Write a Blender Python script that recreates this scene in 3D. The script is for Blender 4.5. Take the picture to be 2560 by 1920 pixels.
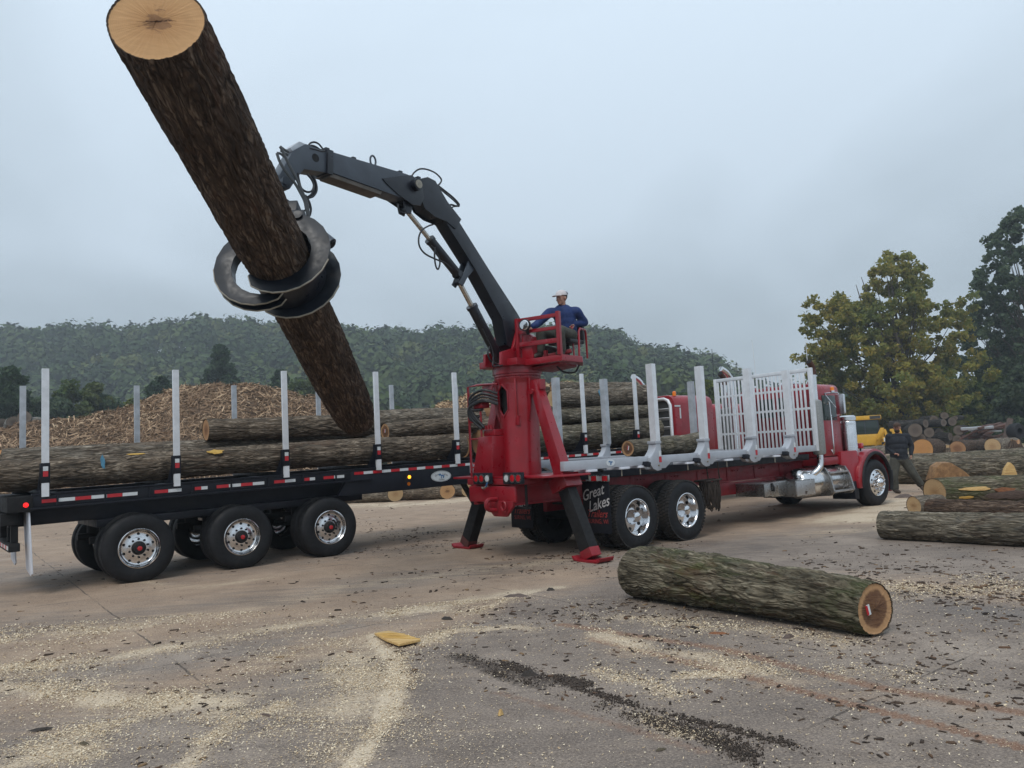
import bpy, bmesh, math, random
import numpy as np
from mathutils import Vector, Matrix

for _o in list(bpy.data.objects):
    bpy.data.objects.remove(_o)
scene = bpy.context.scene
COL = scene.collection
RND = random.Random(7)
RS = np.random.RandomState(11)

# ------------------------------------------------------------------ camera
CAM_H, PITCH, ROLL, FPX = 1.69, 0.0871, 0.0517, 1920.0      # focal length in pixels of a 2560 wide picture
_rt = np.array([1.0, 0, 0]); _up = np.array([0, -math.sin(PITCH), math.cos(PITCH)])
CF = np.array([0, math.cos(PITCH), math.sin(PITCH)])
CR = math.cos(ROLL) * _rt - math.sin(ROLL) * _up
CU = math.sin(ROLL) * _rt + math.cos(ROLL) * _up
C0 = np.array([0, 0, CAM_H])
cam_data = bpy.data.cameras.new('camera')
cam_data.sensor_width = 36.0
cam_data.lens = FPX / 2560 * 36.0
cam_data.clip_start = 0.05
cam_data.clip_end = 3000
cam = bpy.data.objects.new('camera', cam_data)
COL.objects.link(cam)
_m = Matrix(((CR[0], CU[0], -CF[0], 0), (CR[1], CU[1], -CF[1], 0), (CR[2], CU[2], -CF[2], CAM_H), (0, 0, 0, 1)))
cam.matrix_world = _m
scene.camera = cam

# ------------------------------------------------------------------ sky, sun, exposure
world = bpy.data.worlds.new('World')
scene.world = world
world.use_nodes = True
wt = world.node_tree
wt.nodes.clear()
def wn(t, **kw):
    n = wt.nodes.new(t)
    for k, v in kw.items():
        setattr(n, k, v)
    return n
SUN_EL, SUN_AZ = math.radians(52), math.radians(200)
w_out = wn('ShaderNodeOutputWorld'); w_bg = wn('ShaderNodeBackground')
sky = wn('ShaderNodeTexSky', sky_type='NISHITA'); sky.sun_disc = False
sky.sun_elevation = SUN_EL; sky.sun_rotation = SUN_AZ; sky.air_density = 1.4; sky.dust_density = 4.0
sk_s = wn('ShaderNodeMix', data_type='RGBA', blend_type='MULTIPLY')
sk_s.inputs[0].default_value = 1.0; sk_s.inputs[7].default_value = (0.075, 0.075, 0.075, 1)
wt.links.new(sky.outputs[0], sk_s.inputs[6])
tc = wn('ShaderNodeTexCoord')
sep = wn('ShaderNodeSeparateXYZ'); wt.links.new(tc.outputs['Generated'], sep.inputs[0])
# flatten the direction onto a cloud deck so that the clouds stretch towards the horizon
mz = wn('ShaderNodeMath', operation='ADD'); wt.links.new(sep.outputs[2], mz.inputs[0]); mz.inputs[1].default_value = 0.28
dv = wn('ShaderNodeVectorMath', operation='SCALE')
iv = wn('ShaderNodeMath', operation='DIVIDE'); iv.inputs[0].default_value = 1.0; wt.links.new(mz.outputs[0], iv.inputs[1])
wt.links.new(tc.outputs['Generated'], dv.inputs[0]); wt.links.new(iv.outputs[0], dv.inputs['Scale'])
nz = wn('ShaderNodeTexNoise'); nz.inputs['Scale'].default_value = 0.9; nz.inputs['Detail'].default_value = 4.0; nz.inputs['Roughness'].default_value = 0.45
nz.inputs['Distortion'].default_value = 0.4
wt.links.new(dv.outputs[0], nz.inputs[0])
cr = wn('ShaderNodeValToRGB')
cr.color_ramp.elements[0].position = 0.36; cr.color_ramp.elements[0].color = (0.44, 0.525, 0.60, 1)
cr.color_ramp.elements[1].position = 0.64; cr.color_ramp.elements[1].color = (0.63, 0.74, 0.85, 1)
wt.links.new(nz.outputs[0], cr.inputs[0])
# overcast luminance: grows from the horizon to the zenith
gr = wn('ShaderNodeMapRange'); gr.inputs[1].default_value = 0.08; gr.inputs[2].default_value = 1.0; gr.inputs[3].default_value = 0.90; gr.inputs[4].default_value = 1.62
wt.links.new(sep.outputs[2], gr.inputs[0])
cm = wn('ShaderNodeVectorMath', operation='SCALE'); wt.links.new(cr.outputs[0], cm.inputs[0]); wt.links.new(gr.outputs[0], cm.inputs['Scale'])
mx = wn('ShaderNodeMix', data_type='RGBA'); mx.inputs[0].default_value = 0.9
wt.links.new(sk_s.outputs[2], mx.inputs[6]); wt.links.new(cm.outputs[0], mx.inputs[7])
wt.links.new(mx.outputs[2], w_bg.inputs[0]); w_bg.inputs[1].default_value = 0.88
wt.links.new(w_bg.outputs[0], w_out.inputs[0])

sun_d = bpy.data.lights.new('sun', 'SUN'); sun_d.energy = 1.5; sun_d.angle = math.radians(24); sun_d.color = (1.0, 0.965, 0.91)
sun = bpy.data.objects.new('sun', sun_d); COL.objects.link(sun)
_sd = Vector((math.sin(SUN_AZ) * math.cos(SUN_EL), math.cos(SUN_AZ) * math.cos(SUN_EL), math.sin(SUN_EL)))
sun.rotation_euler = _sd.to_track_quat('Z', 'Y').to_euler()

scene.view_settings.view_transform = 'Standard'
scene.view_settings.look = 'None'
scene.view_settings.exposure = 0.25
scene.view_settings.gamma = 1.0
scene.view_settings.use_curve_mapping = False
scene.cycles.use_denoising = True
scene.cycles.max_bounces = 7
scene.cycles.diffuse_bounces = 3
scene.cycles.glossy_bounces = 3
scene.cycles.transparent_max_bounces = 8
scene.cycles.volume_bounces = 0
scene.cycles.caustics_reflective = False
scene.cycles.caustics_refractive = False

# ------------------------------------------------------------------ geometry helpers
def ray(px, py):
    return CF + CR * ((px - 1280) / FPX) - CU * ((py - 960) / FPX)
def ground(px, py, z=0.0):
    d = ray(px, py); return C0 + d * ((z - CAM_H) / d[2])
def at(px, py, depth):
    return C0 + ray(px, py) * depth
def A(*v):
    return np.array(v, float)
def unit(v):
    return v / np.linalg.norm(v)

class Fr:
    """a vehicle's frame: u forward along it, v across it (away from the camera), w up"""
    def __init__(s, x, y, a, slope=0.0):
        s.o = A(x, y, 0); s.a = a; s.slope = slope
        s.u = A(math.cos(a), math.sin(a), 0); s.v = A(-math.sin(a), math.cos(a), 0); s.w = A(0, 0, 1)
    def P(s, u, v, w):
        return s.o + s.u * u + s.v * v + A(0, 0, w + s.slope * u)
    def pl(s, px, py, v):
        d = ray(px, py); t = ((s.o + s.v * v - C0) @ s.v) / (d @ s.v); return C0 + d * t

MW = {}
def put(o, parent=None):
    COL.objects.link(o)
    if parent is not None:
        o.parent = parent
    return o
def tag(o, label=None, cat=None, group=None, kind=None):
    if label: o['label'] = label
    if cat: o['category'] = cat
    if group: o['group'] = group
    if kind: o['kind'] = kind
    return o
def empty(name, loc, rz=0.0, parent=None):
    o = bpy.data.objects.new(name, None)
    o.empty_display_size = 0.2
    m = Matrix.Translation(Vector(loc)) @ Matrix.Rotation(rz, 4, 'Z')
    if parent is None:
        o.matrix_world = m; MW[o.name_full] = m
        put(o)
    else:
        put(o, parent); o.matrix_local = MW[parent.name_full].inverted() @ m
    MW[o.name_full] = m
    return o
def mesh_obj(name, verts, faces, mat, parent=None, loc=None, smooth=40, uvs=None):
    """verts in world coordinates; the mesh is stored in its parent's space (or about loc)"""
    me = bpy.data.meshes.new(name)
    verts = np.asarray(verts, float)
    if parent is not None:
        m = MW[parent.name_full]
    else:
        if loc is None:
            loc = (verts[:, 0].mean(), verts[:, 1].mean(), verts[:, 2].min())
        m = Matrix.Translation(Vector(loc))
    mi = np.array(m.inverted())
    lv = verts @ mi[:3, :3].T + mi[:3, 3]
    if isinstance(faces, np.ndarray):
        nf, k = faces.shape
        me.vertices.add(len(lv)); me.vertices.foreach_set('co', lv.ravel().astype(np.float32))
        me.loops.add(nf * k); me.loops.foreach_set('vertex_index', faces.ravel().astype(np.int32))
        me.polygons.add(nf); me.polygons.foreach_set('loop_start', (np.arange(nf) * k).astype(np.int32))
        me.update(calc_edges=True)
    else:
        me.from_pydata([tuple(x) for x in lv], [], faces)
        me.update()
    if smooth:
        me.polygons.foreach_set('use_smooth', np.ones(len(me.polygons), bool))
        if smooth < 180:
            me.set_sharp_from_angle(angle=math.radians(smooth))
    if uvs is not None:
        ul = me.uv_layers.new(name='UVMap')
        li = np.empty(len(me.loops), np.int32); me.loops.foreach_get('vertex_index', li)
        ul.data.foreach_set('uv', np.asarray(uvs, np.float32)[li].ravel())
    if mat is not None:
        for mm in (mat if isinstance(mat, (list, tuple)) else [mat]):
            me.materials.append(mm)
    o = bpy.data.objects.new(name, me)
    put(o, parent)
    if parent is None:
        o.matrix_world = m
    MW[o.name_full] = m
    return o

class MB:
    """collects shapes given in world coordinates and links them as ONE mesh object"""
    def __init__(s):
        s.v = []; s.f = []
    def add(s, vs, fs):
        b = len(s.v); s.v += [tuple(x) for x in vs]; s.f += [tuple(i + b for i in f) for f in fs]; return s
    def hexa(s, c):
        return s.add(c, [(0, 3, 2, 1), (4, 5, 6, 7), (0, 1, 5, 4), (1, 2, 6, 5), (2, 3, 7, 6), (3, 0, 4, 7)])
    def box(s, fr, u0, u1, v0, v1, w0, w1):
        P = fr.P
        return s.hexa([P(u0, v0, w0), P(u1, v0, w0), P(u1, v1, w0), P(u0, v1, w0), P(u0, v0, w1), P(u1, v0, w1), P(u1, v1, w1), P(u0, v1, w1)])
    def obox(s, c, ax, ay, az):
        c = np.asarray(c)
        return s.hexa([c - ax - ay - az, c + ax - ay - az, c + ax + ay - az, c - ax + ay - az, c - ax - ay + az, c + ax - ay + az, c + ax + ay + az, c - ax + ay + az])
    def beam(s, p0, p1, side, w0, h0, w1=None, h1=None):
        """box from p0 to p1; width along side, height across"""
        p0 = np.asarray(p0, float); p1 = np.asarray(p1, float); d = unit(p1 - p0)
        side = unit(side - d * (side @ d)); up = np.cross(side, d)
        w1 = w0 if w1 is None else w1; h1 = h0 if h1 is None else h1
        r = lambda p, w, h: [p - side * w / 2 - up * h / 2, p + side * w / 2 - up * h / 2, p + side * w / 2 + up * h / 2, p - side * w / 2 + up * h / 2]
        a = r(p0, w0, h0); b = r(p1, w1, h1)
        return s.add(a + b, [(0, 1, 2, 3), (7, 6, 5, 4), (0, 4, 5, 1), (1, 5, 6, 2), (2, 6, 7, 3), (3, 7, 4, 0)])
    def prism(s, poly, off):
        n = len(poly); off = np.asarray(off, float); a = [np.asarray(p, float) for p in poly]
        b = [p + off for p in a]
        fs = [tuple(range(n - 1, -1, -1)), tuple(range(n, 2 * n))] + [(i, (i + 1) % n, n + (i + 1) % n, n + i) for i in range(n)]
        return s.add(a + b, fs)
    def lathe(s, prof, c, axis, n=24, ref=None, caps=True):
        """prof: (along axis, radius) pairs"""
        axis = unit(np.asarray(axis, float)); ref = A(0, 0, 1) if ref is None else ref
        if abs(axis @ ref) > 0.95: ref = A(1, 0, 0)
        e1 = unit(np.cross(axis, ref)); e2 = np.cross(axis, e1); c = np.asarray(c, float)
        vs = []; fs = []
        for (a, r) in prof:
            for i in range(n):
                t = 2 * math.pi * i / n
                vs.append(c + axis * a + (e1 * math.cos(t) + e2 * math.sin(t)) * r)
        for k in range(len(prof) - 1):
            for i in range(n):
                j = (i + 1) % n
                fs.append((k * n + i, k * n + j, (k + 1) * n + j, (k + 1) * n + i))
        if caps and prof[0][1] > 1e-6: fs.append(tuple(range(n - 1, -1, -1)))
        if caps and prof[-1][1] > 1e-6: fs.append(tuple((len(prof) - 1) * n + i for i in range(n)))
        return s.add(vs, fs)
    def cyl(s, p0, p1, r0, r1=None, n=16):
        p0 = np.asarray(p0, float); p1 = np.asarray(p1, float); L = np.linalg.norm(p1 - p0)
        return s.lathe([(0, r0), (L, r0 if r1 is None else r1)], p0, p1 - p0, n)
    def tube(s, pts, r, n=7, smooth=0):
        p = np.asarray(pts, float)
        if smooth: p = spline(p, smooth)
        m = len(p); rr = np.full(m, r) if np.isscalar(r) else np.interp(np.linspace(0, 1, m), np.linspace(0, 1, len(r)), r)
        t = np.gradient(p, axis=0); t /= np.linalg.norm(t, axis=1)[:, None] + 1e-12
        ref = A(0.13, 0.27, 0.95); e1 = np.cross(t[0], ref); e1 = unit(e1)
        vs = []; fs = []
        for k in range(m):
            e1 = e1 - t[k] * (e1 @ t[k]); e1 = unit(e1); e2 = np.cross(t[k], e1)
            for i in range(n):
                a = 2 * math.pi * i / n
                vs.append(p[k] + (e1 * math.cos(a) + e2 * math.sin(a)) * rr[k])
        for k in range(m - 1):
            for i in range(n):
                j = (i + 1) % n
                fs.append((k * n + i, k * n + j, (k + 1) * n + j, (k + 1) * n + i))
        fs.append(tuple(range(n - 1, -1, -1))); fs.append(tuple((m - 1) * n + i for i in range(n)))
        return s.add(vs, fs)
    def build(s, name, mat, parent=None, bevel=0.0, smooth=40, loc=None, uvs=None):
        o = mesh_obj(name, np.array(s.v), s.f, mat, parent, loc, 0 if bevel else smooth, uvs)
        bm = bmesh.new(); bm.from_mesh(o.data)
        bmesh.ops.recalc_face_normals(bm, faces=bm.faces)
        if bevel:
            ed = [e for e in bm.edges if len(e.link_faces) == 2 and e.calc_face_angle(0) > 0.5]
            bmesh.ops.bevel(bm, geom=ed, offset=bevel, segments=2, profile=0.6, affect='EDGES', clamp_overlap=True)
        bm.to_mesh(o.data); bm.free()
        if bevel and smooth:
            o.data.polygons.foreach_set('use_smooth', np.ones(len(o.data.polygons), bool))
            o.data.set_sharp_from_angle(angle=math.radians(smooth))
        return o

def spline(p, k=6):
    """Catmull-Rom through the points"""
    p = np.asarray(p, float); q = np.vstack([2 * p[0] - p[1], p, 2 * p[-1] - p[-2]]); out = []
    for i in range(1, len(q) - 2):
        for t in np.linspace(0, 1, k, endpoint=False):
            a, b, c, d = q[i - 1], q[i], q[i + 1], q[i + 2]
            out.append(0.5 * (2 * b + (c - a) * t + (2 * a - 5 * b + 4 * c - d) * t * t + (3 * b - a - 3 * c + d) * t ** 3))
    out.append(p[-1]); return np.array(out)

def vnoise(x, y, px, seed):
    """smooth value noise; periodic in x with period px (an integer number of cells)"""
    rs = np.random.RandomState(seed); ny = int(np.floor(y.max() - y.min())) + 4
    g = rs.rand(px, ny); y = y - np.floor(y.min())
    xi = np.floor(x).astype(int); yi = np.floor(y).astype(int); fx = x - xi; fy = y - yi
    fx = fx * fx * (3 - 2 * fx); fy = fy * fy * (3 - 2 * fy)
    a = g[xi % px, yi % ny]; b = g[(xi + 1) % px, yi % ny]; c = g[xi % px, (yi + 1) % ny]; d = g[(xi + 1) % px, (yi + 1) % ny]
    return (a * (1 - fx) + b * fx) * (1 - fy) + (c * (1 - fx) + d * fx) * fy
def gnoise(x, y, seed, octaves=4, gain=0.5):
    out = np.zeros_like(x, dtype=float); amp = 1; tot = 0
    for k in range(octaves):
        out += amp * vnoise(x * 2 ** k + 37.1 * k, y * 2 ** k + 11.7 * k, 997, seed + k); tot += amp; amp *= gain
    return out / tot

# ------------------------------------------------------------------ materials
class NT:
    def __init__(s, name):
        s.m = bpy.data.materials.new(name); s.m.use_nodes = True; s.t = s.m.node_tree; s.t.nodes.clear()
        s.out = s.n('ShaderNodeOutputMaterial'); s.b = s.n('ShaderNodeBsdfPrincipled'); s.l(s.b.outputs[0], s.out.inputs[0])
    def n(s, t, **kw):
        x = s.t.nodes.new(t)
        for k, v in kw.items(): setattr(x, k, v)
        return x
    def l(s, a, b): s.t.links.new(a, b)
    def coord(s, kind='Object', scale=(1, 1, 1)):
        tc = s.n('ShaderNodeTexCoord'); mp = s.n('ShaderNodeMapping'); mp.inputs['Scale'].default_value = scale
        s.l(tc.outputs[kind], mp.inputs[0]); return mp.outputs[0]
    def noise(s, vec, scale, detail=4, rough=0.55, dist=0.0):
        x = s.n('ShaderNodeTexNoise'); x.inputs['Scale'].default_value = scale; x.inputs['Detail'].default_value = detail
        x.inputs['Roughness'].default_value = rough; x.inputs['Distortion'].default_value = dist; s.l(vec, x.inputs[0]); return x.outputs[0]
    def ramp(s, fac, stops):
        r = s.n('ShaderNodeValToRGB'); e = r.color_ramp.elements
        while len(e) < len(stops): e.new(0.5)
        for i, (p, c) in enumerate(stops):
            e[i].position = p; e[i].color = tuple(c) + (1,) if len(c) == 3 else c
        s.l(fac, r.inputs[0]); return r.outputs[0]
    def gray(s, fac, a, b, lo=0.0, hi=1.0):
        r = s.n('ShaderNodeMapRange'); s.l(fac, r.inputs[0]); r.inputs[1].default_value = a; r.inputs[2].default_value = b
        r.inputs[3].default_value = lo; r.inputs[4].default_value = hi; return r.outputs[0]
    def mix(s, fac, a, b, blend='MIX'):
        x = s.n('ShaderNodeMix', data_type='RGBA', blend_type=blend)
        for sock, v in ((0, fac), (6, a), (7, b)):
            if hasattr(v, 'is_linked') or hasattr(v, 'links'): s.l(v, x.inputs[sock])
            elif sock == 0: x.inputs[0].default_value = v
            else: x.inputs[sock].default_value = tuple(v) + (1,)
        return x.outputs[2]
    def math(s, op, a, b=None):
        x = s.n('ShaderNodeMath', operation=op)
        for i, v in enumerate((a, b)):
            if v is None: continue
            if hasattr(v, 'links'): s.l(v, x.inputs[i])
            else: x.inputs[i].default_value = v
        return x.outputs[0]
    def bump(s, h, strength=0.3, dist=0.02, prev=None):
        b = s.n('ShaderNodeBump'); b.inputs['Strength'].default_value = strength; b.inputs['Distance'].default_value = dist
        s.l(h, b.inputs['Height'])
        if prev is not None: s.l(prev, b.inputs['Normal'])
        s.l(b.outputs[0], s.b.inputs['Normal']); return b.outputs[0]
    def set(s, **kw):
        for k, v in kw.items():
            i = s.b.inputs[k.replace('_', ' ')]
            if hasattr(v, 'links'): s.l(v, i)
            else: i.default_value = v
        return s

def pm(name, col, rough=0.5, metal=0.0, var=0.12, scale=6.0, bump=0.0, bscale=60.0, coat=0.0, dirt=0.0, rvar=0.15, dirtcol=(0.20, 0.155, 0.115), spec=None):
    """painted / plain surface with uneven colour, gloss and a little dirt"""
    t = NT(name); v = t.coord('Object')
    n1 = t.noise(v, scale, 5, 0.6)
    f = t.gray(n1, 0.3, 0.7, 1 - var, 1 + var)
    sc = t.n('ShaderNodeVectorMath', operation='SCALE'); sc.inputs[0].default_value = col; t.l(f, sc.inputs['Scale'])
    c = sc.outputs[0]
    if dirt:
        n2 = t.noise(v, scale * 0.45, 7, 0.68, 0.6)
        c = t.mix(t.gray(n2, 0.62 - 0.2 * dirt, 0.80, 0, min(1, dirt + 0.25)), c, dirtcol)
    t.set(Base_Color=c, Metallic=metal)
    n3 = t.noise(v, scale * 2.3, 4, 0.6)
    t.set(Roughness=t.gray(n3, 0.25, 0.75, max(0.03, rough - rvar), min(1, rough + rvar)))
    if spec is not None: t.set(Specular_IOR_Level=spec)
    if coat:
        t.set(Coat_Weight=coat, Coat_Roughness=0.12)
    if bump:
        t.bump(t.noise(v, bscale, 3), bump, 0.004)
    return t.m
def emit(name, col, strength, base=None):
    t = NT(name); v = t.coord('Object'); n = t.noise(v, 220, 2)
    t.set(Base_Color=tuple(base or col) + (1,), Roughness=0.25, Emission_Color=tuple(col) + (1,), Emission_Strength=t.gray(n, 0.3, 0.7, strength * 0.8, strength * 1.2))
    return t.m

M = {}
M['red'] = pm('red_paint', (0.235, 0.0022, 0.010), 0.36, 0, 0.18, 3.0, coat=0.35, dirt=0.10, dirtcol=(0.10, 0.045, 0.035))
M['red_dull'] = pm('red_paint_chassis', (0.215, 0.004, 0.011), 0.5, 0, 0.25, 5.0, dirt=0.22, dirtcol=(0.09, 0.05, 0.04))
M['red_old'] = pm('old_red_steel', (0.10, 0.03, 0.025), 0.8, 0, 0.4, 2.0, dirt=0.4)
M['black'] = pm('black_blue_paint', (0.005, 0.0065, 0.012), 0.5, 0, 0.3, 4.0, dirt=0.05, dirtcol=(0.05, 0.045, 0.04), spec=0.3)
M['black_dull'] = pm('dull_black_steel', (0.009, 0.009, 0.010), 0.7, 0, 0.3, 6.0, dirt=0.14, dirtcol=(0.07, 0.06, 0.05), spec=0.3)
M['boom'] = pm('boom_dark_paint', (0.006, 0.008, 0.014), 0.38, 0, 0.3, 4.0, dirt=0.08, dirtcol=(0.05, 0.045, 0.04), spec=0.55)
M['boom_grey'] = pm('boom_slate_paint', (0.040, 0.049, 0.064), 0.4, 0, 0.2, 3.0, dirt=0.09, dirtcol=(0.05, 0.045, 0.04))
M['grapple'] = pm('grapple_steel', (0.006, 0.0085, 0.014), 0.42, 0.0, 0.5, 5.0, dirt=0.12, dirtcol=(0.06, 0.045, 0.03), spec=0.35)
M['worn'] = pm('worn_bare_steel', (0.30, 0.27, 0.22), 0.5, 0.6, 0.3, 9.0, dirt=0.2)
M['rod'] = pm('chromed_rod', (0.48, 0.43, 0.37), 0.22, 0.85, 0.15, 8.0)
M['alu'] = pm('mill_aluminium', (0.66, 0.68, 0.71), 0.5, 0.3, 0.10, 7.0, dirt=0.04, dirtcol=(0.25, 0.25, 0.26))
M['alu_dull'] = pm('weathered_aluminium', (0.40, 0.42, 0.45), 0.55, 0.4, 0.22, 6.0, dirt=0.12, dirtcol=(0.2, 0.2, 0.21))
M['rack'] = pm('grey_rack_metal', (0.40, 0.42, 0.46), 0.45, 0.3, 0.08, 5.0, dirt=0.05, dirtcol=(0.26, 0.25, 0.24))
M['chrome'] = pm('chrome', (0.72, 0.72, 0.73), 0.09, 1.0, 0.05, 6.0, rvar=0.05)
M['polish'] = pm('polished_aluminium', (0.66, 0.66, 0.67), 0.2, 1.0, 0.1, 8.0, rvar=0.1)
M['steel_dark'] = pm('stainless_dark', (0.30, 0.295, 0.29), 0.28, 0.9, 0.15, 5.0, dirt=0.1)
M['muffler'] = pm('perforated_steel', (0.30, 0.30, 0.29), 0.45, 0.8, 0.15, 40.0, dirt=0.08)
M['tread'] = pm('tread_plate', (0.42, 0.42, 0.43), 0.35, 0.8, 0.1, 10.0, bump=0.5, bscale=45)
M['rubber'] = pm('tyre_rubber', (0.0085, 0.009, 0.011), 0.65, 0, 0.3, 5.0, dirt=0.12, dirtcol=(0.05, 0.042, 0.035), spec=0.3)
M['tread_rubber'] = pm('tread_rubber', (0.020, 0.018, 0.017), 0.85, 0, 0.25, 6.0, dirt=0.5, dirtcol=(0.085, 0.068, 0.052))
M['hose'] = pm('rubber_hose', (0.010, 0.010, 0.013), 0.45, 0, 0.2, 20.0)
M['hose_grey'] = pm('grey_hose_sleeve', (0.07, 0.075, 0.08), 0.6, 0, 0.2, 20.0)
M['flap'] = pm('mudflap_rubber', (0.006, 0.0075, 0.013), 0.6, 0, 0.2, 5.0, dirt=0.10, dirtcol=(0.05, 0.042, 0.035), spec=0.3)
M['white'] = pm('white_plastic', (0.62, 0.64, 0.70), 0.5, 0, 0.08, 6.0, dirt=0.18)
M['tape_w'] = pm('reflective_white', (0.55, 0.58, 0.60), 0.35, 0, 0.08, 20.0)
M['tape_r'] = pm('reflective_red', (0.42, 0.012, 0.02), 0.35, 0, 0.1, 20.0)
M['lens_r'] = pm('red_lens', (0.40, 0.006, 0.012), 0.18, 0, 0.1, 30.0, coat=0.8)
M['lens_a'] = pm('amber_lens', (0.42, 0.11, 0.008), 0.25, 0, 0.1, 30.0, coat=0.6)
M['lens_w'] = pm('clear_lens', (0.62, 0.64, 0.66), 0.15, 0.2, 0.1, 40.0, coat=0.8)
M['beacon'] = pm('orange_beacon', (0.80, 0.20, 0.01), 0.25, 0, 0.1, 20.0, coat=0.6)
M['lit_red'] = emit('lit_red_lamp', (1.0, 0.015, 0.015), 1.3, (0.3, 0.01, 0.01))
M['lit_amber'] = emit('lit_amber_lamp', (1.0, 0.42, 0.02), 1.8)
M['glass'] = pm('dark_window_glass', (0.022, 0.035, 0.032), 0.06, 0, 0.1, 3.0, rvar=0.02)
M['yellow'] = pm('yellow_paint', (0.56, 0.31, 0.022), 0.45, 0, 0.12, 2.0, dirt=0.15)
M['text_w'] = pm('white_lettering', (0.52, 0.52, 0.53), 0.5, 0, 0.1, 20.0)
M['text_r'] = pm('red_lettering', (0.36, 0.04, 0.035), 0.5, 0, 0.15, 20.0)
M['blue'] = pm('blue_print', (0.03, 0.13, 0.30), 0.5, 0, 0.1, 20.0)
M['ink'] = pm('black_print', (0.015, 0.02, 0.03), 0.5, 0, 0.1, 20.0)
M['mesh_dark'] = pm('dark_mesh', (0.05, 0.052, 0.055), 0.6, 0.4, 0.2, 90.0, bump=0.6, bscale=120)
M['rust'] = pm('rusty_chain', (0.030, 0.021, 0.016), 0.75, 0.3, 0.4, 20.0)
M['dark'] = pm('dark_inside', (0.006, 0.006, 0.007), 0.9)
M['rock'] = pm('grey_concrete', (0.20, 0.20, 0.20), 0.9, 0, 0.3, 2.0, bump=0.4, bscale=30)
M['skin'] = pm('skin', (0.36, 0.18, 0.125), 0.5, 0, 0.15, 18.0)
M['shirt_blue'] = pm('navy_jacket', (0.012, 0.030, 0.115), 0.85, 0, 0.25, 9.0, bump=0.5, bscale=25)
M['shirt_dark'] = pm('dark_hoodie', (0.010, 0.013, 0.020), 0.9, 0, 0.3, 9.0, bump=0.5, bscale=22)
M['collar'] = pm('grey_undershirt', (0.06, 0.065, 0.07), 0.9)
M['pants'] = pm('grey_green_trousers', (0.052, 0.052, 0.043), 0.9, 0, 0.3, 10.0, bump=0.6, bscale=18)
M['boot'] = pm('brown_boot', (0.045, 0.032, 0.024), 0.7, 0, 0.3, 12.0)
M['cap'] = pm('white_cap', (0.52, 0.49, 0.50), 0.85, 0, 0.1, 25.0)
M['capdark'] = pm('grey_cap_mesh', (0.26, 0.26, 0.29), 0.9, 0, 0.2, 60.0)
M['hair'] = pm('brown_hair', (0.030, 0.018, 0.012), 0.7, 0, 0.3, 60.0)
M['capbrown'] = pm('brown_cap', (0.055, 0.030, 0.020), 0.85, 0, 0.2, 30.0)
M['eye'] = pm('eye', (0.02, 0.015, 0.012), 0.2)

def bark_mat(name, c0, c1, c2, patch=0.0, moss=0.0, grey=0.0):
    t = NT(name); uv = t.coord('UV', (1, 1, 1))
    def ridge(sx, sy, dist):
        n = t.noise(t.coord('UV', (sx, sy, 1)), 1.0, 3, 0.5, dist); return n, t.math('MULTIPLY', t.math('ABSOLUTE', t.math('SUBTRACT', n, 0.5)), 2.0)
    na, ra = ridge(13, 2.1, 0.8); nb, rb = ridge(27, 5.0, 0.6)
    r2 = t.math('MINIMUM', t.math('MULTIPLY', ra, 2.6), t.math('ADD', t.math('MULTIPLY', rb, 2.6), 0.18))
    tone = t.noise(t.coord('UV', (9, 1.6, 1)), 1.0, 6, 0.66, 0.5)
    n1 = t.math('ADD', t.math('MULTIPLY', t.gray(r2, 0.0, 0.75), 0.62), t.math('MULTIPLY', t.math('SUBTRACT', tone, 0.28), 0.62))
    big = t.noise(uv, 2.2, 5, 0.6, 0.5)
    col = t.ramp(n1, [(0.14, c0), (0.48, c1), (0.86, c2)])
    col = t.mix(t.gray(big, 0.42, 0.66, 0, 0.35), col, tuple(0.62 * x for x in c1), 'MIX')
    if patch:
        pn = t.noise(t.coord('UV', (3.2, 1.1, 1)), 1.0, 5, 0.6, 0.9)
        col = t.mix(t.gray(pn, 0.60, 0.72, 0, patch), col, (0.095, 0.040, 0.022))
        pn2 = t.noise(t.coord('UV', (2.6, 1.5, 1)), 1.3, 6, 0.7, 1.2)
        col = t.mix(t.gray(pn2, 0.72, 0.78, 0, patch * 0.8), col, (0.30, 0.135, 0.055))
    if moss:
        mn = t.noise(t.coord('UV', (2.0, 0.9, 1)), 1.0, 7, 0.72, 0.5)
        col = t.mix(t.gray(mn, 0.47, 0.66, 0, moss), col, (0.050, 0.085, 0.018))
        ln = t.noise(t.coord('UV', (5, 3, 1)), 1.5, 6, 0.7)
        col = t.mix(t.gray(ln, 0.55, 0.75, 0, moss * 0.6), col, (0.17, 0.19, 0.15))
    if grey:
        gn = t.noise(t.coord('UV', (9, 3, 1)), 1.0, 6, 0.72)
        col = t.mix(t.gray(gn, 0.48, 0.72, 0, grey), col, (0.24, 0.235, 0.215))
    t.set(Base_Color=col, Roughness=0.92, Specular_IOR_Level=0.2)
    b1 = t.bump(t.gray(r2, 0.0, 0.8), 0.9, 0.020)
    fine = t.noise(t.coord('UV', (70, 18, 1)), 1.0, 4, 0.7)
    t.bump(fine, 0.5, 0.005, b1)
    return t.m
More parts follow.
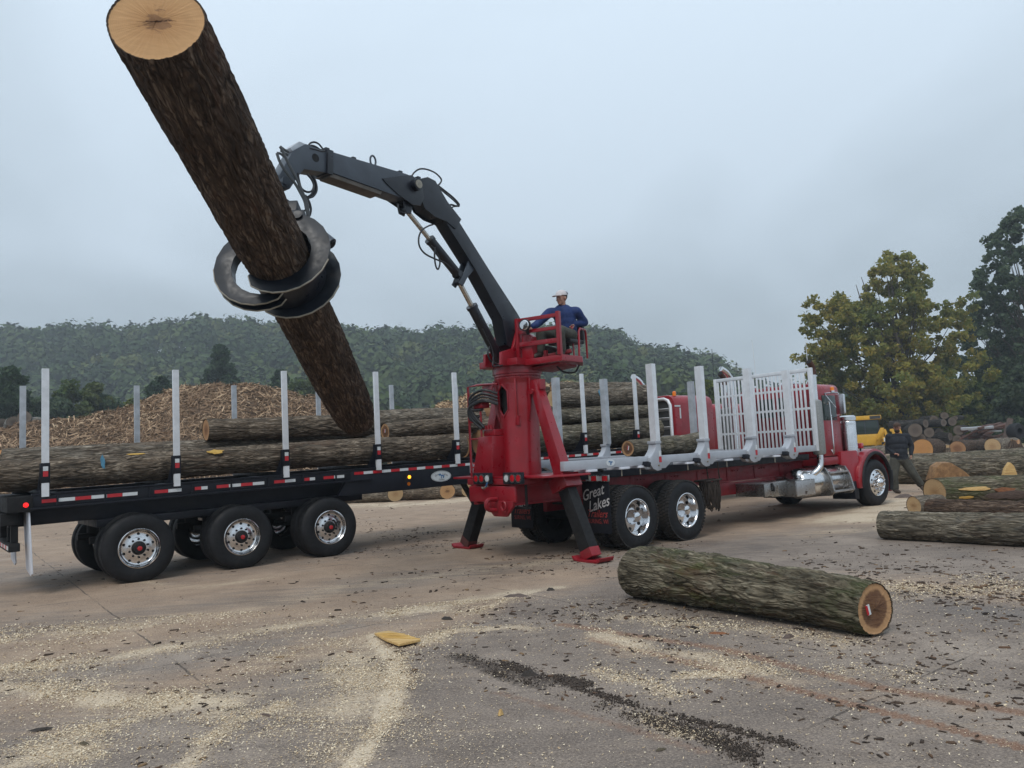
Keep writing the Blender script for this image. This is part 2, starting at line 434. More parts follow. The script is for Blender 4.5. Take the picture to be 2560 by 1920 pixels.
BK = {
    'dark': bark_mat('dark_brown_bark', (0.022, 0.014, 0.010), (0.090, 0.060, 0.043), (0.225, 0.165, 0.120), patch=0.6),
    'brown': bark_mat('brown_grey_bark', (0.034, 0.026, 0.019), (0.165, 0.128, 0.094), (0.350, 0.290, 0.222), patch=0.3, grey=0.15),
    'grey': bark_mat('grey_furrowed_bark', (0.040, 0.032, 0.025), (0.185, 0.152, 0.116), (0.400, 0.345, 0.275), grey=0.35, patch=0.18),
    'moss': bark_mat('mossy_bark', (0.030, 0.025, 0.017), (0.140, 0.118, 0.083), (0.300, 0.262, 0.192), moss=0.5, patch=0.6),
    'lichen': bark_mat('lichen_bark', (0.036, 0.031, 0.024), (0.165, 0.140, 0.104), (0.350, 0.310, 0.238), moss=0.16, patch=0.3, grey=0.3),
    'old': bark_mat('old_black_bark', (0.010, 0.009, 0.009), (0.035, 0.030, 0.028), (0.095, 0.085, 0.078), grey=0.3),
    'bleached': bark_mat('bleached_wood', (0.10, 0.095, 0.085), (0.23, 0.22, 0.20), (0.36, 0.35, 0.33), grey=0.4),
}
def cut_mat(name, sap, heart, hr=0.45, edge=0.08, star=False, bark=(0.05, 0.034, 0.024), sapw=None):
    """sawn end of a log: UV runs -1..1 across the face"""
    t = NT(name); uv = t.coord('UV')
    w = t.noise(uv, 1.6, 4, 0.55)
    ln = t.n('ShaderNodeVectorMath', operation='LENGTH'); t.l(uv, ln.inputs[0])
    r = t.math('ADD', ln.outputs['Value'], t.math('MULTIPLY', t.math('SUBTRACT', w, 0.5), 0.30))
    rings = t.n('ShaderNodeTexWave', wave_type='RINGS', rings_direction='Z'); rings.inputs['Scale'].default_value = 8.0; rings.inputs['Distortion'].default_value = 1.5; rings.inputs['Detail'].default_value = 2
    t.l(uv, rings.inputs[0])
    col = t.mix(t.gray(r, hr - edge, hr + edge), heart, sap)
    col = t.mix(t.math('MULTIPLY', rings.outputs[1], 0.22), col, tuple(0.6 * x for x in sap))
    saw = t.noise(t.coord('UV', (1.5, 14, 1)), 1.0, 5, 0.7, 0.3)
    col = t.mix(t.gray(saw, 0.42, 0.75, 0, 0.28), col, tuple(min(1, 1.35 * x) for x in sap))
    col = t.mix(t.gray(t.noise(uv, 2.3, 6, 0.7), 0.5, 0.8, 0, 0.35), col, tuple(0.55 * x for x in sap))
    if star:
        sn = t.noise(t.coord('UV', (1.0, 2.2, 1)), 1.9, 5, 0.6, 1.2)
        sr = t.math('ADD', ln.outputs['Value'], t.math('MULTIPLY', t.math('SUBTRACT', sn, 0.5), 1.3))
        col = t.mix(t.gray(sr, 0.20, 0.235, 0.75, 0.0), col, (0.21, 0.115, 0.065))
        sp = t.n('ShaderNodeSeparateXYZ'); t.l(t.coord('UV'), sp.inputs[0])
        crk = t.math('ABSOLUTE', t.math('ADD', sp.outputs[1], t.math('ADD', t.math('MULTIPLY', sp.outputs[0], 0.18), t.math('MULTIPLY', t.math('SUBTRACT', t.noise(uv, 6, 3), 0.5), 0.12))))
        inr = t.gray(ln.outputs['Value'], 0.30, 0.42, 1, 0)
        col = t.mix(t.math('MULTIPLY', t.gray(crk, 0.006, 0.02, 1, 0), inr), col, (0.045, 0.02, 0.012))
    col = t.mix(t.gray(ln.outputs['Value'], 0.955, 0.975), col, bark)
    t.set(Base_Color=col, Roughness=0.85, Specular_IOR_Level=0.2)
    t.bump(saw, 0.35, 0.004)
    return t.m
CUT = {
    'tan': cut_mat('sawn_tan_end', (0.46, 0.27, 0.13), (0.40, 0.22, 0.10), 0.5, 0.25, star=True),
    'walnut': cut_mat('dark_heartwood_end', (0.42, 0.25, 0.13), (0.105, 0.052, 0.034), 0.72, 0.05),
    'pale': cut_mat('pale_sawn_end', (0.45, 0.31, 0.17), (0.36, 0.22, 0.11), 0.35, 0.2),
    'brown': cut_mat('brown_sawn_end', (0.33, 0.185, 0.095), (0.20, 0.10, 0.055), 0.5, 0.15),
    'grey': cut_mat('weathered_end', (0.13, 0.105, 0.085), (0.085, 0.065, 0.055), 0.5, 0.2),
    'orange': cut_mat('fresh_orange_end', (0.42, 0.22, 0.085), (0.40, 0.20, 0.075), 0.5, 0.3),
}
def wood_mat(name, c0, c1, sx=1, sy=14):
    t = NT(name); n = t.noise(t.coord('Object', (sx, sy, sy)), 3.0, 6, 0.65, 0.3)
    t.set(Base_Color=t.ramp(n, [(0.3, c0), (0.7, c1)]), Roughness=0.85); t.bump(n, 0.4, 0.006); return t.m
M['plank'] = wood_mat('fresh_slab_wood', (0.36, 0.21, 0.075), (0.62, 0.43, 0.18))
M['splinter'] = wood_mat('split_yellow_wood', (0.42, 0.24, 0.05), (0.62, 0.40, 0.10))
M['bark_slab'] = wood_mat('bark_slab', (0.05, 0.035, 0.028), (0.14, 0.10, 0.085))
M['paint_blue'] = pm('blue_spray_mark', (0.05, 0.16, 0.24), 0.8, 0, 0.3, 20.0)
def island_mat(name, stops, rough=0.9, trans=0.0, clump=None, clumpscale=0.4):
    """many small pieces: each takes its own colour"""
    t = NT(name); g = t.n('ShaderNodeNewGeometry')
    col = t.ramp(g.outputs['Random Per Island'], stops)
    if clump is not None:
        n = t.noise(t.coord('Object'), clumpscale, 4, 0.6)
        col = t.mix(t.gray(n, 0.42, 0.62, 0, 0.75), col, clump, 'MIX')
    t.set(Base_Color=col, Roughness=rough, Specular_IOR_Level=0.25)
    if trans:
        tr = t.n('ShaderNodeBsdfTranslucent'); t.l(col, tr.inputs[0]); ms = t.n('ShaderNodeMixShader'); ms.inputs[0].default_value = trans
        t.l(t.b.outputs[0], ms.inputs[1]); t.l(tr.outputs[0], ms.inputs[2]); t.l(ms.outputs[0], t.out.inputs[0])
    return t.m
# ------------------------------------------------------------------ ground: one sheet from the yard to the hills
def sstep(a, b, x):
    t = np.clip((x - a) / (b - a), 0, 1); return t * t * (3 - 2 * t)
CREST_A = (np.array([-400, 0, 115, 230, 350, 440, 600, 650, 860, 1040, 1200, 1470, 1515, 1575, 1620, 1710, 1780, 1820, 1900, 2000, 2300, 2900]) - 1280) / 1920.0
CREST_Y = np.array([830, 816, 812, 810, 815, 793, 790, 798, 816, 824, 817, 808, 820, 850, 862, 880, 886, 915, 960, 1000, 1030, 1010])
_hx = CREST_A * 1920 + 1280
CREST_Z = (990 + 0.0517 * (3700 - _hx) - CREST_Y) / 1920.0 * 330 + 1.7 - 11.0
def terrain(x, y):
    y1 = np.maximum(y, 1.0); a = x / y1
    mead = 8.5 * sstep(62, 165, y) * (0.75 + 0.25 * np.sin(a * 5 + 1.0)) * sstep(-0.62, -0.30, a) * (1 - 0.8 * sstep(0.18, 0.34, a))
    crest = np.interp(a, CREST_A, CREST_Z)
    hill = np.maximum(crest - mead, 0) * sstep(175, 335, y)
    return mead + hill

rows = np.concatenate([np.linspace(-30, 1.6, 20, endpoint=False), 1.6 * np.exp(np.linspace(0, math.log(405 / 1.6), 470))])
cols = np.linspace(-1, 1, 430)
GY, GT = np.meshgrid(rows, cols, indexing='ij')
GX = GT * np.maximum(8.0, 6.0 + 1.06 * GY)
GZ = terrain(GX, GY)

_wx = (gnoise(GX * 1.7 + 33, GY * 1.7 + 21, 61, 4) - 0.5) * 0.75; _wy = (gnoise(GX * 1.7 + 83, GY * 1.7 + 57, 71, 4) - 0.5) * 0.75
BRK = sstep(0.36, 0.60, gnoise(GX * 3.1 + 9, GY * 3.1 + 5, 81, 4)); BRK2 = sstep(0.40, 0.62, gnoise(GX * 0.8 + 19, GY * 0.8 + 45, 91, 4))
def stroke(pts, w, soft=1.0, warp=1.0):
    """distance field of a ground polyline given in photograph pixels, as a 0..1 band"""
    p = np.array([ground(*q)[:2] for q in pts]); best = np.full(GX.shape, 1e9)
    for a, b in zip(p[:-1], p[1:]):
        d = b - a; L2 = d @ d
        wx_, wy_ = GX + warp * _wx, GY + warp * _wy; t = np.clip(((wx_ - a[0]) * d[0] + (wy_ - a[1]) * d[1]) / L2, 0, 1)
        best = np.minimum(best, np.hypot(wx_ - a[0] - t * d[0], wy_ - a[1] - t * d[1]))
    return np.exp(-(best / w) ** 2 * soft)
SAW = np.zeros_like(GX); TAN = np.zeros_like(GX); MUD = np.zeros_like(GX); RUT = np.zeros_like(GX)
for pts, w, s in [
    ([(0, 1600), (300, 1570), (560, 1535), (800, 1480), (1000, 1450), (1250, 1420), (1480, 1395)], 0.42, 0.50),
    ([(0, 1672), (250, 1655), (520, 1600), (760, 1560), (930, 1545), (1060, 1520), (1300, 1480)], 0.22, 0.70),
    ([(930, 1590), (985, 1640), (992, 1700), (975, 1780), (930, 1840), (880, 1925)], 0.085, 1.15),
    ([(860, 1610), (900, 1690), (890, 1790), (830, 1880)], 0.34, 0.62),
    ([(700, 1640), (760, 1730), (720, 1850), (640, 1930)], 0.30, 0.36),
    ([(0, 1720), (200, 1730), (330, 1755), (480, 1765), (560, 1790)], 0.20, 0.85),
    ([(0, 1900), (150, 1850), (300, 1800), (450, 1755), (600, 1738)], 0.24, 0.62),
    ([(470, 1910), (520, 1850), (600, 1800), (700, 1765)], 0.09, 0.95),
    ([(400, 1745), (500, 1757), (560, 1775)], 0.16, 0.9),
    ([(20, 1915), (120, 1890), (240, 1870)], 0.18, 0.8),
    ([(1040, 1605), (1130, 1580), (1250, 1570), (1330, 1580)], 0.13, 0.85),
    ([(930, 1540), (1080, 1525), (1180, 1535), (1290, 1490), (1400, 1470)], 0.14, 0.8),
    ([(1560, 1545), (1760, 1570), (1900, 1580), (2080, 1612)], 0.22, 0.55),
    ([(1500, 1588), (1700, 1630), (1820, 1660), (1960, 1690)], 0.16, 0.72),
    ([(1690, 1693), (1760, 1683), (1840, 1685)], 0.06, 1.0),
    ([(1480, 1685), (1560, 1700), (1680, 1735)], 0.10, 0.55),
    ([(2060, 1690), (2130, 1675), (2260, 1690)], 0.14, 0.4),
    ([(1600, 1790), (1660, 1830), (1720, 1840)], 0.06, 0.6),
    ([(2130, 1300), (2230, 1262), (2290, 1250)], 0.9, 0.9),
    ([(2000, 1335), (2200, 1320), (2400, 1290)], 0.5, 0.5),
    ([(1950, 1440), (2200, 1470), (2500, 1465)], 0.5, 0.5),
    ([(2230, 1205), (2400, 1175), (2560, 1170)], 2.2, 0.8),
    ([(900, 1262), (1010, 1262), (1150, 1250)], 1.6, 0.75),
    ([(230, 1445), (500, 1470), (700, 1440)], 0.16, 0.55),
]:
    SAW = np.maximum(SAW, s * (0.80 * stroke(pts, w, 1, 0.28) * (0.72 + 0.28 * BRK) + 0.34 * stroke(pts, w * 2.4, 1, 0.6) * (0.45 + 0.55 * BRK)))
for pts, w, s in [
    ([(0, 1500), (400, 1480), (900, 1420), (1500, 1340), (2000, 1300), (2500, 1240)], 2.2, 0.95),
    ([(0, 1640), (500, 1560), (1000, 1500), (1400, 1440)], 1.2, 0.95),
    ([(0, 1760), (500, 1700), (900, 1600), (1200, 1520)], 0.6, 0.8),
    ([(0, 1800), (300, 1740), (600, 1700)], 0.6, 0.55),
    ([(1500, 1590), (1900, 1680), (2400, 1780)], 0.3, 0.5),
    ([(1700, 1450), (2100, 1450), (2560, 1480)], 0.9, 0.6),
]:
    TAN = np.maximum(TAN, s * stroke(pts, w))
TAN = np.maximum(TAN, 0.9 * sstep(11, 17, GY) * (1 - sstep(55, 75, GY)))
for pts, w, s in [
    ([(1126, 1646), (1240, 1690), (1330, 1700), (1416, 1722), (1600, 1775), (1800, 1822), (2006, 1882), (2140, 1925)], 0.050, 0.34),
    ([(1126, 1646), (1200, 1665), (1300, 1690), (1420, 1718)], 0.085, 1.0),
    ([(1180, 1670), (1250, 1700), (1340, 1722)], 0.05, 0.8),
    ([(1500, 1770), (1700, 1830), (1900, 1900)], 0.11, 0.35),
    ([(30, 1290), (400, 1420), (900, 1370)], 1.2, 0.30),
]:
    MUD = np.maximum(MUD, s * stroke(pts, w, 1, 0.25))
for pts, w, s in [
    ([(1480, 1598), (1620, 1630), (1760, 1665), (1900, 1700), (2100, 1755), (2300, 1803), (2600, 1880)], 0.035, 1.0),
    ([(1400, 1560), (1560, 1585), (1800, 1622), (1950, 1660), (2200, 1720), (2600, 1790)], 0.06, 0.65),
    ([(1240, 1730), (1500, 1800), (1760, 1880)], 0.05, 0.35),
]:
    RUT = np.maximum(RUT, s * stroke(pts, w, 1, 0.015))
near = 1 - sstep(14, 22, GY)
n1 = gnoise(GX * 1.1 + 90, GY * 1.1 + 40, 5, 5); n2 = gnoise(GX * 5 + 90, GY * 5 + 40, 9, 3)
GZ = GZ + near * ((n1 - 0.5) * 0.02 + 0.012 * SAW * n2 - 0.008 * RUT + 0.018 * MUD * n2) + (1 - sstep(60, 90, GY)) * sstep(20, 40, GY) * (n1 - 0.5) * 0.06
nr, nc = GX.shape
idx = np.arange(nr * nc).reshape(nr, nc)
gf = np.stack([idx[:-1, :-1], idx[:-1, 1:], idx[1:, 1:], idx[1:, :-1]], -1).reshape(-1, 4)
t = NT('yard_concrete_and_field')
wc = t.coord('Object')
def attr(name):
    a = t.n('ShaderNodeAttribute'); a.attribute_name = name; return a.outputs['Fac']
base_n = t.noise(wc, 0.5, 7, 0.62, 0.4); mid_n = t.noise(wc, 3.0, 6, 0.65, 0.5); fin = t.noise(wc, 42, 4, 0.65); fin2 = t.noise(wc, 95, 3, 0.6)
col = t.ramp(base_n, [(0.34, (0.125, 0.100, 0.086)), (0.52, (0.215, 0.175, 0.148)), (0.68, (0.330, 0.272, 0.226))])
col = t.mix(t.gray(mid_n, 0.48, 0.66, 0, 0.6), col, (0.120, 0.094, 0.079))
col = t.mix(t.gray(t.noise(wc, 9, 5, 0.7), 0.56, 0.74, 0, 0.35), col, (0.24, 0.205, 0.175))
_tc = t.n('ShaderNodeTexCoord'); _mp = t.n('ShaderNodeMapping'); _mp.inputs['Rotation'].default_value = (0, 0, -0.50); _mp.inputs['Scale'].default_value = (0.55, 4.5, 1); t.l(_tc.outputs['Object'], _mp.inputs[0])
trk = t.noise(_mp.outputs[0], 1.6, 8, 0.68, 0.35)
col = t.mix(t.gray(trk, 0.52, 0.70, 0, 0.45), col, (0.30, 0.235, 0.180)); col = t.mix(t.gray(trk, 0.30, 0.44, 0.45, 0), col, (0.105, 0.083, 0.070))
tanv = t.math('ADD', attr('tan'), t.math('MULTIPLY', t.math('SUBTRACT', trk, 0.5), 1.2)); tanv = t.math('ADD', tanv, t.math('MULTIPLY', t.math('SUBTRACT', mid_n, 0.5), 0.6))
col = t.mix(t.gray(tanv, 0.25, 0.95, 0, 0.88), col, t.ramp(t.noise(wc, 1.3, 7, 0.7), [(0.3, (0.255, 0.172, 0.117)), (0.7, (0.445, 0.322, 0.226))]))
# joints between the slabs
g1 = ground(2057, 1629); g2 = ground(2300, 1676); jd = unit(g2 - g1); jn = A(-jd[1], jd[0], 0)
for k, (dr, nm, period) in enumerate(((jd, jn, 3.9), (jn, jd, 4.6))):
    dp = t.n('ShaderNodeVectorMath', operation='DOT_PRODUCT'); t.l(t.coord('Object'), dp.inputs[0]); dp.inputs[1].default_value = tuple(nm)
    wob = t.math('ADD', dp.outputs['Value'], t.math('MULTIPLY', t.math('SUBTRACT', t.noise(wc, 2.5, 4), 0.5), 0.05))
    off = float(g1 @ nm) if k == 0 else float(ground(1861, 1893) @ nm)
    md = t.math('ABSOLUTE', t.math('SUBTRACT', t.math('FLOORED_MODULO', t.math('ADD', wob, -off + period / 2), period), period / 2))
    line = t.math('MULTIPLY', t.gray(md, 0.006, 0.014, 1, 0), t.gray(t.noise(wc, 1.1, 3), 0.42, 0.55, 0.15, 0.9))
    col = t.mix(line, col, (0.055, 0.044, 0.038))
rv = t.math('ADD', attr('rut'), t.math('MULTIPLY', t.math('SUBTRACT', mid_n, 0.5), 0.18))
col = t.mix(t.gray(rv, 0.12, 0.45, 0, 0.88), col, (0.205, 0.108, 0.066))
mv = t.math('ADD', attr('mud'), t.math('MULTIPLY', t.math('SUBTRACT', t.noise(wc, 16, 5, 0.7), 0.5), 1.1))
col = t.mix(t.gray(mv, 0.30, 0.62, 0, 0.9), col, (0.042, 0.032, 0.028))
strk = t.noise(t.coord('Object', (1.0, 1.0, 1.0)), 26, 5, 0.75, 0.8)
sv = t.math('ADD', attr('saw'), t.math('ADD', t.math('MULTIPLY', t.math('SUBTRACT', strk, 0.5), 1.5), t.math('MULTIPLY', t.math('SUBTRACT', trk, 0.5), 1.3)))
grn = t.noise(wc, 130, 3, 0.7); sv = t.math('ADD', sv, t.math('MULTIPLY', t.math('SUBTRACT', grn, 0.5), 2.4))
col = t.mix(t.gray(sv, 0.42, 0.78, 0, 0.9), col, t.ramp(fin, [(0.3, (0.38, 0.275, 0.180)), (0.7, (0.62, 0.50, 0.355))]))
sp2 = t.math('ADD', attr('saw'), t.math('MULTIPLY', t.math('SUBTRACT', fin2, 0.5), 2.2))
col = t.mix(t.gray(sp2, 0.70, 0.80, 0, 0.75), col, (0.66, 0.55, 0.41))
g2_ = t.noise(wc, 62, 6, 0.78, 0.4); col = t.mix(t.gray(g2_, 0.33, 0.50, 0.80, 0), col, (0.055, 0.044, 0.037)); col = t.mix(t.gray(g2_, 0.52, 0.64, 0, 0.55), col, (0.46, 0.37, 0.285)); grain = t.noise(wc, 180, 4, 0.75); col = t.mix(t.gray(grain, 0.30, 0.50, 0.42, 0), col, (0.055, 0.044, 0.038)); col = t.mix(t.gray(grain, 0.55, 0.72, 0, 0.35), col, (0.42, 0.345, 0.27))
grass = t.ramp(t.noise(wc, 0.35, 8, 0.7), [(0.35, (0.130, 0.118, 0.045)), (0.65, (0.215, 0.190, 0.080))])
hillc = (0.022, 0.034, 0.014)
col = t.mix(attr('grass'), col, grass)
col = t.mix(attr('wood'), col, hillc)
wet = t.gray(base_n, 0.28, 0.48, 0.42, 0.88)
t.set(Base_Color=col, Roughness=wet, Specular_IOR_Level=0.25)
b1 = t.bump(strk, 0.28, 0.012); t.bump(fin2, 0.35, 0.004, b1)
gobj = mesh_obj('ground', np.stack([GX, GY, GZ], -1).reshape(-1, 3), gf, t.m, loc=(0, 0, 0), smooth=180)
tag(gobj, 'sawdust-strewn concrete log yard running out to meadow and hills', None, None, 'structure')
GRASS = sstep(58, 72, GY + 4 * (n1 - 0.5)); WOOD = sstep(168, 182, GY)
for nme, arr in (('saw', SAW), ('tan', TAN), ('mud', MUD), ('rut', RUT), ('grass', GRASS), ('wood', WOOD)):
    at_ = gobj.data.attributes.new(nme, 'FLOAT', 'POINT'); at_.data.foreach_set('value', arr.ravel().astype(np.float32))

# ------------------------------------------------------------------ loose sawdust, bark and mud crumbs
def quads(c, ax, ay):
    """n quads: centre, half axes -> verts, faces"""
    n = len(c); v = np.stack([c - ax - ay, c + ax - ay, c + ax + ay, c - ax + ay], 1).reshape(-1, 3)
    return v, np.arange(4 * n).reshape(n, 4)
def rand_axes(n, rs, flat):
    a = rs.rand(n) * 2 * np.pi; tilt = rs.normal(0, flat, n)
    ax = np.stack([np.cos(a), np.sin(a), tilt], 1); ax /= np.linalg.norm(ax, axis=1)[:, None]
    b = np.stack([-np.sin(a), np.cos(a), rs.normal(0, flat, n)], 1); b /= np.linalg.norm(b, axis=1)[:, None]
    return ax, b
def scatter(field, n, rs, ymax, ymin=2.4, base=0.0):
    """points on the ground, denser where the field is high and where the camera is near"""
    wgt = (field + base).copy(); wgt[(GY < ymin) | (GY > ymax)] = 0
    vis = np.abs(GX) < 0.72 * GY + 0.5; wgt = wgt * vis
    p = wgt.ravel() / wgt.sum(); k = rs.choice(len(p), n, p=p)
    r_, c_ = np.divmod(k, nc); r_ = np.clip(r_, 0, nr - 2); c_ = np.clip(c_, 0, nc - 2)
    fr_, fc_ = rs.rand(n), rs.rand(n)
    x = GX[r_, c_] * (1 - fc_) + GX[r_, c_ + 1] * fc_; y = GY[r_, c_] * (1 - fr_) + GY[r_ + 1, c_] * fr_
    return np.stack([x, y, GZ[r_, c_] + 0.002], 1)
rs = np.random.RandomState(3)
patchy0 = sstep(0.40, 0.62, gnoise(GX * 2.2 + 50, GY * 2.2 + 70, 25, 4))
p = scatter(np.clip(SAW * (0.35 + 1.3 * patchy0), 0, 1) ** 1.25, 70000, rs, 9, base=0.03)
ax, ay = rand_axes(len(p), rs, 0.35); d = np.linalg.norm(p[:, :2], axis=1)
L = (0.0030 + 0.0042 * rs.rand(len(p)) ** 3) * (0.5 + d / 9.0); Wd = L * (0.35 + 0.4 * rs.rand(len(p)))
v, f = quads(p + A(0, 0, 0.003) + ax * 0, ax * L[:, None], ay * Wd[:, None])
m_saw = island_mat('sawdust_flakes', [(0.0, (0.36, 0.25, 0.15)), (0.4, (0.56, 0.44, 0.29)), (1.0, (0.74, 0.64, 0.48))])
tag(mesh_obj('sawdust', v, f, m_saw, loc=(0, 5, 0), smooth=0), 'pale sawdust and wood flakes scattered over the concrete', 'sawdust', kind='stuff')

def chips(n, p, rs, lmin, lmax, wr, hr):
    """small irregular boxes lying on the ground"""
    ax, ay = rand_axes(n, rs, 0.12); az = np.cross(ax, ay)
    L = lmin + (lmax - lmin) * rs.rand(n) ** 3; L = np.where(np.linalg.norm(p[:, :2], axis=1) < 7, np.minimum(L, 0.028), L); W = L * (wr[0] + (wr[1] - wr[0]) * rs.rand(n)); Hh = np.maximum(0.003, L * (hr[0] + (hr[1] - hr[0]) * rs.rand(n)))
    c = p + A(0, 0, 1) * Hh[:, None] * 0.6
    j = lambda: 1 + 0.5 * (rs.rand(n) - 0.5)[:, None]
    vs = []
    for sx, sy, sz in ((-1, -1, -1), (1, -1, -1), (1, 1, -1), (-1, 1, -1), (-1, -1, 1), (1, -1, 1), (1, 1, 1), (-1, 1, 1)):
        k = 1.0 if sz < 0 else 0.7
        vs.append(c + sx * ax * L[:, None] * k * j() + sy * ay * W[:, None] * k * j() + sz * az * Hh[:, None] * j())
    v = np.stack(vs, 1).reshape(-1, 3); q = np.array([(0, 3, 2, 1), (4, 5, 6, 7), (0, 1, 5, 4), (1, 2, 6, 5), (2, 3, 7, 6), (3, 0, 4, 7)])
    return v, (q[None] + (np.arange(n) * 8)[:, None, None]).reshape(-1, 4)
rs = np.random.RandomState(4)
debris_zone = np.maximum.reduce([stroke([(1950, 1440), (2200, 1450), (2560, 1470)], 1.3), 0.8 * stroke([(1500, 1530), (1800, 1560), (2300, 1640), (2560, 1720)], 0.8), 0.7 * stroke([(600, 1300), (1000, 1340), (1500, 1380)], 2.0), 0.35 * stroke([(0, 1800), (700, 1800), (1300, 1800), (2000, 1850)], 1.0)])
patchy = sstep(0.45, 0.62, gnoise(GX * 0.9 + 50, GY * 0.9 + 70, 21, 4))
p = scatter(np.where(GY < 7.5, 0.30, 1.0) * debris_zone * patchy + 0.10 * patchy, 7000, rs, 34)
v, f = chips(len(p), p, rs, 0.004, 0.050, (0.12, 0.42), (0.05, 0.2))
m_deb = island_mat('bark_bits', [(0.0, (0.022, 0.016, 0.013)), (0.6, (0.070, 0.048, 0.035)), (0.92, (0.12, 0.070, 0.042)), (1.0, (0.24, 0.16, 0.09))])
tag(mesh_obj('bark_debris', v, f, m_deb, loc=(0, 8, 0), smooth=0), 'dark bits of bark and twigs littering the yard', 'bark debris', kind='stuff')
rs = np.random.RandomState(6)
p = scatter(np.clip(MUD * (0.25 + 1.3 * patchy0), 0, 1) ** 1.7 * (GY < 8), 8000, rs, 8)
v, f = chips(len(p), p, rs, 0.0016, 0.0085, (0.4, 0.9), (0.2, 0.5))
m_mud = island_mat('mud_crumbs', [(0.0, (0.022, 0.017, 0.014)), (0.6, (0.052, 0.040, 0.033)), (1.0, (0.11, 0.085, 0.068))])
tag(mesh_obj('mud_crumbs', v, f, m_mud, loc=(0, 5, 0), smooth=0), 'black mud crumbs scraped into a curved trail on concrete', 'mud', kind='stuff')

# ------------------------------------------------------------------ leaves, trees
def leafcloud(cent, rad, per, size, rs, squash=0.8, aspect=0.65):
    cs = np.repeat(cent, per, axis=0); rr = np.repeat(rad, per)
    d = rs.normal(0, 1, cs.shape); d /= np.linalg.norm(d, axis=1)[:, None]
    p = cs + d * (rr * rs.rand(len(rr)) ** 0.45)[:, None] * A(1, 1, squash)
    ax = rs.normal(0, 1, p.shape); ax /= np.linalg.norm(ax, axis=1)[:, None]
    b = rs.normal(0, 1, p.shape) + d * 0.4; b = np.cross(ax, b); b /= np.linalg.norm(b, axis=1)[:, None]
    s = size * (0.6 + 0.8 * rs.rand(len(p)))
    return quads(p, ax * (s / 2)[:, None], b * (s * aspect / 2)[:, None])
M['trunk'] = pm('tree_bark', (0.075, 0.062, 0.050), 0.95, 0, 0.4, 3.0, bump=0.6, bscale=20)
LEAF = {
    'gold': island_mat('golden_green_leaves', [(0.0, (0.15, 0.165, 0.040)), (0.5, (0.29, 0.26, 0.055)), (1.0, (0.42, 0.31, 0.070))], 0.7, 0.5, (0.125, 0.175, 0.055), 0.16),
    'green': island_mat('green_leaves', [(0.0, (0.042, 0.072, 0.024)), (0.6, (0.075, 0.115, 0.034)), (1.0, (0.125, 0.155, 0.044))], 0.7, 0.4, (0.100, 0.108, 0.032), 0.25),
    'dark': island_mat('dark_green_leaves', [(0.0, (0.050, 0.080, 0.048)), (0.6, (0.080, 0.118, 0.066)), (1.0, (0.125, 0.160, 0.085))], 0.7, 0.45),
    'pine': island_mat('pine_needles', [(0.0, (0.024, 0.048, 0.024)), (0.6, (0.042, 0.074, 0.034)), (1.0, (0.065, 0.100, 0.044))], 0.8, 0.3),
    'lime': island_mat('yellow_green_leaves', [(0.0, (0.070, 0.100, 0.018)), (1.0, (0.150, 0.170, 0.032))], 0.7, 0.3),
}
def broadleaf(name, label, base, h, rx, crown0, nclump, per, leaf, mat, seed, trunk=0.25, lean=(0, 0), gap=0.9, group=None, profile=None, cat='tree', stems=1, lobes=None, crad=(0.13, 0.13)):
    rs = np.random.RandomState(seed); base = np.asarray(base, float)
    root = empty(name, base); tag(root, label, cat, group)
    zc = []; cen = []
    while len(cen) < nclump:
        z = rs.rand(); a = rs.rand() * 2 * np.pi
        wprof = profile(z) if profile else math.sin(math.pi * min(1, 0.12 + 0.88 * z) ** 0.8) ** 0.6
        r = (0.25 + 0.75 * rs.rand() ** 0.55) * wprof * (0.85 + 0.3 * rs.rand())
        cen.append((base[0] + lean[0] * z + math.cos(a) * r * rx, base[1] + lean[1] * z + math.sin(a) * r * rx, base[2] + crown0 + (h - crown0) * (z * 0.96)))
    cen = np.array(cen)
    if lobes:
        wl = np.array([l[2] ** 1.5 * l[3] for l in lobes]); wh = rs.choice(len(lobes), nclump, p=wl / wl.sum()); d = rs.normal(0, 1, (nclump, 3)); d /= np.linalg.norm(d, axis=1)[:, None]
        q_ = (0.35 + 0.65 * rs.rand(nclump) ** 0.5)[:, None]; lb = np.array(lobes)[wh]
        cen = base + np.stack([lb[:, 0], 0.25 * lb[:, 2] * rs.normal(0, 1, nclump), lb[:, 1]], 1) + d * q_ * np.stack([lb[:, 2], lb[:, 2] * 0.55, lb[:, 3]], 1)
    rad = rx * (crad[0] + crad[1] * rs.rand(len(cen))) * gap
    v, f = leafcloud(cen, rad, per, leaf, rs)
    mesh_obj('crown', v, f, mat, root, smooth=0)
    mb = MB()
    for k in range(stems):
        o = A(rs.normal(0, trunk * 0.9), rs.normal(0, trunk * 0.9), 0) if stems > 1 else A(0, 0, 0)
        sp = A(rs.normal(0, rx * 0.18), rs.normal(0, rx * 0.18), 0) if stems > 1 else A(0, 0, 0)
        pts = [base + o * (1 - q) + sp * q + A(lean[0] * q, lean[1] * q, -0.2 + h * 0.86 * q) + A(rs.normal(0, 0.06), rs.normal(0, 0.06), 0) * h * 0.1 for q in (0, 0.2, 0.45, 0.7, 1.0)]
        mb.tube(pts, [trunk, trunk * 0.8, trunk * 0.55, trunk * 0.3, trunk * 0.06], 8, 4)
    for c in cen[:: max(1, len(cen) // 70)]:
        q = max(0.12, (c[2] - base[2]) / h * 0.62); s = base + A(lean[0] * q, lean[1] * q, h * 0.86 * q)
        mid = s * 0.5 + c * 0.5 + A(0, 0, -0.05 * h * rs.rand())
        mb.tube([s, mid, c], [trunk * 0.28 * (1.1 - q), trunk * 0.15, trunk * 0.03], 5, 3)
    mb.build('trunk', M['trunk'], root)
    return root
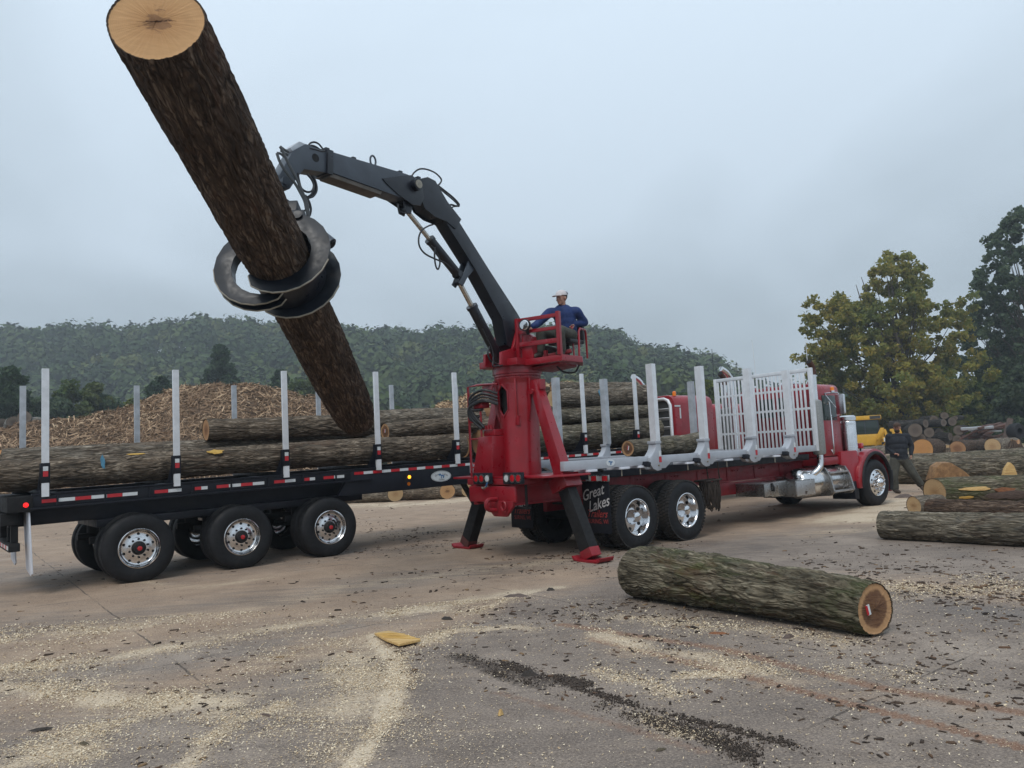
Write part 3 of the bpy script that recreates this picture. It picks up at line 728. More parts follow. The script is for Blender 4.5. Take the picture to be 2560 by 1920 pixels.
def conifer(name, label, base, h, r, seed, mat, per=20, group=None, leaf=0.55):
    rs = np.random.RandomState(seed); base = np.asarray(base, float); root = empty(name, base); tag(root, label, 'tree', group)
    mb = MB(); mb.tube([base - A(0, 0, .2), base + A(0.1, 0, h * 0.5), base + A(0, 0, h)], [0.18, 0.11, 0.02], 7, 4)
    cen = []; rad = []
    nl = int(h / 0.55)
    for k in range(nl):
        z = 0.08 + 0.92 * k / nl; rr = r * (1 - z) ** 0.7 * (0.75 + 0.5 * rs.rand()) + 0.12
        for j in range(rs.randint(4, 7)):
            a = rs.rand() * 6.283
            for q in (0.35, 0.6, 0.82, 1.0):
                cen.append(base + A(math.cos(a) * rr * q, math.sin(a) * rr * q, h * z + 0.16 * rr * q * q)); rad.append(0.20 + 0.24 * rr * (1.1 - q) + 0.1)
            mb.tube([base + A(0, 0, h * z - 0.1), cen[-1]], [0.035, 0.008], 4)
    v, f = leafcloud(np.array(cen), np.array(rad), per, leaf, rs, 0.55, 0.28)
    mesh_obj('crown', v, f, mat, root, smooth=0); mb.build('trunk', M['trunk'], root)
    return root
def gp(px, depth, dz=0.0):
    """ground point under a picture column at a distance"""
    x = (px - 1280) / 1920.0 * depth; return A(x, depth, float(terrain(np.array([x]), np.array([float(depth)]))[0]) + dz)

# right: the big golden cottonwood and its neighbours
LOBES = [(dx * 1.61, 1.69 + (z - 1.69) * 1.61, rx_ * 1.61, rz * 1.61) for dx, z, rx_, rz in [(0, 10.95, 2.0, 1.55), (-0.8, 9.2, 2.9, 1.3), (-1.2, 8.3, 4.5, 1.3), (-4.2, 9.0, 1.6, 1.2), (-4.6, 7.2, 1.5, 1.0), (3.0, 8.5, 1.6, 1.2), (-1.5, 6.3, 4.7, 1.5), (3.6, 6.2, 1.3, 1.2), (-1.2, 4.6, 4.9, 1.2), (-4.9, 5.2, 1.4, 0.7), (-0.8, 3.1, 4.4, 1.0), (0, 1.9, 3.6, 0.8)]]
broadleaf('cottonwood_tree', 'tall golden green broadleaf tree rising behind the truck cab', gp(2268, 74), 19.6, 8.3, 0.6, 760, 66, 0.27, LEAF['gold'], 5, 0.42, (-0.3, 0), 0.72, stems=4, lobes=LOBES, crad=(0.055, 0.085))
broadleaf('tall_tree', 'tall dark feathery tree at the right edge', gp(2590, 78), 24.5, 5.8, 7.0, 420, 46, 0.30, LEAF['dark'], 8, 0.36, (0.5, 0), 0.85, crad=(0.055, 0.09), group='dark trees at the right edge')
broadleaf('slim_tree', 'slim dark open-crowned tree between the golden and the edge tree', gp(2485, 84), 16.4, 4.2, 4.6, 150, 70, 0.30, LEAF['dark'], 9, 0.20, (0.8, 0), 0.85, crad=(0.08, 0.12), group='dark trees at the right edge', stems=3)
for k, (px, dd, h, rx, mat_, lab) in enumerate([
    (2085, 74, 5.0, 3.1, 'gold', 'golden shrub just behind the truck cab mirror'),
    (2165, 84, 6.4, 3.6, 'green', 'green shrub behind the bulldozer'),
    (2245, 80, 5.2, 3.4, 'green', 'rounded green shrub behind the walking man'),
    (2330, 78, 6.0, 3.5, 'gold', 'olive shrub behind the dark log heap'),
    (2412, 78, 6.2, 3.4, 'green', 'green shrub behind the rusty scrap heap'),
    (2490, 78, 6.6, 3.6, 'green', 'green shrub left of the edge tree trunk'),
    (2570, 72, 7.2, 3.8, 'dark', 'dense dark shrub at the right frame edge')]):
    broadleaf('shrub', lab, gp(px, dd), h, rx, 0.1, 200, 75, 0.27, LEAF[mat_], 30 + k, 0.10, (0, 0), 0.75, 'shrubs along the right of the yard', lambda z: max(0.2, 1 - z * z * 0.75), 'shrub', 3)
broadleaf('backing_tree', 'bushy green tree low behind the golden tree', gp(2345, 95), 9.5, 5.0, 0.8, 110, 110, 0.36, LEAF['green'], 51, 0.2, (0, 0), 0.9, 'trees behind the right shrubs')
broadleaf('backing_tree', 'bushy green tree behind the headache rack', gp(2020, 98), 6.8, 4.6, 0.4, 90, 110, 0.36, LEAF['green'], 52, 0.2, (0, 0), 0.9, 'trees behind the right shrubs')
broadleaf('backing_tree', 'dull green tree filling in behind the slim tree', gp(2520, 98), 11.5, 5.5, 0.5, 120, 110, 0.36, LEAF['green'], 53, 0.2, (0, 0), 0.9, 'trees behind the right shrubs')
# left: the dark thicket behind the trailer
for k, (px, dd, h, rx, mat_, lab, con) in enumerate([
    (22, 78, 13.0, 3.4, 'pine', 'dark ragged pine at the left frame edge', True),
    (-60, 84, 11.5, 3.8, 'pine', 'broad dark pine cut by the left frame edge', True),
    (548, 118, 18.3, 4.4, 'pine', 'lone pine standing above the mulch heap', True),
    (395, 100, 13.2, 4.0, 'pine', 'small pine left of the mulch heap top', True),
    (700, 112, 12.8, 3.6, 'pine', 'half-hidden pine right of the mulch heap top', True),
    (120, 80, 9.6, 4.4, 'dark', 'dark bushy tree between the two leftmost stakes', False),
    (195, 84, 11.8, 4.8, 'green', 'large rounded green tree right of the leftmost near stake', False),
    (262, 86, 10.2, 4.2, 'dark', 'dark green tree at the foot of the mulch slope', False),
    (60, 66, 5.4, 3.8, 'dark', 'low dark thicket bush behind the bleached logs', False),
    (165, 66, 4.6, 3.8, 'dark', 'low dark thicket bush behind the first near stake', False),
    (250, 68, 4.9, 3.6, 'green', 'low green thicket bush beside the mulch slope', False),
    (335, 92, 10.0, 3.4, 'lime', 'yellow-green bush peeking over the mulch slope', False),
    (760, 108, 11.0, 4.8, 'green', 'rounded bush behind the dangling log tip', False),
    (985, 82, 6.3, 2.6, 'green', 'small bush beside the pale meadow', False),
    (1110, 70, 5.6, 1.9, 'green', 'thin bush on the meadow in front of the wood', False),
    (1760, 82, 7.4, 3.4, 'lime', 'yellow-green bush behind the red sleeper cab', False),
    (1690, 76, 6.0, 2.6, 'green', 'green bush between log stack and sleeper cab', False)]):
    if con:
        conifer('pine_tree', lab, gp(px, dd), h, rx, 70 + k, LEAF[mat_], 22, 'pines behind the yard', 0.7)
    else:
        broadleaf('bush_tree', lab, gp(px, dd), h, rx, 0.2, 120, 120, 0.34, LEAF[mat_], 70 + k, 0.14, (0, 0), 0.95, 'bushes behind the yard', lambda z: max(0.25, 1 - z * z * 0.7), 'bush', 3)

# the far wooded hill: one mass of crowns
rs = np.random.RandomState(77)
proto = []
for k in range(6):
    nb = 11; lump = rs.normal(0, 1, (nb, 3)); lump /= np.linalg.norm(lump, axis=1)[:, None]; lump[:, 2] = np.abs(lump[:, 2]) * 0.9
    lr = 0.42 + 0.2 * rs.rand(nb); lc = lump * 0.58 * A(1, 1, 0.8)
    n = 330; which = rs.randint(0, nb, n); d = rs.normal(0, 1, (n, 3)); d /= np.linalg.norm(d, axis=1)[:, None]; d[:, 2] = np.abs(d[:, 2]) * 1.0 - 0.25 * (rs.rand(n) < 0.5)
    p = lc[which] + d * lr[which][:, None] * (0.85 + 0.25 * rs.rand(n))[:, None]
    ax = np.cross(d + rs.normal(0, 0.28, d.shape), rs.normal(0, 1, d.shape)); ax /= np.linalg.norm(ax, axis=1)[:, None]
    b = np.cross(d + rs.normal(0, 0.28, d.shape), ax); b /= np.linalg.norm(b, axis=1)[:, None]
    s = 0.065 + 0.075 * rs.rand(n)
    proto.append((p, ax * s[:, None], b * (s * 0.8)[:, None]))
cs, xs, ys, tn = [], [], [], []
yy = 172.0
while yy < 352:
    half = (0.76 * yy, 0.50 * yy); step = 6.0 + 0.007 * yy
    for x0 in np.arange(-half[0], half[1], step):
        x = x0 + rs.normal(0, 1.6); y = yy + rs.normal(0, 1.8); a = x / y
        if a > 0.22 and y > 300: pass
        z = float(terrain(np.array([x]), np.array([y]))[0])
        ht = rs.uniform(9.0, 16.5) * (0.8 if y < 195 else 1.0); r = ht * rs.uniform(0.28, 0.48)
        p, ax, b = proto[rs.randint(6)]; an = rs.rand() * 6.28; ca, sa = math.cos(an), math.sin(an); R = np.array([[ca, -sa, 0], [sa, ca, 0], [0, 0, 1]])
        sc = A(r, r, ht * 0.62)
        cs.append((p * sc) @ R.T + A(x, y, z + ht * 0.36)); xs.append((ax * r) @ R.T); ys.append((b * r) @ R.T); tn.append(np.full(len(p), rs.rand()))
    yy += 5.6 + 0.006 * yy
v, f = quads(np.concatenate(cs), np.concatenate(xs), np.concatenate(ys))
tf = NT('far_forest'); g = tf.n('ShaderNodeNewGeometry'); oc = tf.coord('Object')
c1 = tf.ramp(g.outputs['Random Per Island'], [(0, (0.032, 0.054, 0.022)), (0.6, (0.048, 0.076, 0.030)), (1, (0.072, 0.100, 0.038))])
big = tf.noise(oc, 0.045, 3, 0.6); c1 = tf.mix(tf.gray(big, 0.45, 0.65, 0, 0.8), c1, (0.085, 0.110, 0.036)); c1 = tf.mix(tf.gray(tf.noise(oc, 0.13, 2, 0.5), 0.52, 0.66, 0, 0.7), c1, (0.026, 0.050, 0.026)); c1 = tf.mix(tf.gray(tf.noise(oc, 0.16, 2, 0.5), 0.58, 0.68, 0, 0.6), c1, (0.115, 0.120, 0.045))
ta_ = tf.n('ShaderNodeAttribute'); ta_.attribute_name = 'tone'; c1 = tf.mix(0.74, c1, tf.ramp(ta_.outputs['Fac'], [(0, (0.024, 0.044, 0.022)), (0.5, (0.044, 0.070, 0.028)), (0.85, (0.072, 0.098, 0.034)), (1, (0.115, 0.120, 0.042))]))
tf.set(Base_Color=c1, Roughness=0.9, Specular_IOR_Level=0.1)
fo = mesh_obj('forest', v, f, tf.m, loc=(0, 260, 20), smooth=0); at_ = fo.data.attributes.new('tone', 'FLOAT', 'POINT'); at_.data.foreach_set('value', np.repeat(np.concatenate(tn), 4).astype(np.float32))
tag(fo, 'hazy green broadleaf wood covering the far hills', 'forest', kind='stuff')

# ------------------------------------------------------------------ heaps of shredded bark
def heap(name, label, xs_, hs_, yc, seed, n, cols_, lmin, lmax, wmin, wmax, core):
    rs = np.random.RandomState(seed); x0, x1 = xs_[0], xs_[-1]; hmax = max(hs_)
    X, Y = np.meshgrid(np.linspace(x0, x1, 170), np.linspace(yc - hmax * 1.25 - 0.5, yc + hmax * 1.25 + 0.5, 90), indexing='ij')
    rg = np.interp(X, xs_, hs_); rg = (rg + np.roll(rg, 2, 0) + np.roll(rg, -2, 0) + np.roll(rg, 4, 0) + np.roll(rg, -4, 0)) / 5
    yo = yc + 0.8 * np.sin(X * 0.55)
    Z = rg * np.clip(1 - (np.abs(Y - yo) / (rg * 1.05 + 0.35)) ** 1.35, 0, 1) + (gnoise(X * 1.3, Y * 1.3, seed, 4) - 0.5) * 0.55 * np.clip(rg, 0, 1) - 0.08
    Z = Z - 0.35 * np.clip(gnoise(X * 0.45, Y * 0.45, seed + 5, 3) - 0.55, 0, 1) * 3
    i = np.arange(X.size).reshape(X.shape); f = np.stack([i[:-1, :-1], i[1:, :-1], i[1:, 1:], i[:-1, 1:]], -1).reshape(-1, 4)
    V = np.stack([X, Y, Z], -1)
    root = mesh_obj(name, V.reshape(-1, 3), f, core, loc=((x0 + x1) / 2, yc, 0), smooth=180)
    tag(root, label, 'heap', None, 'stuff')
    nx = np.gradient(Z, axis=0) / np.gradient(X, axis=0); ny = np.gradient(Z, axis=1) / np.gradient(Y, axis=1)
    ok = (Z > 0.05) & (Y < yo + 0.8); k = rs.choice(np.flatnonzero(ok.ravel()), n)
    p = V.reshape(-1, 3)[k] + np.stack([rs.normal(0, .07, n), rs.normal(0, .05, n), rs.normal(0.02, .05, n)], 1)
    nm = np.stack([-nx.ravel()[k], -ny.ravel()[k], np.ones(n)], 1); nm /= np.linalg.norm(nm, axis=1)[:, None]
    a = rs.normal(0, 1, (n, 3)) * A(1.0, 0.8, 0.9); a -= nm * (a * nm).sum(1)[:, None] * 0.75; a /= np.linalg.norm(a, axis=1)[:, None]
    b = np.cross(nm + rs.normal(0, 0.45, (n, 3)), a); b /= np.linalg.norm(b, axis=1)[:, None]; up = np.cross(a, b)
    L = (lmin + (lmax - lmin) * rs.rand(n) ** 2)[:, None] / 2; W = (wmin + (wmax - wmin) * rs.rand(n))[:, None] / 2
    bend = (rs.normal(0, 0.25, n))[:, None] * L
    pts = [(-1, 0.0), (0, 1.0), (1, 0.0)]
    v = np.stack([p + a * L * s + up * bend * q + b * W * e * (1 - 0.4 * abs(s)) for s, q in pts for e in (-1, 1)], 1).reshape(-1, 3)
    q = np.array([(0, 1, 3, 2), (2, 3, 5, 4)]); f = (q[None] + (np.arange(n) * 6)[:, None, None]).reshape(-1, 4)
    o = mesh_obj('shreds', v, f, cols_, root, smooth=0); o['kind'] = 'stuff'
M['heap_core'] = pm('heap_core', (0.105, 0.068, 0.044), 0.95, 0, 0.4, 3.0, bump=0.8, bscale=14)
m_sh = island_mat('bark_shreds', [(0.0, (0.075, 0.047, 0.030)), (0.40, (0.205, 0.132, 0.082)), (0.75, (0.36, 0.245, 0.155)), (1.0, (0.56, 0.41, 0.27))], 0.9, 0, (0.185, 0.118, 0.074), 0.3)
m_ch = island_mat('wood_chips', [(0.0, (0.14, 0.085, 0.05)), (0.4, (0.32, 0.21, 0.12)), (1.0, (0.56, 0.41, 0.26))])
heap('mulch_heap', 'tall brown heap of stringy shredded bark behind the trailer', [-35, -33, -29, -25.3, -23.7, -23, -21.4, -20.6, -18.9, -16.8, -14.3, -12.5, -11.5, -10.4, -8.9, -7.4, -6.2],
     [0.6, 3.0, 3.9, 4.1, 4.3, 4.5, 4.55, 4.8, 5.15, 5.6, 5.75, 5.7, 5.4, 5.0, 4.8, 2.4, 0.3], 38, 13, 60000, m_sh, 0.10, 0.62, 0.022, 0.062, M['heap_core'])
heap('chip_heap', 'paler heap of coarse wood chips behind the loader mast', [-7.5, -6.1, -4.6, -2.6, -1.1, 0.8, 3.6, 6.0, 7.4, 9.0],
     [0.6, 3.6, 4.2, 4.9, 5.2, 5.4, 5.4, 5.0, 3.0, 0.3], 43, 17, 26000, m_ch, 0.08, 0.26, 0.05, 0.12, M['heap_core'])

# ------------------------------------------------------------------ haze
hz = MB(); hz.hexa([A(-470, -60, -1.2), A(470, -60, -1.2), A(470, 412, -1.2), A(-470, 412, -1.2), A(-470, -60, 88), A(470, -60, 88), A(470, 412, 88), A(-470, 412, 88)])
hm = bpy.data.materials.new('haze_air'); hm.use_nodes = True; hm.node_tree.nodes.clear()
ho = hm.node_tree.nodes.new('ShaderNodeOutputMaterial'); hv = hm.node_tree.nodes.new('ShaderNodeVolumePrincipled')
hv.inputs['Color'].default_value = (0.80, 0.88, 0.95, 1); hv.inputs['Density'].default_value = 0.00085; hv.inputs['Anisotropy'].default_value = 0.1
hm.node_tree.links.new(hv.outputs[0], ho.inputs['Volume'])
tag(hz.build('haze', hm, loc=(0, 0, 0), smooth=0), None, None, None, 'stuff')
# ------------------------------------------------------------------ logs
def log(name, label, p0, p1, r0, r1, bark='brown', cut0='brown', cut1='brown', seed=1, nu=96, dv=0.035, bend=(0, 0, 0), relief=0.014, tilt0=None, tilt1=None, group=None,
        knots=0, oval=1.0, flare=0.0, cell=0.055, ragged1=0.0, cat='log', spiral=0.0, sway=1.0):
    """a log from p0 to p1 with furrowed bark; its two sawn ends are parts of it"""
    rs = np.random.RandomState(seed); p0 = np.asarray(p0, float); p1 = np.asarray(p1, float); bend = np.asarray(bend, float)
    L = np.linalg.norm(p1 - p0); ax = (p1 - p0) / L
    e1 = unit(np.cross(ax, A(0.1, 0.05, 1.0) if abs(ax[2]) < 0.9 else A(1, 0, 0))); e2 = np.cross(ax, e1)
    nv = max(12, int(L / dv)); th = np.arange(nu) * 2 * np.pi / nu; s = np.linspace(0, 1, nv)
    S, TH = np.meshgrid(s, th, indexing='ij')
    rm = (r0 + r1) / 2; ncell = max(10, int(2 * np.pi * rm / cell)); ly = cell * 3.4
    U = (TH / (2 * np.pi) + spiral * S) * ncell; V = S * L / ly
    wx = (vnoise(U * 0.5 % ncell, V * 0.9 + 5, max(5, ncell // 2), seed + 1) - 0.5) * 2.2
    n1 = vnoise(U + wx, V, ncell, seed + 2); n2 = vnoise((U * 2 + wx) % (2 * ncell), V * 1.7, 2 * ncell, seed + 3); n3 = vnoise((U * 3) % (3 * ncell), V * 5, 3 * ncell, seed + 4)
    fis = np.clip(np.abs(n1 - 0.5) * 5.5, 0, 1) * 0.62 + np.clip(np.abs(n2 - 0.5) * 4, 0, 1) * 0.28 + 0.22 * n3
    big = vnoise(U / ncell * 6, S * L * 1.2, 6, seed + 5) - 0.5
    R = (r0 + (r1 - r0) * S) * (1 + 0.11 * big) + 1.9 * relief * (fis - 0.6) * (1 - 0.75 * np.exp(-np.minimum(S, 1 - S) * L / 0.05))
    if flare: R = R * (1 + flare * np.exp(-S * L / 0.5) * (0.8 + 0.4 * vnoise(U / ncell * 5, S, 5, seed + 8)))
    for k in range(knots):
        ks, kt = rs.uniform(0.1, 0.9), rs.uniform(0, 6.28); dd = ((S - ks) * L / 0.13) ** 2 + (np.angle(np.exp(1j * (TH - kt))) * rm / 0.10) ** 2
        R = R + 0.05 * np.exp(-dd) - 0.028 * np.exp(-dd * 5)
    c, sn = np.cos(TH), np.sin(TH) * oval
    ctr = p0 + ax * (S * L)[..., None] + bend * (4 * S * (1 - S))[..., None]
    am = sway * min(0.05, 0.009 * L) * (0.6 + 0.8 * rs.rand()); f1, f2 = rs.uniform(0, 6.28, 2); ctr = ctr + e1 * (am * np.sin(5.2 * S + f1))[..., None] + e2 * (0.4 * am * np.sin(7.1 * S + f2))[..., None]
    off = e1 * (c * R)[..., None] + e2 * (sn * R)[..., None]
    P = ctr + off
    if tilt0 is not None:
        wgt = np.clip(1 - S * L / (1.2 * r0), 0, 1) ** 2
        P = P + ax * ((off @ np.asarray(tilt0)) * wgt)[..., None]
    if tilt1 is not None:
        wgt = np.clip(1 - (1 - S) * L / (1.2 * r1), 0, 1) ** 2
        P = P - ax * ((off @ np.asarray(tilt1)) * wgt)[..., None]
    if ragged1:
        wgt = np.clip(1 - (1 - S) * L / (1.6 * r1), 0, 1); P = P + ax * (ragged1 * wgt * (vnoise(U / ncell * 14, S * 3, 14, seed + 9) - 0.4))[..., None]
        P = ctr + (P - ctr) * (1 - 0.35 * wgt[..., None] ** 2 * (0.6 + vnoise(U / ncell * 7, S * 3, 7, seed + 10)[..., None]))
    i = np.arange(nv * nu).reshape(nv, nu); j = np.roll(i, -1, 1)
    F = np.stack([i[:-1], j[:-1], j[1:], i[1:]], -1).reshape(-1, 4)
    uv = np.stack([np.abs(TH / np.pi - 1) * np.pi * rm + spiral * S, S * L + seed * 3.7], -1).reshape(-1, 2)
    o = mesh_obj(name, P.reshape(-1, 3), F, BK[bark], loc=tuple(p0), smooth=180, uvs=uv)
    tag(o, label, cat, group)
    for e, (row, cut, sgn) in enumerate(((0, cut0, -1), (nv - 1, cut1, 1))):
        if cut is None: continue
        ring = P[row]; cen = ring.mean(0); nrm = ax * sgn
        rings = [0.0, 0.3, 0.6, 0.85, 0.97, 0.996]; vs = []; uvs = []; fs = []
        for q in rings:
            rr = cen + (ring - cen) * q - nrm * (0.010 if q < 0.99 else 0.004) + (rs.rand(nu, 1) - 0.5) * 0.006 * nrm
            vs.append(rr); uvs.append(np.stack([np.cos(th) * q, np.sin(th) * q], 1))
        for k in range(len(rings) - 1):
            a = np.arange(nu) + k * nu; b = np.roll(np.arange(nu), -1) + k * nu
            fs.append(np.stack([a, b, b + nu, a + nu] if sgn > 0 else [a, a + nu, b + nu, b], 1))
        mesh_obj('cut_face', np.concatenate(vs), np.concatenate(fs), CUT[cut], o, smooth=180, uvs=np.concatenate(uvs) + (0, 0))
    return o

T = Fr(-5.781, 11.819, 0.677, 0.0155)
T0 = Fr(-5.781, 11.819, 0.677)
K = Fr(1.94, 12.666, 0.690)

# the log in the grapple
LB, LT = at(393, 49, 6.1), at(896, 1056, 12.8)
held = log('lifted_log', 'huge dark-barked log hoisted in the grapple, sawn end up', LB, LT, 0.372, 0.325, 'dark', 'tan', 'grey', 3, 230, 0.018, (0.03, 0, -0.05), 0.017, tilt0=unit(A(0.2, -0.75, -0.2)) * 0.30, ragged1=0.22, cell=0.052, spiral=0.12, sway=0.25)
def patch_on(parent, name, c, nrm, a, b, mat, seed, thick=0.012, n=14):
    """a torn, irregular flake lying on a surface"""
    rs = np.random.RandomState(seed); nrm = unit(np.asarray(nrm, float)); a = np.asarray(a, float); b = np.asarray(b, float)
    pts = [np.asarray(c) + a * math.cos(t) * (0.7 + 0.5 * rs.rand()) + b * math.sin(t) * (0.7 + 0.5 * rs.rand()) - nrm * 0.25 * thick for t in np.arange(n) * 2 * math.pi / n]
    return MB().prism(pts, nrm * thick).build(name, mat, parent, 0.004)
def log_pt(p0, p1, r0, r1, s, ang):
    """point and outward normal on a log's skin; ang 0 = towards the camera, 90 = up"""
    ax = unit(p1 - p0); p = p0 + (p1 - p0) * s; tocam = C0 - p; tocam -= ax * (tocam @ ax); tocam = unit(tocam); up = np.cross(tocam, ax); up = up if up[2] > 0 else -up
    n = tocam * math.cos(math.radians(ang)) + up * math.sin(math.radians(ang)); return p + n * (r0 + (r1 - r0) * s), n, ax, np.cross(n, ax)
for k, (s, ang, la, lb, mt) in enumerate([(0.135, -12, 0.045, 0.03, 'splinter'), (0.47, 0, 0.07, 0.03, 'raw'), (0.49, -14, 0.06, 0.035, 'raw'), (0.605, -6, 0.045, 0.05, 'raw'), (0.825, 42, 0.06, 0.03, 'raw'), (0.06, 20, 0.06, 0.03, 'raw')]):
    if 'raw' not in M: M['raw'] = wood_mat('torn_orange_bark', (0.11, 0.035, 0.015), (0.26, 0.11, 0.045))
    c, n, axx, bb = log_pt(LB, LT, 0.372, 0.325, s, ang); patch_on(held, 'bark_scar', c + n * 0.006, n, axx * la * 1.5, bb * lb, M[mt], 40 + k, 0.010)

# load on the trailer
TL = 'logs stacked on the black trailer'
def tlog(label, u0, u1, v0, v1, w0, w1, r0, r1, bark, c0, c1, seed, **kw):
    return log('trailer_log', label, T0.P(u0, v0, w0), T0.P(u1, v1, w1), r0, r1, bark, c0, c1, seed, kw.pop('nu', 100), kw.pop('dv', 0.032), group=TL, **kw)
a_ = tlog('long grey-brown log along the near edge of the trailer deck', -2.75, 6.35, 0.46, 0.48, 1.715, 1.885, 0.212, 0.242, 'brown', 'brown', 'brown', 21, bend=(0, 0, -0.02), knots=4, nu=120)
tlog('split-ended log lying behind the nearest one at the trailer rear', -1.85, 5.6, 1.02, 1.05, 1.87, 1.92, 0.255, 0.25, 'grey', 'orange', 'brown', 22, knots=3, tilt0=unit(A(0, -0.3, 1)) * 0.7)
tlog('bottom log at the far side of the trailer deck', -1.6, 6.0, 1.75, 1.75, 1.80, 1.88, 0.28, 0.26, 'grey', 'brown', 'brown', 23)
tlog('straight upper log beginning right of the second near stake', 1.24, 4.35, 0.76, 0.80, 2.325, 2.345, 0.182, 0.200, 'brown', 'brown', 'brown', 24, knots=2)
d_ = tlog('upper log with a white-tagged end right of the dangling log', 4.60, 8.0, 0.55, 0.60, 2.215, 2.33, 0.165, 0.172, 'brown', 'walnut', 'brown', 25)
tlog('blue-marked log at the back above the white-tagged one', 4.3, 8.6, 1.42, 1.42, 2.43, 2.50, 0.245, 0.25, 'grey', 'brown', 'brown', 26, knots=2)
f_ = tlog('thick bottom log in front of the red sleeper cab', 6.75, 12.5, 0.48, 0.50, 1.90, 2.06, 0.262, 0.295, 'lichen', 'brown', 'pale', 27, knots=3)
tlog('thin greenish log on top of the thick bottom one', 8.6, 12.5, 0.56, 0.56, 2.43, 2.555, 0.172, 0.165, 'lichen', 'brown', 'brown', 28)
h_ = tlog('pale-barked blue-marked log with round pale end', 9.18, 12.6, 0.68, 0.70, 2.86, 2.985, 0.20, 0.26, 'grey', 'pale', 'brown', 29, knots=2)
tlog('topmost short log with brown round end', 9.75, 12.6, 1.25, 1.30, 3.16, 3.20, 0.165, 0.18, 'grey', 'brown', 'brown', 31)
tlog('log at the back behind the topmost short one', 8.3, 12.4, 1.75, 1.75, 3.02, 3.05, 0.24, 0.24, 'dark', 'brown', 'brown', 32, nu=72)
tlog('hidden middle log behind the thin greenish one', 7.6, 12.4, 1.2, 1.2, 2.50, 2.55, 0.25, 0.25, 'brown', 'brown', 'brown', 33, nu=64, dv=0.06)
tlog('hidden bottom log behind the thick one', 6.9, 12.4, 1.18, 1.18, 1.88, 1.92, 0.27, 0.27, 'brown', 'brown', 'brown', 34, nu=64, dv=0.06)
for (parent, p0, p1, r0, r1, s, ang, la, lb, mt, k) in [
    (a_, T0.P(-2.75, .46, 1.715), T0.P(6.35, .48, 1.885), .212, .242, 0.253, 22, 0.030, 0.13, 'paint_blue', 1), (a_, T0.P(-2.75, .46, 1.715), T0.P(6.35, .48, 1.885), .212, .242, 0.44, 38, 0.14, 0.045, 'splinter', 2),
    (a_, T0.P(-2.75, .46, 1.715), T0.P(6.35, .48, 1.885), .212, .242, 0.305, 52, 0.15, 0.02, 'splinter', 4),
    (h_, T0.P(9.18, .68, 2.86), T0.P(12.6, .70, 2.985), .20, .26, 0.40, 22, 0.04, 0.12, 'paint_blue', 3)]:
    c, n, axx, bb = log_pt(p0, p1, r0, r1, s, ang); patch_on(parent, 'paint_mark' if mt == 'paint_blue' else 'bark_scar', c + n * 0.006, n, axx * la, bb * lb, M[mt], 60 + k, 0.010)
def end_tag(parent, c, nrm, up, w=0.035, h=0.075, red=True):
    nrm = unit(nrm); side = unit(np.cross(up, nrm)); up = np.cross(nrm, side)
    t1 = MB().obox(c + nrm * 0.006, side * w / 2, up * h / 2, nrm * 0.003).build('end_tag', M['tape_w'], parent)
    if red: MB().obox(c + nrm * 0.0062 - side * w * 0.55, side * w * 0.35, up * h * 0.46, nrm * 0.003).build('tag_mark', M['tape_r'], t1)
end_tag(d_, T0.P(4.60, 0.55, 2.215), -T0.u, A(0.2, 0, 1), 0.03, 0.07)

# short log on the truck bunk
tk0, tk1 = K.P(0.52, 0.60, 1.64), K.P(2.62, 0.62, 1.70)
tl = log('short_log', 'short log with dark heartwood end lying in the truck bunks', tk0, tk1, 0.142, 0.182, 'lichen', 'walnut', 'pale', 41, 96, 0.026, (0, 0, -0.03), 0.012, knots=2)
end_tag(tl, tk0 - K.v * 0.02, -K.u, A(0.35, 0, 1), 0.028, 0.075)

# the mossy log in the foreground
g0, g1_ = ground(1592, 1430, 0.268), ground(2190, 1527, 0.208)
fgl = log('mossy_log', 'mossy green-tinged log with dark heartwood end in the foreground', g0, g1_, 0.268, 0.212, 'moss', 'brown', 'walnut', 51, 200, 0.015, (0, 0, 0.035), 0.02, knots=5, cell=0.05, spiral=-0.10, tilt1=unit(A(-0.6, -0.6, 0)) * 0.18)
end_tag(fgl, g1_ + unit(g1_ - g0) * 0.02 - A(0.11, 0.06, -0.03), unit(g1_ - g0) + A(-.18, -.18, 0), A(-0.25, 0, 1), 0.030, 0.085)

# logs lying at the right of the yard
RG = 'felled logs at the right of the yard'
d1 = unit(A(0.647, -0.763, 0))
q = A(5.78, 12.42, 0.215)
log('ground_log', 'long lichen-grey log cut by the right edge, nearest of that group', q, q + d1 * 4.3, 0.215, 0.245, 'lichen', 'pale', 'brown', 61, 130, 0.026, (0, 0, 0.02), 0.016, knots=5, group=RG)
q = A(7.15, 13.55, 0.235)
log('ground_log', 'log with torn orange bark just behind the nearest right one', q, q + d1 * 3.8, 0.235, 0.26, 'dark', 'orange', 'brown', 62, 90, 0.035, group=RG, relief=0.02)
q0, q1 = ground(2284, 1264, 0.185), ground(2352, 1258, 0.185)
log('log_round', 'short sawn log piece with pale end beside the right logs', q0, q1, 0.185, 0.18, 'grey', 'pale', 'brown', 63, 90, 0.028, group=RG)
q0 = ground(2336, 1230, 0.30); q1 = q0 + unit(A(0.965, -0.26, 0)) * 4.6
l3 = log('ground_log', 'half-stripped log with ringed pale end facing the camera', q0, q1, 0.30, 0.33, 'moss', 'pale', 'brown', 64, 110, 0.032, group=RG, tilt0=unit(A(0.26, 0.965, 0)) * -0.55)
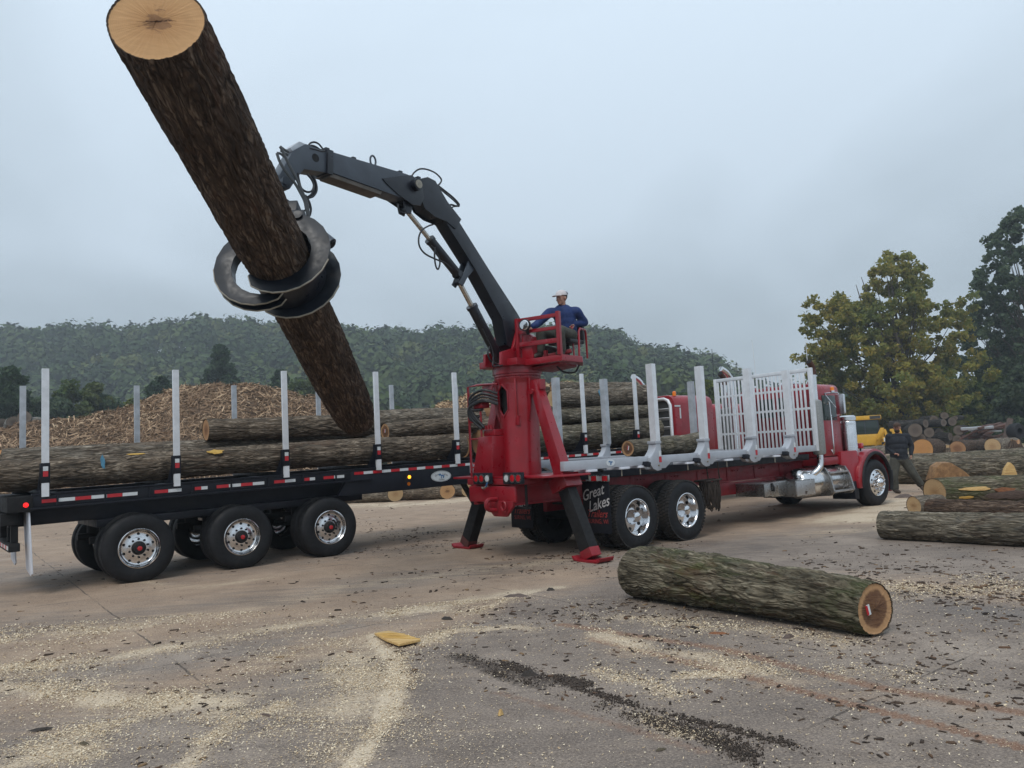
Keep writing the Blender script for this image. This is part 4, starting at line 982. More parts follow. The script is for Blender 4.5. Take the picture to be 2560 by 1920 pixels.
for k, (s, ang, la, lb, mt) in enumerate([(0.16, 8, 0.30, 0.05, 'plank'), (0.28, 0, 0.22, 0.05, 'raw'), (0.12, -28, 0.16, 0.035, 'splinter'), (0.30, -22, 0.5, 0.10, 'bark_slab')]):
    c, n, axx, bb = log_pt(q0, q1, 0.30, 0.33, s, ang); patch_on(l3, 'bark_scar', c - n * 0.004, n, axx * la, bb * lb, M[mt], 80 + k, 0.012)
q0 = A(11.7, 26.1, 0.46); q1 = A(16.9, 18.0, 0.52)
log('ground_log', 'very thick grey log stretching behind the walking man', q0, q1, 0.46, 0.54, 'lichen', 'pale', 'brown', 65, 150, 0.04, relief=0.024, knots=5, cell=0.075, group=RG)
def slab(name, label, px_pts, depth, thick, mat, cat, n_axis=None):
    pts = [at(x, y, depth) for x, y in px_pts]; nv_ = unit(np.cross(pts[1] - pts[0], pts[2] - pts[0])); nv_ = nv_ if nv_ @ (pts[0] - C0) > 0 else -nv_
    return tag(MB().prism(pts, nv_ * thick).build(name, mat, None, 0.01), label, cat)
slab('stump_chunk', 'orange-brown split stump chunk leaning on the thick grey log', [(2330, 1204), (2342, 1168), (2356, 1158), (2378, 1157), (2396, 1168), (2414, 1180), (2432, 1196), (2424, 1204), (2380, 1206)], 21.2, 0.35, M['splinter_old'] if 'splinter_old' in M else wood_mat('weathered_orange_wood', (0.13, 0.065, 0.028), (0.33, 0.19, 0.085), 3, 3), 'stump')
slab('sawn_slab', 'pale pointed sawn slab standing against the thick grey log', [(2510, 1192), (2515, 1172), (2526, 1156), (2536, 1165), (2545, 1190), (2546, 1205), (2538, 1214), (2516, 1208)], 19.6, 0.12, M['plank'], 'slab')
for k, (x, y, sx, lab) in enumerate([(2385, 1212, 0.42, 'flat pale slab on the ground in front of the orange stump'), (2440, 1208, 0.36, 'flat bark-backed slab beside the orange stump')]):
    c = ground(x, y + 2, 0.0); pts = [c + A(math.cos(t_) * sx * (1 + 0.3 * math.sin(3 * t_)), math.sin(t_) * 0.22 - 0.1 * math.cos(t_), 0.01) for t_ in np.arange(10) * 0.628]
    tag(MB().prism(pts, A(0, 0, 0.10)).build('wood_slab', M['plank'] if k == 0 else M['bark_slab'], None, 0.008), lab, 'slab', 'wood slabs among the right logs')

# far row of sawn butts, about 46 m off
for k, (x, y, r, dx, dy, ln, cut, bk, lab) in enumerate([
    (2307, 1127, 0.58, 0.62, 0.78, 4.2, 'orange', 'dark', 'log with bright orange-tan butt right of the walking man'),
    (2367, 1125, 0.34, 0.5, 0.86, 3.0, 'pale', 'grey', 'small log butt behind the upright stump'),
    (2398, 1122, 0.46, 0.72, 0.69, 5.0, 'brown', 'dark', 'brown-ended log lying right of the upright stump'),
    (2484, 1117, 0.47, 0.8, 0.6, 3.2, 'pale', 'grey', 'octagonal pale butt near the right edge'),
    (2214, 1130, 0.40, -0.9, 0.4, 4.0, 'pale', 'grey', 'log lying between the truck fender and the walking man')]):
    c = ground(x, y + r / 46 * 1920 * 0.9, 0) ; c = A(c[0], c[1], r); d_ax = unit(A(dx, dy, 0))
    log('far_log', lab, c, c + d_ax * ln, r, r * 0.92, bk, cut, 'brown', 90 + k, 56, 0.10, relief=0.02, cell=0.09, group='log butts in the far row')
c = ground(2363, 1141)
log('upright_stump', 'short upright stump with pale sawn top in the far row', c, c + A(0, 0, 0.52), 0.33, 0.32, 'brown', 'brown', 'pale', 97, 56, 0.04, relief=0.015, cat='stump')
c = ground(2540, 1140)
log('split_stump', 'brown split stump at the right edge of the far row', c + A(0, 0, 0.0), c + A(0.05, 0, 0.75), 0.52, 0.30, 'dark', 'brown', 'brown', 98, 40, 0.05, relief=0.03, cat='stump', ragged1=0.5)
# dark weathered heap
OLD_L = ['big black-ended log at the left of the blackened heap', 'log leaning second from left in the heap upper row', 'round grey-ended log at the upper middle of the blackened heap', 'pale-streaked log just below the heap crest', 'topmost log on the crest of the blackened heap',
         'dark-ended log at the upper right of the blackened heap', 'grey-ended log at the right shoulder of the blackened heap', 'log at the middle left of the blackened heap', 'stubby grey log at the very middle of the blackened heap', 'small log poking out low in the middle right of the heap',
         'lowest big log at the left foot of the blackened heap', 'log at the foot of the heap beneath the middle left one', 'log at the right foot of the blackened heap', 'log at the foot of the heap beneath the stubby one', 'thin log end jutting right near the heap crest']
for k, (x, y, r, dx, side) in enumerate([(965, 440, 78, 0.25, 0), (1078, 362, 52, -0.5, 0), (1180, 320, 50, 0.2, 0), (1285, 352, 44, -0.3, 0), (1298, 272, 42, 0.5, 0), (1388, 338, 52, 0.1, 0), (1456, 440, 58, 0.75, 0),
                                   (1115, 465, 62, 0.1, 0), (1240, 480, 72, -0.3, 0), (1365, 512, 48, -0.6, 0), (1000, 545, 82, 0.3, 0), (1120, 560, 60, 0.0, 0), (1450, 548, 56, 0.8, 0), (1300, 560, 60, 0.2, 0), (1420, 300, 30, 0.8, 0)]):
    px_, py_ = 2080 + x * 0.217, 980 + y * 0.217; rr = r * 0.00735 * 0.92; c = at(px_, py_, 62 + (k % 3) * 0.5)
    log('weathered_log', OLD_L[k], c, c + unit(A(dx, 1, 0.02)) * 3.2, rr, rr * 0.9, 'old', 'grey', 'grey', 110 + k, 36, 0.16, relief=0.03, cell=0.12, group='blackened logs heaped behind the far row')
# logs seen under and behind the trailer
for k, (x, y, r, dx, dy, ln, cut, bk, lab) in enumerate([
    (989, 1238, 0.29, -1.0, 0.22, 2.2, 'pale', 'grey', 'pale-ended log under the trailer, leftmost of the row'),
    (1037, 1238, 0.20, -0.95, 0.30, 0.9, 'pale', 'grey', 'small round log under the trailer, second of the row'),
    (1119, 1231, 0.29, -1.0, 0.25, 1.7, 'tan', 'brown', 'log with grey-streaked end under the trailer, third of the row'),
    (1170, 1228, 0.24, -0.95, 0.3, 1.0, 'pale', 'brown', 'pale log end just left of the far outrigger'),
    (14, 1310, 0.36, -1.0, 0.2, 2.0, 'pale', 'grey', 'pale log end behind the rear bumper')]):
    c = ground(x, y + r / 29.5 * 1920 * 0.85); c = A(c[0], c[1], r); dd = unit(A(dx, dy, 0))
    log('rear_log', lab, c, c + dd * ln, r, r * 0.95, bk, cut, 'brown', 130 + k, 60, 0.06, tilt0=unit(A(0, -1, 0)) * 0.75, group='sawn logs behind the trailer')
# bleached logs at the far left
for k, (x, y, r, dx, dy, ln) in enumerate([(60, 1043, 0.34, -0.35, 0.8, 0.7), (66, 1052, 0.24, 0.8, 0.9, 1.0), (34, 1056, 0.34, -0.6, 0.6, 1.2), (8, 1064, 0.40, -1, 0.5, 1.4)]):
    c = at(x, y, 40.5 + 0.4 * k)
    log('bleached_log', ['round-ended bleached stump on the mulch heap at far left', 'bleached log running back behind the round-ended stump', 'bleached log lying left of the round-ended stump', 'bleached log cut by the left frame edge'][k], c, c + unit(A(dx, dy, -0.15)) * ln, r, r * 0.9, 'bleached', 'grey', 'grey', 140 + k, 40, 0.08, relief=0.03, group='bleached stumps at the left end of the mulch heap', cat='stump')
# scrap heap and pipe at the far right
M['rusty'] = pm('rusty_steel', (0.085, 0.040, 0.030), 0.85, 0.2, 0.4, 2.0, dirt=0.3, dirtcol=(0.2, 0.17, 0.16))
sc_ = empty('scrap_heap', ground(2470, 1105)); tag(sc_, 'heap of rusty red steel beams near the right edge', 'scrap heap')
for k in range(16):
    x = RND.uniform(2428, 2515); c = at(x, RND.uniform(1068, 1100) - (x - 2428) * 0.12, 60 + RND.uniform(-1, 1)); d_ = unit(A(RND.uniform(0.5, 1), RND.uniform(-0.4, 0.4), RND.uniform(-0.1, 0.35)))
    MB().beam(c - d_ * 1.1, c + d_ * 1.1, A(0, 1, 0.2), RND.uniform(0.12, 0.5), RND.uniform(0.08, 0.2)).build('scrap_beam', M['rusty'] if k % 5 else M['alu_dull'], sc_, 0.01)
ps = at(2513, 1085, 58); tag(MB().beam(ps - A(0.25, 0, 0.9), at(2526, 1046, 58), A(0, 1, 0), 0.3, 0.3).build('timber_post', M['bark_slab'], None, 0.02), 'grey timber post leaning by the rusty scrap', 'post')
tc_ = at(2539, 1079, 56); tag(MB().lathe([(-0.35, 0.24), (-0.35, 0.52), (-0.2, 0.60), (0.2, 0.60), (0.35, 0.52), (0.35, 0.24), (-0.35, 0.24)], tc_, A(0.3, -1, 0.05), 28).build('loader_tyre', M['rubber'], None), 'big loader tyre lying by the timber post at right', 'tyre')
# ------------------------------------------------------------------ wheels
def wheel_meshes(kind):
    """local space: axle along +Y pointing INTO the vehicle, outer face at y=0, centre at origin"""
    o = A(0, 0, 0); ax = A(0, 1, 0); R = 0.525; Wt = 0.275
    out = {}
    tyre = MB()
    prof = [(0.045, 0.292), (0.018, 0.300), (0.002, 0.335), (-0.004, 0.40), (0.004, 0.455), (0.022, 0.497), (0.040, 0.515), (0.052, R - 0.006)]
    for g in range(5):
        y0 = 0.052 + (Wt - 0.104) * g / 5; y1 = 0.052 + (Wt - 0.104) * (g + 1) / 5
        prof += [(y0 + 0.004, R), (y1 - 0.006, R), (y1 - 0.005, R - 0.010), (y1 - 0.001, R - 0.010)]
    prof += [(Wt - 0.040, 0.515), (Wt - 0.018, 0.495), (Wt, 0.45), (Wt, 0.36), (Wt - 0.03, 0.292)]
    if kind == 'drive': prof = [(a, r - 0.012 if r > 0.512 else r) for a, r in prof]
    tyre.lathe(prof, o, ax, 72, caps=False)
    out['tyre'] = (tyre, 'rubber')
    if kind == 'drive':
        lug = MB(); n = 54
        for i in range(n):
            for row, (yc, hw) in enumerate(((0.040, 0.030), (0.104, 0.026), (0.171, 0.026), (0.235, 0.030))):
                t = 2 * math.pi * (i + (0.5 if row % 2 else 0)) / n; rad = A(math.cos(t), 0, math.sin(t)); tan = A(-math.sin(t), 0, math.cos(t))
                rr = R - 0.008 if row in (1, 2) else R - 0.014
                lug.obox(rad * (rr) + A(0, yc, 0), rad * 0.011, tan * (0.021), A(0, hw, 0) + tan * 0.006)
        out['tread_blocks'] = (lug, 'tread_rubber')
    ring = lambda n, r, y, rr, h, mb: (mb.cyl(A(r, y, 0), A(r, y - h, 0), rr, rr, 12), spin.__setitem__(id(mb), n))
    spin = {}
    rim = MB()
    if kind == 'trailer':
        rim.lathe([(0.030, 0.302), (0.004, 0.300), (0.000, 0.290), (0.018, 0.276), (0.030, 0.268), (0.052, 0.262), (0.066, 0.250), (0.072, 0.225), (0.060, 0.185), (0.060, 0.170), (0.056, 0.165), (0.056, 0.100), (0.056, 0.0)], o, ax, 60, caps=False)
        out['rim'] = (rim, 'polish')
        hh = MB(); ring(10, 0.214, 0.074, 0.021, 0.010, hh); out['hand_hole'] = (hh, 'dark')
        st = MB(); ring(10, 0.138, 0.056, 0.016, 0.022, st); out['lug_nut'] = (st, 'black_dull')
        hub = MB(); hub.lathe([(0.056, 0.104), (0.035, 0.102), (0.02, 0.085), (-0.012, 0.080), (-0.016, 0.072), (-0.016, 0)], o, ax, 32); out['hub'] = (hub, 'black_dull')
        cp = MB(); cp.lathe([(-0.014, 0.036), (-0.022, 0.034), (-0.024, 0)], o, ax, 24); out['hub_cap'] = (cp, 'lens_r')
    elif kind == 'drive':
        rim.lathe([(0.030, 0.302), (0.004, 0.300), (0.000, 0.290), (0.012, 0.278), (0.040, 0.268), (0.110, 0.258), (0.135, 0.245), (0.140, 0.17), (0.135, 0.12), (0.132, 0.0)], o, ax, 60, caps=False)
        out['rim'] = (rim, 'chrome')
        hh = MB(); ring(5, 0.198, 0.141, 0.030, 0.012, hh); out['hand_hole'] = (hh, 'dark')
        hub = MB(); hub.lathe([(0.132, 0.118), (0.125, 0.122), (0.095, 0.110), (0.06, 0.092), (0.03, 0.083), (0.012, 0.078), (0.008, 0.06), (0.004, 0.052), (0.004, 0)], o, ax, 32); out['hub'] = (hub, 'chrome')
    else:
        rim.lathe([(0.030, 0.302), (0.004, 0.300), (0.000, 0.290), (0.010, 0.276), (0.022, 0.262), (0.010, 0.235), (-0.006, 0.195), (-0.010, 0.17), (-0.010, 0.0)], o, ax, 60, caps=False)
        out['rim'] = (rim, 'polish')
        hh = MB(); ring(10, 0.222, 0.012, 0.022, 0.012, hh); out['hand_hole'] = (hh, 'dark')
        st = MB()
        st.lathe([(0, 0.022), (0.035, 0.020), (0.055, 0.010), (0.058, 0)], A(0.165, -0.008, 0), A(0, -1, 0), 10); spin[id(st)] = 10
        out['lug_nut'] = (st, 'chrome')
        hub = MB(); hub.lathe([(-0.01, 0.115), (-0.05, 0.105), (-0.07, 0.085), (-0.085, 0.05), (-0.09, 0)], o, ax, 28); out['hub'] = (hub, 'chrome')
    res = {}
    for nm, (mb, mt) in out.items():
        ob = mb.build(nm, M[mt], None, loc=(0, 0, 0)); res[nm] = (ob.data, spin.get(id(mb), 1)); bpy.data.objects.remove(ob)
    return res
WM = {k: wheel_meshes(k) for k in ('trailer', 'drive', 'steer')}
def wheel(parent, fr, u, v, kind, inward=1, sc=1.0, wide=1.0, steer=0.0, w=None, only=None, name='wheel'):
    """wheel whose outer face centre is at (u, v); inward +1: axle runs towards +v"""
    r = 0.525 * sc; pos = fr.P(u, v, r if w is None else w)
    if w is None: pos[2] = r - 0.012
    e = bpy.data.objects.new(name, None); e.empty_display_size = 0.2; put(e, parent)
    m = Matrix.Translation(Vector(pos)) @ Matrix.Rotation(fr.a + steer + (0 if inward > 0 else math.pi), 4, 'Z') @ Matrix.Diagonal((sc, sc * wide, sc, 1))
    e.matrix_local = MW[parent.name_full].inverted() @ m; MW[e.name_full] = m
    for nm, (me, n) in WM[kind].items():
        if only and nm not in only: continue
        if n > 1 and inward < 0: continue
        for i in range(n):
            o = bpy.data.objects.new(nm, me); put(o, e)
            if n > 1: o.rotation_euler[1] = 2 * math.pi * (i + 0.5) / n
            if nm == 'tread_blocks': o['kind'] = 'stuff'
    return e

def text_mesh(s, size, shear=0.0, bold=0.0, spacing=1.0):
    cu = bpy.data.curves.new('t', 'FONT'); cu.body = s; cu.size = size; cu.shear = shear; cu.offset = bold; cu.space_character = spacing; cu.align_x = 'CENTER'; cu.resolution_u = 3
    o = bpy.data.objects.new('t', cu); COL.objects.link(o); bpy.context.view_layer.update()
    me = o.to_mesh(); v = np.array([x.co[:] for x in me.vertices]); f = [tuple(p_.vertices) for p_ in me.polygons]; o.to_mesh_clear(); bpy.data.objects.remove(o)
    return v, f
def text(s, size, c, xd, yd, mat, parent, name='lettering', shear=0.0, rot=0.0, bold=0.0, arc=0.0, sx=1.0):
    v, f = text_mesh(s, size, shear, bold); xd = unit(xd); yd = unit(yd); x = v[:, 0] * sx; y = v[:, 1]
    if arc:
        a = x / arc; r_ = arc + y; x, y = r_ * np.sin(a), r_ * np.cos(a) - arc
    cr_, sr_ = math.cos(rot), math.sin(rot); x, y = x * cr_ - y * sr_, x * sr_ + y * cr_
    return mesh_obj(name, np.asarray(c) + np.outer(x, xd) + np.outer(y, yd), f, mat, parent, smooth=0)

# ------------------------------------------------------------------ the black log trailer
tr = empty('log_trailer', T0.P(4, 1.3, 0), T.a)
tag(tr, 'black triple-axle log trailer with aluminium stakes loaded with logs', 'trailer')
NS = [-1.24 + 1.785 * i for i in range(8)]
mb = MB()
for v0 in (0.62, 1.78): mb.box(T, -1.62, 12.3, v0, v0 + 0.14, 0.98, 1.30)
mb.build('main_beam', M['black'], tr, 0.008)
for v0, nm in ((0.0, 'side_rail'), (2.40, 'side_rail')):
    mb = MB(); mb.box(T, -1.40, 3.55, v0, v0 + 0.10, 1.262, 1.43); mb.box(T, -1.42, 3.95, v0 - 0.035, v0 + 0.13, 1.232, 1.260)
    mb.box(T, -1.40, 12.25, v0 - 0.012, v0 + 0.11, 1.432, 1.458)
    mb.build(nm, M['black'], tr, 0.006)
    mb = MB(); mb.prism([T.P(3.30, v0 + .003, 1.00), T.P(3.56, v0 + .003, 0.985), T.P(12.25, v0 + .003, 0.985), T.P(12.25, v0 + .003, 1.43), T.P(3.56, v0 + .003, 1.43)], T.v * 0.09)
    mb.build('front_side_plate', M['black'], tr, 0.006)
for i, u in enumerate(np.arange(-1.1, 3.5, 0.62)):
    MB().box(T, u, u + 0.028, -0.018, 0.02, 1.263, 1.431).build('rail_rib', M['black'], tr)
mb = MB(); mb.box(T, -1.70, -1.39, -0.03, 2.55, 1.215, 1.435); mb.build('rear_crossmember', M['black_dull'], tr, 0.012)
for k in range(7):
    MB().box(T, -0.9 + 1.7 * k, -0.82 + 1.7 * k, 0.1, 2.40, 1.30, 1.42).build('crossmember', M['black'], tr)
# bunks and stakes
for i, u in enumerate(NS):
    mb = MB(); mb.box(T, u - 0.06, u + 0.06, 0.0, 2.50, 1.459, 1.508)
    bk_ = mb.build('bunk', M['black'], tr, 0.005)
    for sd, v0, s in ((0, 0.0, 1), (1, 2.50, -1)):
        mb = MB(); P = lambda du, dvv, w: T.P(u + du, v0 + s * dvv, w)
        for du in (-0.062, 0.050):
            mb.prism([P(du, 0.015, 1.508), P(du, 0.30, 1.508), P(du, 0.20, 1.60), P(du, 0.085, 1.72), P(du, 0.055, 1.88), P(du, 0.012, 1.88)], T.u * 0.012)
        mb.prism([P(-0.062, 0.006, 1.508), P(0.062, 0.006, 1.508), P(0.062, 0.006, 1.885), P(-0.062, 0.006, 1.885)], T.v * s * 0.052)
        pk = mb.build('stake_pocket', M['black'], tr, 0.003)
        if sd == 0:
            mb = MB(); mb.box(T, u - 0.032, u + 0.032, -0.0585, -0.0545, 1.772, 1.835); mb.build('white_reflector', M['tape_w'], pk)
            mb = MB(); mb.box(T, u - 0.032, u + 0.032, -0.0585, -0.0545, 1.690, 1.768); mb.build('red_reflector', M['tape_r'], pk)
            mb = MB(); mb.prism([T.P(u - 0.058, -0.052, 1.60), T.P(u + 0.058, -0.052, 1.60), T.P(u + 0.058, -0.052, 1.885), T.P(u - 0.058, -0.052, 1.885)], T.v * 0.058); mb.build('pocket_face', M['black'], pk, 0.003)
        mb = MB(); va, vb = (v0 - 0.05, v0 + 0.002) if sd == 0 else (v0 - 0.002, v0 + 0.05)
        for (a0, a1, b0, b1) in ((u - 0.045, u + 0.045, va, va + 0.008), (u - 0.045, u + 0.045, vb - 0.008, vb), (u - 0.045, u - 0.037, va + 0.008, vb - 0.008), (u + 0.037, u + 0.045, va + 0.008, vb - 0.008), (u - 0.004, u + 0.004, va + 0.008, vb - 0.008)):
            mb.box(T, a0, a1, b0, b1, 1.405, 3.245)
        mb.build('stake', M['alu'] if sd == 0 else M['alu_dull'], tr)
# reflective tape along the rails
def tape(u0, u1, w0, w1, n, first='r', v=-0.0035, step=None):
    L = (u1 - u0) / n
    for k in range(n):
        c = 'r' if (k % 2 == 0) == (first == 'r') else 'w'
        MB().box(T, u0 + k * L, u0 + (k + 1) * L - 0.003, v - 0.002, v + 0.002, w0, w1).build('reflective_tape', M['tape_' + c], tr)
tape(-1.28, -0.02, 1.318, 1.368, 6); tape(0.22, 0.62, 1.318, 1.368, 2); tape(0.82, 1.02, 1.318, 1.368, 2)
tape(1.16, 1.95, 1.318, 1.368, 4); tape(2.12, 2.50, 1.318, 1.368, 2); tape(2.66, 2.86, 1.318, 1.368, 2); tape(3.02, 3.42, 1.318, 1.368, 2)
tape(3.62, 12.0, 1.35, 1.40, 44)
# lamps and the oval maker's plate
MB().lathe([(0, 0.034), (0.012, 0.032), (0.016, 0.0)], T.P(-1.475, -0.030, 1.31), -T.v, 20).build('marker_lamp', M['lit_red'], tr)
MB().obox(T.P(4.74, -0.004, 1.215), T.u * 0.075, T.v * 0.006, A(0, 0, 0.075)).build('lamp_plate', M['black_dull'], tr)
MB().lathe([(0, 0.034), (0.014, 0.03), (0.018, 0.0)], T.P(4.77, -0.011, 1.225), -T.v, 18).build('marker_lamp', M['lit_amber'], tr)
MB().lathe([(0, 0.036), (0.006, 0.034), (0.007, 0.0)], T.P(4.76, 0.0, 1.095), -T.v, 18).build('reflector', M['lens_a'], tr)
oc_ = T.P(5.50, -0.002, 1.185)
ov = MB().prism([oc_ + T.u * 0.235 * math.cos(t_) + A(0, 0, 0.108 * math.sin(t_)) for t_ in np.arange(36) * math.pi / 18], -T.v * 0.004).build('maker_plate', M['tape_w'], tr)
mb = MB()
for t_ in np.arange(36) * math.pi / 18:
    a_p = oc_ + T.u * 0.222 * math.cos(t_) + A(0, 0, 0.098 * math.sin(t_)) - T.v * 0.006; b_p = oc_ + T.u * 0.222 * math.cos(t_ + .175) + A(0, 0, 0.098 * math.sin(t_ + .175)) - T.v * 0.006; mb.tube([a_p, b_p], 0.0022, 4)
mb.build('plate_border', M['ink'], ov)
text('Great   Lakes', 0.055, oc_ - T.v * 0.007 + A(0, 0, 0.030), T.u, A(0, 0, 1), M['ink'], ov, shear=0.2, arc=0.30)
text('Trailers', 0.045, oc_ - T.v * 0.007 + A(0, 0, -0.078), T.u, A(0, 0, 1), M['ink'], ov, shear=0.35)
mb = MB()
for poly in ([(-0.06, 0.035), (-0.02, 0.052), (0.0, 0.035), (-0.005, 0.018), (-0.03, 0.012), (-0.055, 0.02)], [(-0.01, 0.03), (0.045, 0.022), (0.05, 0.005), (0.02, 0.0), (0.0, 0.01)], [(0.0, 0.01), (0.015, 0.008), (0.005, -0.045), (-0.01, -0.045)], [(0.045, 0.01), (0.075, 0.02), (0.065, -0.02), (0.05, -0.045), (0.04, -0.03)]):
    mb.prism([oc_ - T.v * 0.006 + T.u * x + A(0, 0, y) for x, y in poly], -T.v * 0.002)
mb.build('emblem', M['blue'], ov)
# rear bumper, mudflaps
mb = MB(); mb.box(T, -1.66, -1.52, 0.16, 2.36, 0.66, 0.775); bp_ = mb.build('rear_bumper', M['black_dull'], tr, 0.012)
for k in range(12):
    MB().box(T, -1.6655, -1.6605, 0.2 + 0.178 * k, 0.2 + 0.178 * (k + 1) - 0.004, 0.69, 0.745).build('reflective_tape', M['tape_r' if k % 2 else 'tape_w'], bp_)
for v0 in (0.30, 0.72, 1.70, 2.12): MB().box(T, -1.62, -1.53, v0, v0 + 0.09, 0.776, 1.215).build('bumper_post', M['black_dull'], tr, 0.006)
MB().box(T, -1.75, -1.52, 0.25, 2.25, 1.03, 1.20).build('rear_apron', M['black_dull'], tr, 0.01)
for v0 in (0.0, 1.92):
    mb = MB(); n_ = 6; mb.prism([T.P(-1.44, v0, 1.20), T.P(-1.44, v0 + 0.60, 1.20), T.P(-1.40, v0 + 0.60, 0.36), T.P(-1.40, v0 + 0.10, 0.30), T.P(-1.40, v0, 0.34)], T.u * 0.02); mb.build('mudflap', M['white'], tr, 0.004)
for k in range(3):
    u = 1.565 * k
    wheel(tr, T0, u, 0.0, 'trailer'); wheel(tr, T0, u, 0.33, 'trailer', only=('tyre',))
    wheel(tr, T0, u, 2.55, 'trailer', -1); wheel(tr, T0, u, 2.22, 'trailer', -1, only=('tyre',))
    MB().cyl(T0.P(u, 0.06, 0.51), T0.P(u, 2.49, 0.51), 0.065).build('axle', M['black_dull'], tr)
    for v0 in (0.70, 1.72):
        MB().box(T, u - 0.55, u + 0.12, v0, v0 + 0.10, 0.60, 0.70).build('trailing_arm', M['black_dull'], tr, 0.008)
        MB().cyl(T.P(u - 0.30, v0 + 0.05, 0.70), T.P(u - 0.30, v0 + 0.05, 0.985), 0.11).build('air_spring', M['rubber'], tr)
        MB().box(T, u + 0.40, u + 0.52, v0 - 0.02, v0 + 0.16, 0.55, 0.99).build('hanger', M['black'], tr, 0.01)
MB().box(T, -0.5, 4.0, 0.45, 2.05, 0.86, 0.978).build('suspension_frame', M['black'], tr, 0.01)
MB().beam(T.P(6.35, 0.5, 1.0), T.P(6.75, 0.5, 0.35), T.v, 0.09, 0.09).build('landing_leg', M['black_dull'], tr)

# ------------------------------------------------------------------ the trailer's tractor: red sleeper seen from behind
td = empty('tractor_unit', T0.P(14, 1.25, 0), T.a)
tag(td, 'red sleeper tractor with silver louvred cab guard in front of the trailer', 'truck')
def roundbox(fr, u0, u1, v0, v1, w0, w1, rad, seg=5):
    """box with the upper edges rounded across v and the rear edges left square"""
    poly = [(v0, w0), (v1, w0)]
    for k in range(seg + 1):
        t_ = math.pi / 2 * k / seg; poly.append((v1 - rad + rad * math.cos(t_), w1 - rad + rad * math.sin(t_)))
    for k in range(seg + 1):
        t_ = math.pi / 2 * (1 + k / seg); poly.append((v0 + rad + rad * math.cos(t_), w1 - rad + rad * math.sin(t_)))
    return MB().prism([fr.P(u0, a, b) for a, b in poly], fr.u * (u1 - u0))
roundbox(T0, 12.98, 14.62, 0.20, 2.36, 1.15, 2.95, 0.24).build('sleeper', M['red'], td, 0.05)
roundbox(T0, 14.62, 16.3, 0.30, 2.26, 1.15, 2.72, 0.20).build('cab', M['red'], td, 0.05)
roundbox(T0, 16.3, 18.3, 0.55, 2.0, 1.05, 1.95, 0.18).build('hood', M['red'], td, 0.04)
mb = MB(); fp = [T0.P(12.93, 0.29, 1.40), T0.P(12.93, 0.29, 2.68), T0.P(12.93, 0.36, 2.80), T0.P(12.93, 0.48, 2.85), T0.P(12.93, 2.08, 2.85), T0.P(12.93, 2.20, 2.80), T0.P(12.93, 2.27, 2.68), T0.P(12.93, 2.27, 1.40)]
mb.tube(fp, 0.045, 8); cg = mb.build('cab_guard', M['alu'], td)
MB().box(T0, 12.955, 12.965, 0.31, 2.25, 1.40, 2.80).build('guard_mesh', M['mesh_dark'], cg)
for w0 in (1.60, 1.84, 2.08, 2.32, 2.56):
    mb = MB(); mb.prism([T0.P(12.90, 0.33, w0 + 0.03), T0.P(12.95, 0.33, w0 - 0.03), T0.P(12.954, 0.33, w0 - 0.02), T0.P(12.905, 0.33, w0 + 0.045)], T0.v * 1.9); mb.build('louvre', M['alu'], cg)
MB().box(T0, 13.18, 13.23, 0.190, 0.197, 2.32, 2.60).build('light_strip', M['tape_w'], td); MB().box(T0, 12.99, 13.22, 0.190, 0.197, 2.63, 2.67).build('light_strip', M['tape_w'], td)
MB().box(T0, 13.78, 13.86, 0.185, 0.197, 2.18, 2.40).build('grab_handle', M['alu'], td)
for (u, v) in ((14.3, 2.40), (15.45, 0.14)):
    mb = MB(); mb.tube([T0.P(u, v, 1.0), T0.P(u, v, 3.25), T0.P(u - 0.03, v, 3.42), T0.P(u - 0.18, v, 3.58), T0.P(u - 0.42, v, 3.68)], 0.075, 12, 4); st_ = mb.build('exhaust_stack', M['chrome'], td)
MB().tube([T0.P(14.9, 0.3, 2.7), T0.P(14.9, 0.3, 4.25)], 0.008, 5).build('antenna', M['ink'], td); MB().tube([T0.P(13.15, 0.9, 2.94), T0.P(13.15, 0.9, 4.0)], 0.008, 5).build('antenna', M['ink'], td)
MB().box(T0, 10.8, 18.2, 0.85, 1.65, 0.72, 1.0).build('chassis_frame', M['black'], td, 0.02)
for u in (11.4, 12.75): wheel(td, T0, u, 0.05, 'drive'); wheel(td, T0, u, 2.45, 'drive', -1)
wheel(td, T0, 17.4, 0.1, 'steer'); wheel(td, T0, 17.4, 2.4, 'steer', -1)
MB().lathe([(0, 0.05), (0.10, 0.05), (0.12, 0.03), (0.12, 0)], T0.P(13.2, 0.35, 2.93), A(0, 0, 1), 12).build('roof_lamp', M['beacon'], td)
# ------------------------------------------------------------------ the red log truck
tk = empty('log_truck', K.P(3, 1.25, 0), K.a)
tag(tk, 'red log truck with grey stake bunks, slatted headache rack and chrome stacks', 'truck')
for v0 in (0.72, 1.68):
    mb = MB(); mb.box(K, -2.0, 9.1, v0, v0 + 0.09, 0.85, 1.165); mb.box(K, -2.0, 9.1, v0 - 0.03, v0 + 0.0, 1.13, 1.160); mb.box(K, -2.0, 9.1, v0 - 0.03, v0 + 0.0, 0.852, 0.88)
    mb.build('frame_rail', M['red_dull'], tk, 0.006)
for u in np.arange(-0.3, 8.6, 0.95):
    MB().box(K, u, u + 0.10, 0.705, 0.718, 0.88, 1.13).build('frame_bracket', M['red_dull'], tk, 0.004)
    for k in range(3): MB().cyl(K.P(u + 0.2 + 0.09 * k, 0.72, 1.07), K.P(u + 0.2 + 0.09 * k, 0.70, 1.07), 0.014, n=8).build('frame_bolt', M['red_dull'], tk)
MB().box(K, -0.95, 6.1, 0.40, 2.05, 1.168, 1.295).build('subframe', M['black'], tk, 0.01)
MB().box(K, 2.9, 5.2, 0.70, 0.716, 0.60, 0.848).build('red_skirt', M['red_dull'], tk, 0.01)
